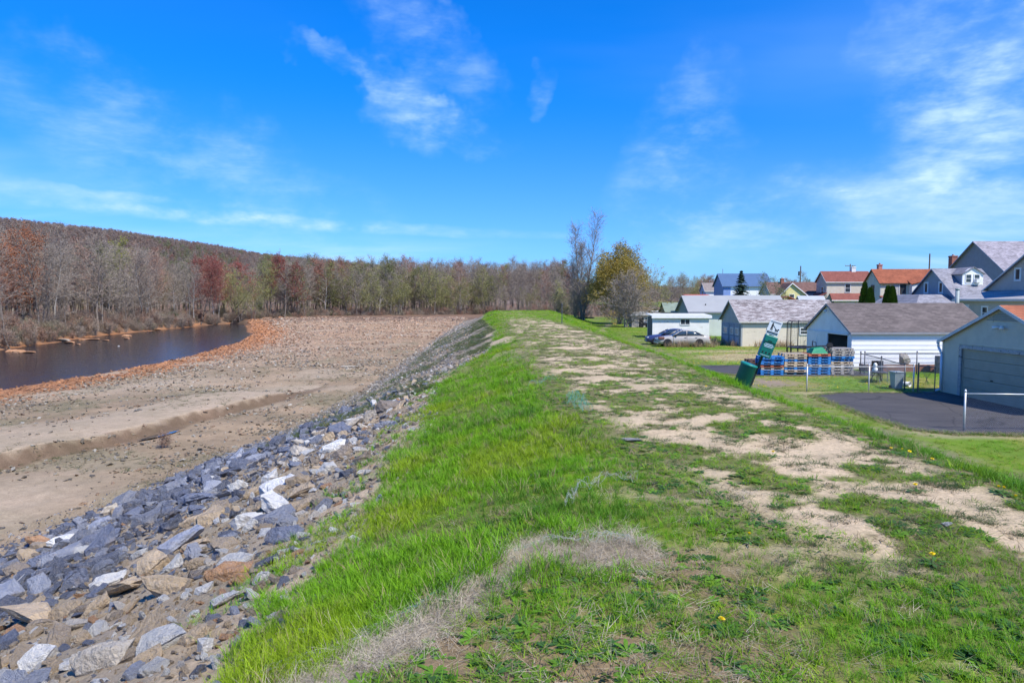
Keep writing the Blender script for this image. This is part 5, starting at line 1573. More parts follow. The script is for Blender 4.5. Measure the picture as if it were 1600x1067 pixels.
# ---- pale green building with the blue-grey metal roof, white low shed, shack, green-roofed shed, white box
def outbuildings():
    pale = mat("pale_green_board", (.50, .54, .49), .7, .1, 1)
    o = gable_building("barn", "long pale green outbuilding with smooth blue-grey roof behind the white shed", 20.1, 31, 76.8, 82.4, 2.9, 4.55, pale, mat_siding("shaded_gable_boards", (.26, .29, .28), .2), mat("blue_grey_roofing", (.32, .325, .315), .5, .07, .8), cat="building", over=.35, rake=.3, trim=mat("dark_trim", (.25, .25, .27), .6, .1, 3))  # gable shade painted in: a darkened version of the pale green wall
    window(o, '-x', 0, 1.2, 1.9, .7, .9); MB().tube((2.0, .9, 3.4), (2.0, .9, 3.62), .06, .06, 8).build("roof_vent", black_plastic, o)
    MB().box(20.1-20.1+.4, .5, -3.2, -3.1, 0, 2.0).build("stake", dark_steel, o)
    # white shed
    wm = mat("whitewashed_block", (.74, .73, .71), .85, .08, 1.3, .2, dirt=((.45, .40, .36), .60, .68, 1.6))
    s = thing("shed", "low white flat-roofed shed with one double window behind the two cars", "shed", (15.1, 73.0, ZT))
    mb = MB(); mb.box(0, 6.1, 0, .15, 0, 2.22); mb.box(0, 6.1, 2.65, 2.8, 0, 2.3); mb.box(5.95, 6.1, .15, 2.65, 0, 2.25); mb.build("wall", wm, s)
    MB().box(0, .15, .15, 2.65, 0, 2.25).build("wall", mat("shaded_end_wall", (.12, .11, .11), .8, .2, 3), s)  # left end's shade painted in as a near-black wall colour
    MB().slab([(-.15, -.25, 2.42), (6.3, -.25, 2.42), (6.3, 3.0, 2.58), (-.15, 3.0, 2.58)], .07).build("roof", mat("white_roofing", (.58, .58, .57), .6, .06, 2), s)
    MB().box(-.15, 6.3, -.285, -.255, 2.12, 2.4).build("fascia_board", white_trim, s)
    window(s, '-y', 0, 3.5, 1.72, .95, .55, panes=(2, 1), fw=.07)
    # shack under the bare tree
    gr = mat("grey_weathered_boards", (.42, .38, .34), .9, .3, 2, .3, stretch=(6, 6, 1))
    k = thing("shack", "tumbledown grey shack under the bare vase-shaped tree", "shed", (17.9, 101.5, ZT))
    mb = MB(); mb.box(0, 3.0, 0, .1, 0, 1.75); mb.box(0, .1, .1, 2.5, 0, 1.75); mb.box(2.9, 3.0, .1, 2.5, 0, 1.75); mb.box(.1, 2.9, 2.4, 2.5, 0, 1.75); mb.build("wall", gr, k)
    rf = MB(); rf.slab([(-.3, -.35, 1.75), (3.3, -.35, 1.75), (2.4, 1.25, 2.3), (.6, 1.25, 2.3)], .08); rf.slab([(.6, 1.25, 2.3), (2.4, 1.25, 2.3), (3.3, 2.9, 1.8), (-.3, 2.9, 1.8)], .08)
    rf.build("roof", mat("mossy_roofing", (.36, .36, .33), .9, .3, 2), k)
    window(k, '-y', 0, 2.2, 1.1, .5, .5); MB().box(1.1, 1.7, -.03, .0, 0, 1.4).build("doorway", dark_in, k)  # doorway is a flat panel with its inner shade painted on
    # clutter right of it: a woodpile, a dark cart
    wp = thing("woodpile", "heap of pale split logs against the shack's right side", "woodpile", (21.3, 101.6, ZT))
    rng = random.Random(9); lm = mat("split_logs", (.48, .40, .32), .9, .3, 5)
    for i in range(5):
        for j in range(4):
            if rng.random() < .15: continue
            MB().tube((i*.19+rng.uniform(-.03, .03)+(j % 2)*.09, -.25+rng.uniform(-.05, .05), .1+j*.17), (i*.19+(j % 2)*.09, .3, .1+j*.17), .085*rng.uniform(.7, 1), None, 7).build("log", lm, wp)
    cb = thing("garden_tractor", "small dark garden tractor parked before the shack", "tractor", (19.6, 100.4, ZT))
    MB().bbox(-.2, .6, -.25, .25, .32, .68, .06).build("hood", black_plastic, cb); MB().bbox(-.75, -.2, -.2, .2, .35, .5, .04).build("fender_deck", black_plastic, cb)
    MB().bbox(-.7, -.35, -.2, .2, .5, .58, .03).build("seat", black_plastic, cb); MB().bbox(-.76, -.68, -.2, .2, .55, .9, .03).build("backrest", black_plastic, cb)
    for (x, r) in ((.4, .2), (-.5, .28)):
        for s_ in (-1, 1): MB().tube((x, s_*.3, r), (x, s_*.46, r), r, r, 14).build("wheel", black_plastic, cb)
    MB().path([(-.1, 0, .6), (-.25, 0, .95)], .02).ring((-.27, 0, .96), .15, .015, 14, 5).build("steering_wheel", black_plastic, cb)
    # green-roofed shed and white box far behind
    g = gable_building("shed", "small grey shed with faded green roof left of the long pale building", 25.4, 31.0, 112, 116.5, 2.2, 3.55, gr, gr, mat("faded_green_roof", (.20, .25, .20), .8, .2, 1.5), cat="shed", fascia=False, over=.35, rake=.3)
    MB().box(1.2, 2.2, -.03, 0, 0, 1.8).build("door", white_trim, g); MB().box(2.6, 3.3, -.03, 0, .4, 1.5).build("doorway", dark_in, g)  # dark opening is a panel coloured as the shade within
    bx = thing("box_shed", "small boxy white shed left of the green-roofed one", "shed", (24.2, 117, ZT))
    MB().box(0, 1.75, 0, 1.6, 0, 2.0).build("wall", mat("dull_white", (.62, .62, .62), .7, .12, 1.5), bx); MB().slab([(-.1, -.1, 2.08), (1.85, -.1, 2.08), (1.85, 1.7, 2.14), (-.1, 1.7, 2.14)], .05).build("roof", white_trim, bx)
    MB().box(.3, .95, -.02, 0, 1.0, 1.7).build("vent_panel", mat("vent_grey", (.42, .42, .42), .7, .2, 4), bx)
    c = thing("canopy", "flat red canopy roof above the long pale building's left end", "canopy", (27.6, 108, ZT))
    MB().slab([(0, 0, 4.75), (4.0, 0, 4.75), (4.0, 2.5, 4.95), (0, 2.5, 4.95)], .12).build("roof", mat("red_roofing", (.42, .10, .06), .7, .15, 2), c)
    for x, y in ((.1, .1), (3.9, .1), (.1, 2.4), (3.9, 2.4)): MB().box(x-.06, x+.06, y-.06, y+.06, 0, 4.72).build("post", white_trim, c)
outbuildings()

# ---- houses along the street
def houses():
    # tan, red roof
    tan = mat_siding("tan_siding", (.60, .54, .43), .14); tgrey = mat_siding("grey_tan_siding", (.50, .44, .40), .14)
    red = mat_shingle("red_brown_shingles", (.235, .085, .065), .25)
    z = -1.5
    o = gable_building("house", "tan two-storey house with dark red roof and white chimney base", 58, 66.4, 125.7, 129.9, 6.55, 8.35, tan, tgrey, red, zg=z, over=.3, rake=.3)
    window(o, '-y', 0, 3.9, 5.2, .9, 1.45); window(o, '-x', 0, 1.7, 4.7, .8, 1.5)
    c = chimney(o, 5.9, 2.3, 8.0, 9.2, .75, mat("white_chimney", (.72, .71, .69), .8, .1, 3), mat("green_flue", (.15, .20, .17), .7, .2, 3))
    p = MB(); p.slab([(-.4, -3.2, 3.0), (6.6, -3.2, 3.0), (6.6, -.02, 4.25), (.6, -.02, 4.25)], .14); p.build("porch_roof", red, o)
    MB().box(.2, 6.4, -2.9, -2.75, 0, 2.95).build("porch_wall", tan, o); window(o, '-y', -2.9, 3.2, 2.1, 1.1, .7); MB().box(-.5, 5.6, -3.3, -3.22, 2.86, 3.02).build("porch_gutter", white_trim, o)
    l = MB(); l.slab([(-2.6, -.2, 3.0), (-.02, -.2, 4.4), (-.02, 4.2, 4.4), (-2.6, 4.2, 3.0)], .14); l.build("side_roof", red, o)
    MB().prism([(-2.3, 0), (-.01, 0), (-.01, 4.25), (-2.3, 3.0)], 'y', .1, 4.0).build("side_wing", tan, o)
    # cream, rust roof
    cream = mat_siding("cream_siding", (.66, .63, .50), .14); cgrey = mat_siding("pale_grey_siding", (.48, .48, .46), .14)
    rust = mat_shingle("rust_shingles", (.30, .10, .055), .3)
    o = gable_building("house", "cream house with rust-brown roof and small pink chimney, behind the evergreens", 58, 68.4, 107.4, 112.0, 5.9, 7.95, cream, cgrey, rust, zg=z, over=.3, rake=.3, trim=mat("dark_brown_trim", (.07, .05, .045), .7, .2, 3))
    window(o, '-x', 0, 2.2, 4.6, .8, 1.5, mat("dark_brown_trim", None)); window(o, '-y', 0, 3.6, 4.8, .75, 1.4, mat("dark_brown_trim", None))
    chimney(o, 1.2, 2.6, 7.6, 8.75, .6, mat("pink_brick", (.42, .20, .17), .85, .2, 8), brick)
    MB().box(2.0, 2.95, -.1, -.01, 2.0, 5.75).build("stair_bay", cgrey, o); MB().box(2.92, 3.0, -.16, -.1, 0, 5.8).build("downspout", white_trim, o)
    # white wing below the roof's right half
    MB().prism([(4.5, 0), (10.4, 0), (10.4, 7.0), (4.5, 5.5)], 'y', -.9, -.01).build("white_wing", mat_siding("white_far_siding", (.78, .78, .76), .16), o)
    MB().slab([(4.3, -1.15, 5.5), (10.6, -1.15, 7.15), (10.6, .9, 7.3), (4.3, .9, 6.45)], .12).build("wing_roof", rust, o)
    MB().slab([(-.4, -3.4, 2.9), (3.4, -3.4, 2.9), (3.4, -.12, 3.7), (-.2, -.12, 3.7)], .14).build("porch_roof", red, o); MB().box(0, 3.2, -3.1, -2.95, 0, 2.8).build("porch_wall", cream, o)
    # blue-grey with dormer
    bg = mat_siding("slate_blue_siding", (.31, .35, .40), .14); sh = mat_shingle("grey_shingles", (.255, .25, .275), .4)
    o = gable_building("house", "slate-blue house with grey roof and a white dormer with two windows", 55, 60.8, 84.4, 93.6, 3.75, 7.2, bg, bg, sh, zg=-1.6, over=.3, rake=.35, trim=mat("slate_trim", (.30, .33, .40), .6, .1, 3))
    window(o, '-x', 0, 3.0, 4.75, .55, 1.15, fw=.22, panes=(1, 1)); window(o, '-x', 0, 6.1, 4.75, .55, 1.15, fw=.22, panes=(1, 1))
    dw = mat("dormer_white", (.80, .80, .80), .55, .05, 2)
    d = MB(); d.prism([(1.75, 5.05), (4.35, 5.05), (4.35, 6.45), (3.7, 7.0), (3.05, 7.25), (2.4, 7.0), (1.75, 6.45)], 'y', 1.55, 1.7)
    dm = d.build("dormer", dw, o)
    sd = MB(); sd.prism([(1.7, 5.1), (1.7, 6.42), (4.4, 6.42)], 'x', 1.76, 1.9); sd.prism([(1.7, 5.1), (1.7, 6.42), (4.4, 6.42)], 'x', 4.2, 4.34); sd.build("dormer_cheek", bg, dm)
    dr = MB(); dr.slab([(1.55, 1.35, 6.42), (3.05, 1.35, 7.32), (3.05, 4.6, 7.32), (1.55, 4.0, 6.42)], .08); dr.slab([(3.05, 1.35, 7.32), (4.55, 1.35, 6.42), (4.55, 4.0, 6.42), (3.05, 4.6, 7.32)], .08); dr.build("dormer_roof", sh, dm)
    w1 = window(dm, '-y', 1.55, 2.5, 5.85, .62, .95); w2 = window(dm, '-y', 1.55, 3.55, 5.85, .62, .95)
    MB().box(3.22, 3.88, 1.05, 1.54, 5.32, 5.75).build("air_conditioner", white_trim, dm)
    pr = MB(); pr.slab([(-5.2, -.6, 2.75), (0.0, -.6, 2.75), (0.0, 1.6, 3.85), (-3.6, 1.6, 3.85)], .12); pr.slab([(-3.6, 1.6, 3.85), (0, 1.6, 3.85), (0, 9.0, 3.85), (-3.6, 9.0, 3.85)], .12); pr.slab([(-5.2, -.6, 2.75), (-3.6, 1.6, 3.85), (-3.6, 9.0, 3.85), (-5.2, 9.6, 2.75)], .12)
    pr.build("porch_roof", sh, o)
    MB().box(-5.25, -.0, -.68, -.6, 2.6, 2.74).build("porch_gutter", white_trim, o)
    MB().box(-2.4, -.02, -.3, 1.2, 0, 2.6).build("sun_room", dw, o); window(o, '-y', -.3, -1.75, 1.75, .8, 1.2, panes=(1, 1)); window(o, '-y', -.3, -.65, 1.75, .8, 1.2, panes=(1, 1))
    for i in range(4): MB().box(-5.0+i*.85, -4.88+i*.85, -.45, -.33, 0, 2.6).build("porch_post", dark_steel, o)
    MB().box(-4.9, -2.5, 4.0, 4.1, 0, 2.6).build("porch_shade_sheet", dark_in, o)  # near-black sheet painting the shade under the porch roof
    # big blue-grey house
    big = mat_siding("blue_grey_siding", (.28, .30, .33), .14); sh2 = mat_shingle("mauve_grey_shingles", (.30, .275, .30), .45)
    o = gable_building("house", "tallest house, plain blue-grey gable and grey roof above the others", 66, 81, 88.6, 106.2, 5.2, 11.35, big, big, sh2, zg=-1.5, over=.4, rake=.45, apex=8.8, trim=mat("slate_trim", None))
    chimney(o, 8.1, 8.2, 11.0, 13.2, .9, mat("dark_brick", (.20, .11, .09), .85, .3, 8)); chimney(o, .6, 14.6, 7.6, 9.7, .85, brick)
    window(o, '-x', 0, 1.2, 6.1, .9, 1.1, fw=.16)
    # taupe house at the right edge
    tp = mat_siding("taupe_siding", (.46, .42, .38), .14)
    o = gable_building("house", "taupe house at the right edge with low lean-to and back door", 45, 56, 50.5, 64.4, 4.75, 8.9, tp, tp, sh, zg=-2.1, over=.4, rake=.35, trim=mat("pale_trim", (.55, .55, .58), .6, .08, 3))
    window(o, '-x', 0, 10.2, 5.95, .5, .9, fw=.16, panes=(1, 1))
    MB().box(-3.0, -.01, 4.0, 13.4, 0, 3.75).build("lean_to", tp, o)
    MB().slab([(-3.4, 3.6, 3.75), (-.02, 3.6, 4.55), (-.02, 13.8, 4.55), (-3.4, 13.8, 3.75)], .12).build("lean_to_roof", mat_shingle("pale_grey_shingles", (.36, .35, .36), .3), o)
    MB().box(-3.45, -3.37, 3.55, 13.85, 3.58, 3.76).build("gutter", mat("pale_trim", None), o)
    dfm = MB(); Pd = wall_frame('-x', -3.0); wbox(dfm, Pd, 12.0, 12.95, .9, 3.25, 0, .05); dd = dfm.build("back_door", white_trim, o)
    window(dd, '-x', -3.05, 12.47, 2.3, .55, 1.5, panes=(3, 5), fw=.05)
    for u in (9.9, 7.9): window(o, '-x', -3.0, u, 2.55, .62, .95, fw=.14)
    MB().tube((-4.4, 11.6, 0), (-4.4, 11.6, 4.6), .17, .17, 12).tube((-4.4, 11.6, 4.6), (-4.4, 11.6, 4.72), .2, .2, 12).build("stove_pipe", mat("grey_green_metal", (.28, .34, .35), .5, .15, 3), o, True)
    # yellow cross-gabled
    yl = mat_siding("yellow_siding", (.74, .66, .30), .15); br = mat_shingle("brown_red_shingles", (.17, .10, .085), .3)
    o = gable_building("house", "yellow house with brown roof and a gable facing the levee", 49.6, 59.6, 130.5, 136.5, 4.3, 6.5, yl, mat_siding("pale_blue_siding", (.42, .50, .62), .15), br, zg=-1.5)
    MB().prism([(.6, 0), (5.6, 0), (5.6, 4.1), (3.05, 6.1), (.6, 3.6)], 'y', -2.2, -.02).build("cross_gable", yl, o)
    cr = MB(); cr.slab([(3.05, -2.5, 6.25), (.2, -2.5, 3.4), (.2, 1.2, 3.4), (3.05, 3.0, 6.25)], .12); cr.slab([(3.05, -2.5, 6.25), (3.05, 3.0, 6.25), (6.1, 1.2, 3.85), (6.1, -2.5, 3.85)], .12); cr.build("cross_roof", br, o)
    rb = MB(); rb.prism([(.2, 3.2), (3.05, 6.05), (6.1, 3.65), (6.1, 3.85), (3.05, 6.26), (.2, 3.42)], 'y', -2.54, -2.5); rb.build("rake_board", white_trim, o)
    window(o, '-y', -2.2, 3.1, 3.5, .8, 1.1); chimney(o, 3.1, 2.6, 6.0, 7.2, .6, brick)
    # gazebo roofs before it
    g = thing("gazebo", "small open gazebo with red roof before the yellow house", "gazebo", (44.8, 112, -1.8))
    MB().slab([(-2.2, -1.5, 3.0), (0, -1.5, 4.0), (0, 1.5, 4.0), (-2.2, 1.5, 3.0)], .1).slab([(0, -1.5, 4.0), (2.4, -1.5, 3.0), (2.4, 1.5, 3.0), (0, 1.5, 4.0)], .1).build("roof", MATS["red_roofing"], g)
    for x, y in ((-2, -1.3), (2.2, -1.3), (-2, 1.3), (2.2, 1.3), (0, -1.3)): MB().box(x-.07, x+.07, y-.07, y+.07, 0, 3.0 if x else 3.8).build("post", mat("brown_timber", (.16, .10, .07), .8, .2, 4), g)
    s = gable_building("shed", "pale grey-roofed shed right of the red-roofed gazebo", 48.6, 52.6, 114, 117, 2.6, 3.9, white_trim, white_trim, mat("light_roofing", (.36, .39, .43), .7, .1, 2), zg=-1.7, cat="shed", over=.4)
    # blue house
    bl = mat_siding("blue_siding", (.20, .30, .52), .15)
    o = gable_building("house", "blue house with smooth blue metal roof behind the spruce", 46.5, 57.0, 150, 157, 6.4, 9.0, mat("bright_white_wall", (.80, .80, .80), .6, .05, 2), bl, mat("blue_metal_roof", (.075, .135, .24), .45, .08, 1), zg=-1.6, over=.4, rake=.35, trim=mat("blue_trim", (.12, .2, .36), .5, .1, 2))
    MB().box(.02, 1.6, -.06, 0, 0, 6.2).build("blue_bay", bl, o); window(o, '-y', 0, 8.6, 4.6, .8, 1.3)
    MB().tube((.9, 3.5, 8.8), (.9, 3.5, 10.1), .07, .07, 8).build("vent_pipe", galv, o)
    MB().slab([(-2.5, -2.4, 2.8), (2.2, -2.4, 4.3), (2.2, .2, 4.3), (-2.5, .2, 2.8)], .12).build("porch_roof", mat("blue_trim", None), o)
    o = gable_building("house", "small white house with greyish-tan roof left of the blue house", 46.2, 54, 163, 167.4, 5.4, 7.2, MATS["bright_white_wall"], mat_siding("soft_blue_siding", (.36, .46, .60), .15), mat_shingle("tan_grey_shingles", (.26, .22, .20), .2), zg=-1.6)
    window(o, '-x', 0, 2.0, 4.6, .8, 1.3)
    # utility poles
    tm = mat("pole_timber", (.16, .12, .10), .9, .25, 3, .3, stretch=(4, 4, 1))
    for px, py, Y, arm, l in ((1249, 416, 150, 0, "plain utility pole with a transformer behind the yellow house"), (1326, 413, 160, 1, "utility pole with a crossarm behind the tan house"), (1449, 397, 130, 0, "bare-topped utility pole behind the cream house")):
        X = (px-800)/FPX*Y; zt = CAMZ+(468-py)/FPX*Y
        p = thing("utility_pole", l, "pole", (X, Y, -1.5), 0, "utility poles behind the houses")
        MB().tube((0, 0, -.3), (0, 0, zt+1.5), .17, .12, 9).build("shaft", tm, p)
        if arm:
            MB().box(-1.2, 1.2, -.07, .07, zt+1.0, zt+1.13).build("crossarm", tm, p)
            for x in (-1.1, -.5, .5, 1.1): MB().tube((x, 0, zt+1.13), (x, 0, zt+1.32), .05, .04, 7).build("insulator", concrete, p)
        elif px == 1249: MB().tube((-.32, 0, zt-.6), (-.32, 0, zt+.3), .22, .22, 12).build("transformer", dark_steel, p)
houses()

# ------------------------------------------------------------------ cars
def loft(sections):
    """sections: list of closed rings with equal point counts -> verts, faces"""
    vs, fs = [], []; n = len(sections[0])
    for r in sections: vs += r
    for k in range(len(sections)-1):
        for i in range(n): fs.append((k*n+i, k*n+(i+1) % n, (k+1)*n+(i+1) % n, (k+1)*n+i))
    fs += [tuple(range(n))[::-1], tuple((len(sections)-1)*n+i for i in range(n))]
    return vs, fs

def car(label, x, y, rz, paint, spot=None, coupe=False):
    o = thing("parked_car", label, "car", (x, y, ZT+.02), rz, "cars parked on the grass by the white shed")
    L2 = 2.32
    # body below the glass: x forward negative (nose at -x)
    st = [(-2.32, .38, .60, .62), (-2.26, .26, .68, .74), (-2.0, .20, .76, .82), (-1.55, .18, .84, .86), (-1.05, .18, .91, .87), (-.6, .18, .95, .875), (0, .18, .96, .88), (.8, .18, .97, .88), (1.35, .18, .98, .87), (1.8, .20, .96, .85), (2.15, .26, .93, .80), (2.30, .36, .84, .70)]
    secs = []
    for (px, z0, z1, hw) in st:
        m = (z0+z1)/2
        secs.append([(px, -hw*.80, z0), (px, -hw*.97, z0+.10), (px, -hw, m+.02), (px, -hw*.965, z1-.10), (px, -hw*.88, z1-.015), (px, -hw*.45, z1+.02), (px, 0, z1+.03), (px, hw*.45, z1+.02),
                     (px, hw*.88, z1-.015), (px, hw*.965, z1-.10), (px, hw, m+.02), (px, hw*.97, z0+.10), (px, hw*.80, z0), (px, 0, z0-.01)])
    v, f = loft(secs)
    body = link_mesh("body", mesh_from("body", v, f, paint, True), o)
    bm_ = body.data
    # greenhouse: dark glass hull with a painted roof and pillars
    g = [(-.98, .93, .93, .72), (-.42, .92, 1.27, .66), (-.15, .92, 1.37, .62), (.35, .92, 1.41, .60), (.80, .92, 1.37, .60), (1.15, .93, 1.25, .62), (1.72, .95, .98, .70)]
    def ring(px, z0, z1, hw, k=1.0): return [(px, -hw*1.16, z0), (px, -hw*1.02*k, z0+(z1-z0)*.75), (px, -hw*.80*k, z1), (px, 0, z1+.02), (px, hw*.80*k, z1), (px, hw*1.02*k, z0+(z1-z0)*.75), (px, hw*1.16, z0), (px, 0, z0-.02)]
    v, f = loft([ring(*q) for q in g]); link_mesh("glass", mesh_from("glass", v, f, mat("car_glass", (.03, .05, .07), .04, .1, 2, spec=.8), True), o)
    rf = [(-.20, 1.345, .56), (.0, 1.405, .55), (.35, 1.435, .54), (.75, 1.40, .54), (.95, 1.345, .55)]
    vs, fs = [], []
    for (px, z, hw) in rf: vs += [(px, -hw, z-.035), (px, -hw*.6, z+.005), (px, 0, z+.018), (px, hw*.6, z+.005), (px, hw, z-.035)]
    for k in range(len(rf)-1):
        for i in range(4): fs.append((k*5+i, k*5+i+1, k*5+6+i, k*5+5+i))
    ro = link_mesh("roof", mesh_from("roof", vs, fs, paint, True), o)
    sm = ro.modifiers.new("t", 'SOLIDIFY'); sm.thickness = .04; sm.offset = 1
    for s in (-1, 1):
        p = MB()
        p.path([(-.99, s*.80, .95), (-.42, s*.685, 1.27), (-.18, s*.60, 1.37)], .035, 6)
        p.path([(.22, s*.735, .95), (.26, s*.62, 1.38)], .035, 6)
        p.path([(1.02, s*.60, 1.34), (1.25, s*.67, 1.21), (1.74, s*.79, .97)], .05, 6)
        p.build("pillar", paint, o, True)
        MB().box(-1.0, 1.72, s*.845-.008, s*.845+.008, .93, .955).build("belt_line", black_plastic, o)
        for a, b in ((-.95, .2), (.23, 1.15)):
            MB().box(a-.006, a+.006, s*.872-.012, s*.872+.012, .32, .93).build("door_gap", black_plastic, o)
            MB().bbox(b-.2, b-.04, s*.875-.02, s*.875+.02, .77, .81, .008).build("door_handle", black_plastic, o)
        MB().bbox(-.78, -.62, s*.86-.1, s*.86+.1, .94, 1.05, .03).build("mirror", black_plastic if s < 0 else paint, o)
        MB().bbox(-2.27, -2.05, s*.56-.16, s*.56+.14, .60, .71, .03).build("headlight", mat("lamp_lens", (.55, .55, .55), .15, .1, 3), o)
        MB().bbox(2.2, 2.3, s*.58-.16, s*.58+.14, .68, .82, .02).build("tail_light", mat("red_lens", (.35, .02, .02), .2, .1, 3), o)
        for wx in (-1.45, 1.32):
            w = MB(); w.lathe([(.20, -.09), (.29, -.1), (.315, -.06), (.315, .06), (.29, .1), (.20, .09)], 20)
            wo = w.build("wheel", mat("tyre_rubber", (.022, .022, .024), .85, .2, 8), o, False, loc=(wx, s*.78, .30), rot=(R(90), 0, 0))
            h = MB(); h.lathe([(.20, -.05), (.205, .075), (.19, .09), (.06, .07), (.05, .085)], 16)
            for q in range(5):
                t = q*1.2566; h.box(-.012+.12*math.cos(t)-.02, .012+.12*math.cos(t)+.02, .12*math.sin(t)-.03, .12*math.sin(t)+.03, .07, .085)
            h.build("rim", mat("alloy", (.45, .45, .46), .4, .1, 5, metal=.6), wo, rot=(0, 0, 0) if s < 0 else (R(180), 0, 0))
            ar = MB(); ar.lathe([(.37, -.012), (.37, .012)], 20); ar.build("wheel_arch", black_plastic, o, loc=(wx, s*.868, .33), rot=(R(90), 0, 0))
    MB().bbox(-2.36, -2.18, -.70, .70, .24, .42, .04).build("front_bumper", paint, o); MB().bbox(2.16, 2.34, -.68, .68, .26, .48, .04).build("rear_bumper", paint, o)
    MB().box(-2.335, -2.30, -.38, .38, .47, .57).build("grille", black_plastic, o)
    if spot:
        mb = MB(); mb.bbox(-2.24, -1.72, -.885, -.60, .62, .86, .05); mb.build("primer_patch", spot, o)
silver = mat("silver_paint", (.40, .37, .335), .3, .08, 2, spec=.6, dirt=((.36, .30, .24), .6, .75, 2)); navy = mat("navy_paint", (.035, .045, .13), .22, .1, 2, spec=.7)
car("silver sedan parked sideways with weeds against its side, nose to the left", 15.0, 59.9, 0.0, silver, mat("brown_primer", (.16, .07, .05), .7, .2, 4))
car("dark blue car half hidden behind the silver sedan", 14.6, 62.3, -.06, navy)

# ------------------------------------------------------------------ pallets
PM = {'blue': mat("blue_pallet_paint", (.03, .20, .52), .7, .35, 5, .2, dirt=((.22, .24, .26), .58, .68, 4)), 'tan': mat("pallet_wood", (.50, .40, .29), .85, .3, 4, .3),
      'grey': mat("grey_pallet_wood", (.36, .33, .30), .9, .3, 4, .3), 'orange': mat("orange_pallet_paint", (.46, .13, .07), .75, .25, 5), 'brown': mat("brown_pallet_wood", (.13, .075, .06), .85, .3, 4),
      'teal': mat("faded_teal_pallet_wood", (.10, .22, .27), .8, .3, 5)}
_pal = {}
def pallet_parts(c):
    if c in _pal: return _pal[c]
    m = PM[c]; w, d = 1.22, 1.0
    # blocked bearer: stringer with two fork notches, drawn as its real profile
    prof = [(0, .018), (.16, .018), (.16, .098), (.53, .098), (.53, .018), (.69, .018), (.69, .098), (1.06, .098), (1.06, .018), (w, .018), (w, .122), (0, .122)]
    st = MB().prism(prof, 'y', 0, .10).mesh("stringer", m)
    dk = MB().bbox(0, .11, 0, d, 0, .018, .004).mesh("deck_board", m)
    bd = MB().bbox(0, w, 0, .10, 0, .018, .004).mesh("lead_board", m)
    _pal[c] = (st, dk, bd); return _pal[c]
ORD = ["lowest", "second", "third", "fourth", "fifth", "sixth", "seventh", "eighth", "ninth", "tenth"]
CN = {'blue': "blue", 'tan': "bare tan wood", 'grey': "weathered grey", 'orange': "orange-red", 'brown': "dark brown", 'teal': "faded teal"}
def pallet(c, x, y, z, rz, label, group):
    o = thing("pallet", label, "pallet", (x, y, z), rz, group)
    st, dk, bd = pallet_parts(c)
    for yy in (0, .45, .90): link_mesh("stringer", st, o, (0, yy, 0))
    for k in range(7): link_mesh("deck_board", dk, o, (k*.185, 0, .124))
    for k in range(3): link_mesh("lead_board", bd, o, (0, k*.45, .0))
    return o
def stack(seq, x, y, rz, which, rng, z0=ZT+.02, start=0, n_of=None):
    z = z0
    for k, c in enumerate(seq):
        top = (k == len(seq)-1)
        pos = "topmost" if top else ORD[k+start]
        tail = f"pallet in the {which} stack" if pos in ("topmost", "lowest") else f"pallet from the ground in the {which} stack"
        pallet(c, x+rng.uniform(-.03, .03), y+rng.uniform(-.04, .04), z, rz+rng.uniform(-.025, .025), f"{pos} {tail}, {CN[c]}", "pallets stacked before the white garage")
        z += .1445
    return z
rngp = random.Random(4)
stack(['blue', 'blue', 'tan', 'orange', 'blue', 'blue', 'blue'], 13.52, 36.75, -.03, "leftmost", rngp)
t2 = stack(['teal', 'tan', 'blue', 'tan', 'tan', 'blue', 'tan', 'tan'], 14.84, 36.9, .0, "second-from-left", rngp)
t3 = stack(['blue', 'blue', 'blue', 'grey', 'blue', 'blue', 'blue', 'orange'], 16.15, 36.85, .01, "third-from-left", rngp)
stack(['grey', 'grey', 'grey', 'grey', 'tan', 'blue', 'blue', 'grey', 'grey', 'grey'], 17.47, 37.0, .02, "rightmost", rngp)
stack(['brown', 'brown', 'brown', 'brown'], 13.9, 39.6, .02, "low dark", rngp)

# green tub barrow upside down on the third stack
def barrow():
    o = thing("wheelbarrow", "overturned green wheelbarrow lying on the third pallet stack", "wheelbarrow", (16.75, 37.3, t3+.0))
    v, f = loft([[(-.42, -.36, 0), (.50, -.36, 0), (.50, .36, 0), (-.42, .36, 0)], [(-.40, -.34, .03), (.48, -.34, .03), (.48, .34, .03), (-.40, .34, .03)], [(-.24, -.24, .27), (.26, -.24, .32), (.26, .24, .32), (-.24, .24, .27)], [(-.2, -.2, .29), (.22, -.2, .335), (.22, .2, .335), (-.2, .2, .29)]])
    link_mesh("tub", mesh_from("tub", v, f, mat("green_plastic", (.010, .24, .12), .6, .1, 3)), o)
    for s in (-1, 1): MB().path([(-.85, s*.30, .30), (-.2, s*.17, .36), (.45, s*.12, .40), (.72, s*.06, .42)], .022, 7).build("handle", black_plastic, o)
    MB().path([(-.1, -.2, .36), (-.14, -.22, .62), (-.14, .22, .62), (-.1, .2, .36)], .018, 6).build("leg_frame", black_plastic, o)
    MB().tube((.72, -.045, .42), (.72, .045, .42), .17, .17, 16).build("wheel", black_plastic, o)
barrow()
def bent_rack():
    o = thing("metal_rack", "tangle of thin black tube frame behind the overturned wheelbarrow", "frame", (16.2, 37.85, t2+.0))
    for x in (.1, .55): MB().path([(x, 0, 0), (x, 0, .62), (x+.12, .1, .66)], .014, 6).build("upright", black_plastic, o)
    MB().path([(.1, 0, .3), (.55, 0, .3), (1.2, .1, .22)], .014, 6).build("cross_tube", black_plastic, o)
    MB().path([(.7, 0, .05), (1.0, .1, .34), (1.3, 0, .30), (1.5, .1, .05)], .016, 6).build("bent_tube", black_plastic, o)
bent_rack()
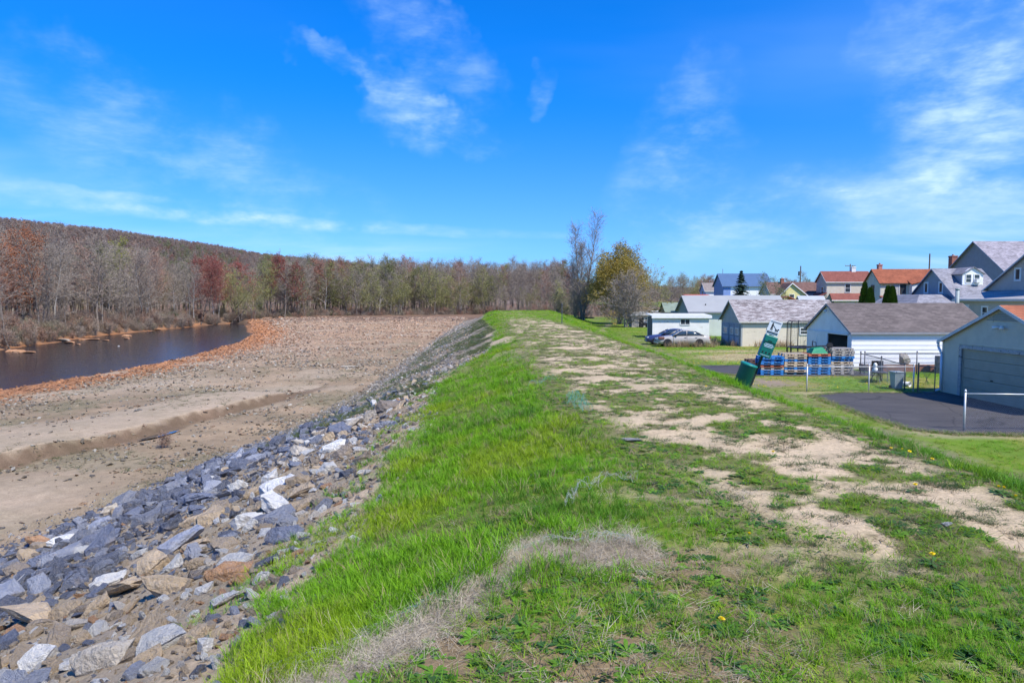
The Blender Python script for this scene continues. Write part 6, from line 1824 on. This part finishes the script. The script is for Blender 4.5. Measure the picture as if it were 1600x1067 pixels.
def trampoline():
    o = thing("trampoline", "black round trampoline with net poles left of the white garage", "trampoline", (22.6, 51.0, ZT))
    bp = MATS["black_plastic"]
    MB().lathe([(1.55, .52), (1.80, .50), (1.82, .56), (1.55, .58)], 40, close=False).build("spring_pad", mat("black_vinyl", (.02, .025, .035), .4, .2, 3), o)
    MB().lathe([(0.01, .535), (1.56, .545)], 40, close=False).build("jumping_mat", bp, o)
    for k in range(8):
        a = k*.785+.2; c, s = math.cos(a), math.sin(a)
        MB().path([(1.76*c, 1.76*s, 0), (1.76*c, 1.76*s, .52)], .03, 7).build("leg", dark_steel, o)
        MB().path([(1.83*c, 1.83*s, .1), (1.83*c, 1.83*s, 2.35), (1.72*c, 1.72*s, 2.5)], .035, 7).build("net_pole", bp, o)
    MB().ring((0, 0, 2.48), 1.72, .02, 40, 5).build("top_ring", bp, o)
    nt = MB()
    for k in range(56):
        a = k*6.2832/56; nt.tube((1.74*math.cos(a), 1.74*math.sin(a), .56), (1.72*math.cos(a), 1.72*math.sin(a), 2.46), .004, None, 3, False)
    for k in range(12): nt.ring((0, 0, .7+k*.15), 1.735, .004, 36, 3)
    nt.build("net", bp, o)
trampoline()

# ------------------------------------------------------------------ chain-link fences
def chain_fence(label, pts, h, m, group=None, post_r=.03, top=None, mesh=True, zb=ZT, skip=()):
    o = thing("chain_link_fence", label, "fence", (pts[0][0], pts[0][1], zb), 0, group)
    q = [(x-pts[0][0], y-pts[0][1]) for x, y in pts]
    for i, (x, y) in enumerate(q):
        if i in skip: continue
        p = MB(); p.tube((x, y, -.1), (x, y, h), post_r, post_r, 10); p.lathe([(post_r*1.25, 0), (post_r*1.3, .03), (post_r*.7, .075), (.002, .09)], 10, (x, y, h)); p.build("post", m, o, True)
    for a, b in zip(q[:-1], q[1:]):
        MB().tube((*a, h-.05), (*b, h-.05), .021, .021, 8).build("top_rail", m, o, True)
        if not mesh: continue
        L_ = math.dist(a, b); d = ((b[0]-a[0])/L_, (b[1]-a[1])/L_); s = .065; H_ = h-.07
        w = MB(); n = int((L_+H_)/s)
        for k in range(n):
            u0 = k*s-H_
            for sg in (0, 1):
                ua, ub, za, zb_ = u0, u0+H_, .03, .03+H_
                if ua < 0: za += -ua; ua = 0
                if ub > L_: zb_ -= ub-L_; ub = L_
                if ub-ua < .02: continue
                A, B = (ua, ub) if sg == 0 else (L_-ua, L_-ub)
                w.tube((a[0]+d[0]*A, a[1]+d[1]*A, za), (a[0]+d[0]*B, a[1]+d[1]*B, zb_), .0016, None, 3, False)
        w.build("wire_mesh", galv, o)
    return o
pale_galv = mat("pale_galvanised", (.58, .58, .58), .45, .1, 6, metal=.3)
chain_fence("galvanised chain-link fence across the far side of the driveway", [(13.2, 30.25), (16.0, 30.3), (18.0, 30.3)], 1.17, pale_galv)
chain_fence("dark rusty chain-link fence running back beside the garden", [(19.15, 37.2), (18.55, 34.0), (17.75, 30.55)], 1.22, dark_steel)
chain_fence("short dark fence along the white garage's garden bed", [(19.4, 37.25), (22.3, 37.3), (25.0, 37.3)], 1.22, dark_steel, mesh=True)
chain_fence("nearest chain-link fence on the mulch strip at the driveway's near corner", [(14.1, 21.0), (16.6, 20.75), (19.0, 20.6)], 1.25, pale_galv)
def gate():
    o = thing("gate", "open chain-link gate leaf beside the grey garage's downspout", "gate", (18.1, 30.1, ZT))
    fr = [(0, 0, .05), (.28, -.72, .05), (.28, -.72, 1.18), (0, 0, 1.18), (0, 0, .05)]
    MB().path(fr, .022, 8).build("gate_frame", dark_steel, o)
    w = MB()
    for k in range(16):
        t = k/15; w.tube((.28*t, -.72*t, .06), (.28*(1-t), -.72*(1-t), 1.17), .002, None, 3, False); w.tube((.28*t, -.72*t, .06), (.28*t, -.72*t, 1.17), .002, None, 3, False)
    w.build("wire_mesh", dark_steel, o)
    for y in (.06,): MB().tube((.02, y, 0), (.02, y, 1.3), .035, .035, 10).build("gate_post", dark_steel, o)
gate()
def bin_pale():
    o = thing("wheeled_bin", "pale blue-grey wheeled bin behind the fence near the gate", "bin", (17.75, 31.2, ZT))
    o.scale = (.82, .82, .82)
    pb = mat("pale_blue_plastic", (.27, .33, .35), .5, .15, 3)
    v, f = loft([[(-.20, -.22, .05), (.20, -.22, .05), (.20, .22, .05), (-.20, .22, .05)], [(-.26, -.28, .92), (.26, -.28, .92), (.26, .28, .92), (-.26, .28, .92)]])
    link_mesh("tub", mesh_from("tub", v, f, pb), o); MB().bbox(-.29, .29, -.31, .31, .92, 1.0, .025).build("lid", pb, o)
    for s in (-1, 1): MB().tube((s*.2, .22, .1), (s*.26, .22, .1), .1, .1, 12).build("wheel", black_plastic, o)
    MB().tube((-.22, .33, .9), (.22, .33, .9), .015).build("handle", black_plastic, o)
bin_pale()

# ------------------------------------------------------------------ garden things behind the fence
def garden():
    o = thing("garden_table", "small dark round garden table on the lawn behind the fence", "table", (18.15, 33.6, ZT))
    MB().lathe([(.42, .50), (.45, .52), (.45, .54), (.42, .55)], 20).build("table_top", dark_steel, o)
    for k in range(3):
        a = k*2.094+.4; MB().path([(.1*math.cos(a), .1*math.sin(a), .5), (.36*math.cos(a), .36*math.sin(a), 0)], .02, 6).build("leg", dark_steel, o)
    b = thing("garden_ornament", "small white ornament standing on the garden table", "ornament", (17.98, 33.5, ZT+.55))
    MB().lathe([(.10, 0), (.13, .06), (.12, .16), (.06, .24), (.09, .30), (.09, .38), (.03, .45)], 14).build("figure", white_trim, b, True)
    c = thing("garden_chair", "black mesh garden chair behind the small table", "chair", (18.6, 34.2, ZT))
    MB().bbox(-.28, .28, -.25, .25, .40, .44, .015).build("seat", black_plastic, c); MB().bbox(-.30, .30, .24, .28, .46, 1.02, .015).build("backrest", black_plastic, c)
    for x in (-.26, .26):
        for y in (-.23, .25): MB().tube((x, y, 0), (x, y, .42), .018).build("leg", dark_steel, c)
        MB().path([(x*1.1, .26, .66), (x*1.1, -.2, .64), (x*1.1, -.22, .42)], .018, 6).build("armrest", dark_steel, c)
    for i, (x, y, l) in enumerate(((18.75, 32.1, "white bucket lying on the grass below the garden table"), )):
        w = thing("bucket", l, "bucket", (x, y, ZT+.12)); w.rotation_euler = (R(90), 0, .5)
        MB().lathe([(.10, -.15), (.13, .15), (.12, .15), (.095, -.13)], 14, close=False).build("shell", white_trim, w, True); MB().ring((0, 0, .15), .128, .01, 16, 5).build("rim", white_trim, w)
    bed = thing("raised_bed", "rust-brown timber raised bed along the white garage wall", "planter", (20.3, 38.6, ZT))
    tb = mat("rusty_timber", (.26, .11, .065), .85, .3, 3)
    for k in range(2): MB().box(0, 5.6, 0, .08, k*.2, k*.2+.19).build("side_board", tb, bed)
    MB().box(0, .08, .08, 1.0, 0, .39).build("end_board", tb, bed); MB().box(5.52, 5.6, .08, 1.0, 0, .39).build("end_board", tb, bed)
    MB().box(.08, 5.52, .08, 1.0, 0, .34).build("soil", mat("garden_soil", (.15, .10, .075), .95, .3, 5, .6), bed)
    r = link_mesh("garden_stone", STONES_O[2], None, (22.6, 39.0, ZT+.62), (.2, 1.2, .3), (.95, .7, .8)); r.color = (.48, .42, .36, 1); tag(r, "upright pale tan stone in the raised bed by the white wall", "stone")
    for i, (x, y, c_, l) in enumerate(((24.6, 37.9, (.34, .29, .26), "tan barrel at the right end of the white garage wall"), (24.05, 38.0, (.16, .14, .14), "dark barrel left of the tan one by the white garage wall"))):
        d = thing("barrel", l, "barrel", (x, y, ZT)); m = mat("barrel_%d" % i, c_, .7, .2, 4)
        MB().lathe([(.27, 0), (.29, .05), (.285, .3), (.295, .32), (.285, .34), (.285, .6), (.295, .62), (.285, .64), (.29, .9), (.27, .95)], 18).build("drum", m, d, True); MB().ring((0, 0, .95), .275, .015, 18, 5).build("rim", m, d)
garden()

# ------------------------------------------------------------------ dog waste station, leaning
def station():
    x, y = 4.80, 14.2; z = H1(x, y)
    o = thing("dog_waste_station", "leaning green dog waste station with bin, bag dispenser and sign at the path's edge", "waste station", (x, y, z-.02))
    o.rotation_euler = (R(5), R(18.5), R(-8))
    gm = mat("green_powder_coat", (.006, .16, .13), .38, .14, 4, spec=.5); gd = mat("dark_green_bin", (.004, .125, .10), .45, .18, 3)
    MB().box(.165, .215, .02, .07, -.1, 1.46).build("post", mat("dark_post", (.02, .035, .035), .6, .2, 5), o)
    b = MB(); b.lathe([(.15, 0), (.165, .02), (.165, .46), (.168, .465), (.168, .48)], 32); b.build("bin", gd, o, True)
    l = MB(); l.lathe([(.168, .481), (.176, .483), (.176, .515), (.165, .527), (.002, .533)], 32); l.build("lid", mat("teal_lid", (.012, .20, .16), .35, .1, 3), o, True)
    # dispenser cabinet on the post
    c = MB(); c.bbox(.07, .325, -.11, .02, .76, 1.22, .012); cab = c.build("dispenser", gm, o)
    MB().bbox(.074, .321, -.125, -.111, 1.09, 1.215, .004).build("dispenser_hood", mat("teal_hood", (.012, .19, .15), .38, .1, 3), cab)
    MB().box(.15, .235, -.128, -.1255, 1.105, 1.118).build("lock_slot", black_plastic, cab)
    lb = MB(); pale = mat("pale_lettering", (.50, .66, .74), .6, .1, 5)
    for k, (a, w_) in enumerate(((1.035, .16), (1.005, .20), (.975, .17))): lb.box(.2-w_/2, .2+w_/2, -.1145, -.1115, a, a+.016)
    lb.build("printed_lines", pale, cab)
    for k in range(3): MB().tube((.13+k*.07, -.1105, .86), (.13+k*.07, -.114, .86), .018, .018, 14).build("bag_hole", black_plastic, cab)
    MB().box(.105, .29, -.114, -.1115, .795, .805).build("lower_line", pale, cab)
    # white sign with a black figure and dog
    s = MB(); s.box(.08, .39, -.02, -.012, 1.235, 1.60); sg = s.build("sign", mat("white_sign", (.78, .80, .82), .45, .04, 3), o)
    k = mat("sign_black", (.02, .02, .022), .5, .1, 3); f = MB(); yA, yB = -.0235, -.0205
    def quad(pts): f.prism(pts, 'y', yA, yB)
    f.tube((.175, yA, 1.515), (.175, yB, 1.515), .019, .019, 12)                              # head
    quad([(.155, 1.43), (.195, 1.43), (.198, 1.493), (.155, 1.493)]); quad([(.150, 1.345), (.170, 1.345), (.180, 1.43), (.157, 1.43)]); quad([(.188, 1.345), (.208, 1.345), (.196, 1.43), (.176, 1.43)])
    quad([(.195, 1.485), (.198, 1.465), (.245, 1.425), (.252, 1.437)])                        # arm with the lead
    quad([(.245, 1.430), (.252, 1.436), (.296, 1.395), (.290, 1.389)])
    quad([(.275, 1.365), (.345, 1.365), (.348, 1.395), (.278, 1.395)]); quad([(.335, 1.39), (.372, 1.395), (.368, 1.418), (.338, 1.42)])   # dog
    for a in (.278, .297, .325, .341): quad([(a, 1.335), (a+.010, 1.335), (a+.010, 1.367), (a, 1.367)])
    quad([(.262, 1.405), (.268, 1.41), (.285, 1.392), (.279, 1.386)])
    f.build("pictogram", k, sg)
    t = MB(); t.box(.095, .375, yA, yB, 1.290, 1.308); t.box(.095, .375, yA, yB, 1.258, 1.276); t.build("text_bars", k, sg)
    tb = MB(); tb.box(.105, .365, yA, yB, 1.552, 1.575); tb.build("header_bar", mat("sign_grey", (.22, .24, .30), .5, .1, 3), sg)
    sg.scale = (.80, 1, .82); sg.location = (.005, 0, .225)
station()

# ------------------------------------------------------------------ dandelions, netting, litter
def dandelions():
    yel = mat("dandelion_yellow", (.86, .66, .012), .6, .12, 30); stem = mat("dandelion_stem", (.14, .24, .06), .6, .1, 8)
    lf = mat_leaf("dandelion_leaf", (.075, .17, .03), .25)
    R_ = random.Random(3)
    head = MB()
    for ringr, n, zz in ((.021, 22, .006), (.015, 16, .011), (.009, 10, .014), (.004, 5, .016)):
        for i in range(n):
            a = 6.283*i/n+R_.uniform(-.1, .1); c, s = math.cos(a), math.sin(a); w = .0028
            head.poly([(c*ringr*.2-s*w, s*ringr*.2+c*w, zz*.4), (c*ringr*.2+s*w, s*ringr*.2-c*w, zz*.4), (c*ringr+s*w, s*ringr-c*w, zz), (c*ringr-s*w, s*ringr+c*w, zz)])
    head.lathe([(.005, -.006), (.008, 0), (.006, .006)], 10)
    hm = head.mesh("flower_head", yel)
    sm = MB().path([(0, 0, 0), (.004, 0, .05), (0, .003, .1)], .0022, 6).mesh("stem", stem)
    rm = leafy_mesh("leaf_rosette", 77, lf, 11, .12, .028, .0, .35)
    spots = [(1170, 848, "dandelion in bloom in the sparse turf mid-foreground, left of the bare path"), (1127, 988, "dandelion in bloom nearest the camera"), (1457, 882, "dandelion in bloom on the edge of the bare path's lower part"),
             (1430, 769, "small dandelion alone in the middle of the bare path"), (1559, 770, "left one of the touching dandelions on the path's right edge"), (1567, 774, "right one of the touching dandelions on the path's right edge"),
             (1587, 787, "dandelion closest to the right edge of the photograph"), (1392, 708, "leftmost of the dandelions on the path edge near the driveway"), (1410, 710, "middle one of the dandelions on the path edge near the driveway"),
             (1421, 714, "rightmost of the close dandelions on the path edge near the driveway"), (1456, 725, "dandelion in the grass verge right of the close trio"), (1208, 714, "small dandelion on the bare path left of the trio"), (1103, 609, "dandelion on the far bare ground left of the waste station")]
    for i, (px, py, l) in enumerate(spots):
        x, y, z = gpz(px, py)
        o = thing("dandelion", l, "dandelion", (x, y, z), R_.uniform(0, 6), "dandelions on the levee top")
        hh = R_.uniform(.5, .8); s = .85 if y < 9 else 1.0
        o.scale = (s, s, s)
        link_mesh("stem", sm, o, (0, 0, 0), None, (1, 1, hh)); link_mesh("flower_head", hm, o, (0, .003, .1*hh), (R_.uniform(-.5, .1), R_.uniform(-.3, .3), 0)); link_mesh("leaf_rosette", rm, o)
    rng = np.random.default_rng(5)
    n = 240; x = rng.uniform(9.5, 20, n); y = np.where(rng.random(n) < .5, rng.uniform(31, 36, n), rng.uniform(43.5, 58, n))
    x[:70] = rng.uniform(10, 16, 70); y[:70] = rng.uniform(42.6, 45, 70)
    k = ~town_paved(x, y); x, y = x[k], y[k]; n = len(x); s = rng.uniform(.9, 1.5, n)
    o = scatter("lawn_dandelions", np.stack([x, y, height(x, y)+.09], 1), np.stack([rng.normal(-.3, .2, n), rng.normal(0, .2, n), rng.uniform(0, 6, n)], 1), np.stack([s, s, s], 1), np.ones((n, 3)), np.zeros(n, int), [hm])
    tag(o, "yellow dandelions sprinkled over the lawn around the pallets", "dandelions", kind="stuff")
dandelions()

def netting():
    nm = mat("faded_green_netting", (.14, .36, .27), .6, .2, 20); pm = mat("bleached_netting", (.42, .45, .38), .7, .2, 20)
    def net(label, pts, width, m, seed, step=.03, lift=.05):
        rng = random.Random(seed)
        W = [gpz(px, py) for px, py in pts]
        o = thing("erosion_net", label, "netting", W[0], 0, "torn strips of erosion netting")
        o_ = np.array(W[0])
        # resample centre line
        P = [Vector(w) for w in W]; line = []
        for a, b in zip(P[:-1], P[1:]):
            n = max(2, int((b-a).length/step))
            line += [a+(b-a)*(k/n) for k in range(n)]
        nw = max(3, int(width/step)); n = len(line)
        ii, jj = np.meshgrid(np.arange(n), np.arange(nw), indexing='ij'); nr = np.random.default_rng(seed)
        w = width*(.45+.55*np.abs(np.sin(ii*.11+seed))); sd = (jj/(nw-1)-.5)*w
        lx, ly = np.array([p.x for p in line])[:, None], np.array([p.y for p in line])[:, None]
        qx, qy = lx+sd*.6+nr.normal(0, step*.28, ii.shape), ly+sd*.8+nr.normal(0, step*.28, ii.shape)
        qz = height(qx, qy)+lift*(.3+np.abs(np.sin(ii*.23+jj*.7)))+nr.uniform(0, lift*.6, ii.shape)
        g = [[Vector((qx[i, j]-W[0][0], qy[i, j]-W[0][1], qz[i, j]-W[0][2])) for j in range(nw)] for i in range(n)]
        mb = MB()
        for i in range(len(g)):
            for j in range(nw):
                if j+1 < nw and rng.random() < .9: mb.tube(g[i][j], g[i][j+1], .0008, None, 3, False)
                if i+1 < len(g) and rng.random() < .9: mb.tube(g[i][j], g[i+1][j], .0008, None, 3, False)
        mb.build("strands", m, o)
    net("pale twisted strip of netting trailing through the tall grass", [(885, 806), (905, 778), (940, 764), (1000, 762)], .12, pm, 2, .028, .09)
    net("bright green patch of netting in the lush grass", [(893, 625), (905, 640), (918, 650)], .5, nm, 3, .04, .10)
    net("faint green netting along the lush grass left of the bright patch", [(830, 608), (855, 602), (870, 598)], .3, nm, 4, .05, .1)
    net("bluish netting strip at the top of the lush grass", [(790, 572), (812, 566), (825, 564)], .3, pm, 5, .06, .12)
    net("green-tinged netting lying over the straw ridge", [(640, 960), (720, 905), (790, 868), (850, 852)], .36, nm, 6, .035, .02)
    net("grey netting bunched along the straw by the worn turf", [(850, 854), (920, 850), (1000, 856)], .16, pm, 7, .028, .05)
    net("grey netting strand at the foot of the lush grass by the stones", [(480, 870), (520, 850), (555, 835)], .12, pm, 8, .035, .06)
    net("netting edge in the lower straw near the stones", [(400, 1058), (480, 1030), (560, 1000), (640, 962)], .32, pm, 9, .035, .02)
netting()

def bits():
    wm = mat("white_litter", (.78, .78, .76), .6, .05, 5)
    for px, py, l in ((1480, 822, "flat grey-white stone lying on the bare path at right"),):
        x, y, z = gpz(px, py); r = link_mesh("path_stone", STONES_O[1], None, (x, y, z+.015), (0, 0, .3), (.10, .09, .07)); r.color = (.6, .6, .58, 1); tag(r, l, "stone")
    for i, (px, py, w, h, c, l) in enumerate(((985, 690, .28, .14, (.45, .42, .38), "flat grey stone half buried at the lush grass edge by the path"), (545, 573, 2.2, .25, (.42, .35, .25), "pale flat slab of dried mud on the gravel bar below the levee"),
                                             (312, 552, .3, .25, (.15, .35, .55), "small blue scrap of litter on the gravel near the river"))):
        x, y, z = gpz(px, py); r = link_mesh("flat_stone" if i < 2 else "litter_scrap", STONES_O[4], None, (x, y, z+.02), (0, 0, .2), (w, w*.8, h)); r.color = (*c, 1); tag(r, l, "stone" if i < 2 else "litter")
    # driftwood shrub by the puddle
    x, y, z = gpz(255, 700)
    plant(BUSHK[1], "dead_shrub", "low reddish dead shrub beside the puddle on the gravel bar", x, y, .7, 1, (.2, .12, .09), (.25, .14, .09), cat="shrub", z=z, width=1.6)
    x, y, z = gpz(250, 682)
    m, nt, b = _nt("puddle_water"); b.inputs["Base Color"].default_value = (.03, .035, .04, 1); b.inputs["Roughness"].default_value = .03
    mb = MB(); n = 26; c0 = Vector((x, y, 0)); d = Vector((-12+19.5, 41-13, 0)).normalized(); e = Vector((-d.y, d.x, 0))
    ring = []
    for i in range(n):
        a = 6.283*i/n; q = c0+d*(1.1*math.cos(a)*(1+.15*math.sin(3*a)))+e*(.22*math.sin(a)); ring.append((q.x, q.y, z+.07))
    mb.poly(ring); tag(mb.build("puddle", m), kind="structure")
    # weeds against car and walls
    rng = np.random.default_rng(8)
    pts = []
    for (x0, x1, y0, y1, n) in ((13.2, 17.6, 58.4, 58.8, 60), (17.0, 20.0, 60, 70, 70), (16.3, 19.6, 70.5, 72.8, 40), (21, 24.5, 58.6, 59.3, 55), (19.3, 20.0, 59.5, 65, 25), (15.2, 18.5, 72.3, 72.9, 26)):
        pts += [(rng.uniform(x0, x1), rng.uniform(y0, y1)) for _ in range(n)]
    p = np.array(pts); n = len(p); s = rng.uniform(.35, .95, n)
    cc = np.where((rng.random((n, 1)) < .6), np.array((.48, .36, .21)), np.array((.38, .25, .16)))*rng.uniform(.75, 1.2, (n, 1))
    o = scatter("dry_weeds", np.stack([p[:, 0], p[:, 1], np.full(n, ZT)], 1), np.stack([0*s, 0*s, rng.uniform(0, 6, n)], 1), np.stack([s*.6, s*.6, s], 1), cc, rng.integers(0, 5, n), TUFTS)
    tag(o, "tall dry tan weeds against the silver car and garage walls", "weeds", kind="stuff")
    # log on the grass before the apple tree, post by the track
    x, y = gp(905, 503, -2.4)
    o = thing("fallen_log", "long dark log lying on the grass below the crooked low tree", "log", (x, y, H1(x, y)))
    MB().tube((-2.6, 0, .18), (2.8, .6, .2), .2, .13, 9).build("trunk", MATS["wet_bark"], o, True); MB().tube((1.2, .3, .25), (1.9, .2, .8), .07, .03, 6).build("branch_stub", MATS["wet_bark"], o)
    x, y, z = gpz(878, 506)
    o = thing("marker_post", "thin dark marker post beside the levee track", "post", (x, y, z)); MB().tube((0, 0, -.2), (0, 0, 1.3), .03, .03, 7).build("shaft", dark_steel, o); MB().tube((0, 0, 1.3), (0, 0, 1.36), .045, .03, 7).build("cap", dark_steel, o)
bits()

# ------------------------------------------------------------------ labels of look-alike trees: told apart by their order from the left where they can be counted
def order_labels():
    words = ["leftmost"]+[w+" from the left" for w in ("second", "third", "fourth", "fifth", "sixth", "seventh", "eighth", "ninth", "tenth", "eleventh", "twelfth", "thirteenth", "fourteenth", "fifteenth", "sixteenth", "seventeenth", "eighteenth", "nineteenth", "twentieth", "twenty-first", "twenty-second", "twenty-third", "twenty-fourth", "twenty-fifth", "twenty-sixth", "twenty-seventh", "twenty-eighth", "twenty-ninth", "thirtieth")]
    seen = {}
    for o in COL.objects:
        if o.parent is None and o.get("label"): seen.setdefault(o["label"], []).append(o)
    for l, os_ in seen.items():
        if not 1 < len(os_) <= 30: continue
        os_.sort(key=lambda o: o.location.x/max(o.location.y, 1))
        for k, o in enumerate(os_):
            w = words[k] if k < len(os_)-1 else "rightmost"
            lab = w.replace(" from the left", "")+" "+l+("" if w in ("leftmost", "rightmost") else ", from left")
            o["label"] = " ".join(lab.split()[:16]) if len(lab.split()) <= 16 else l
order_labels()
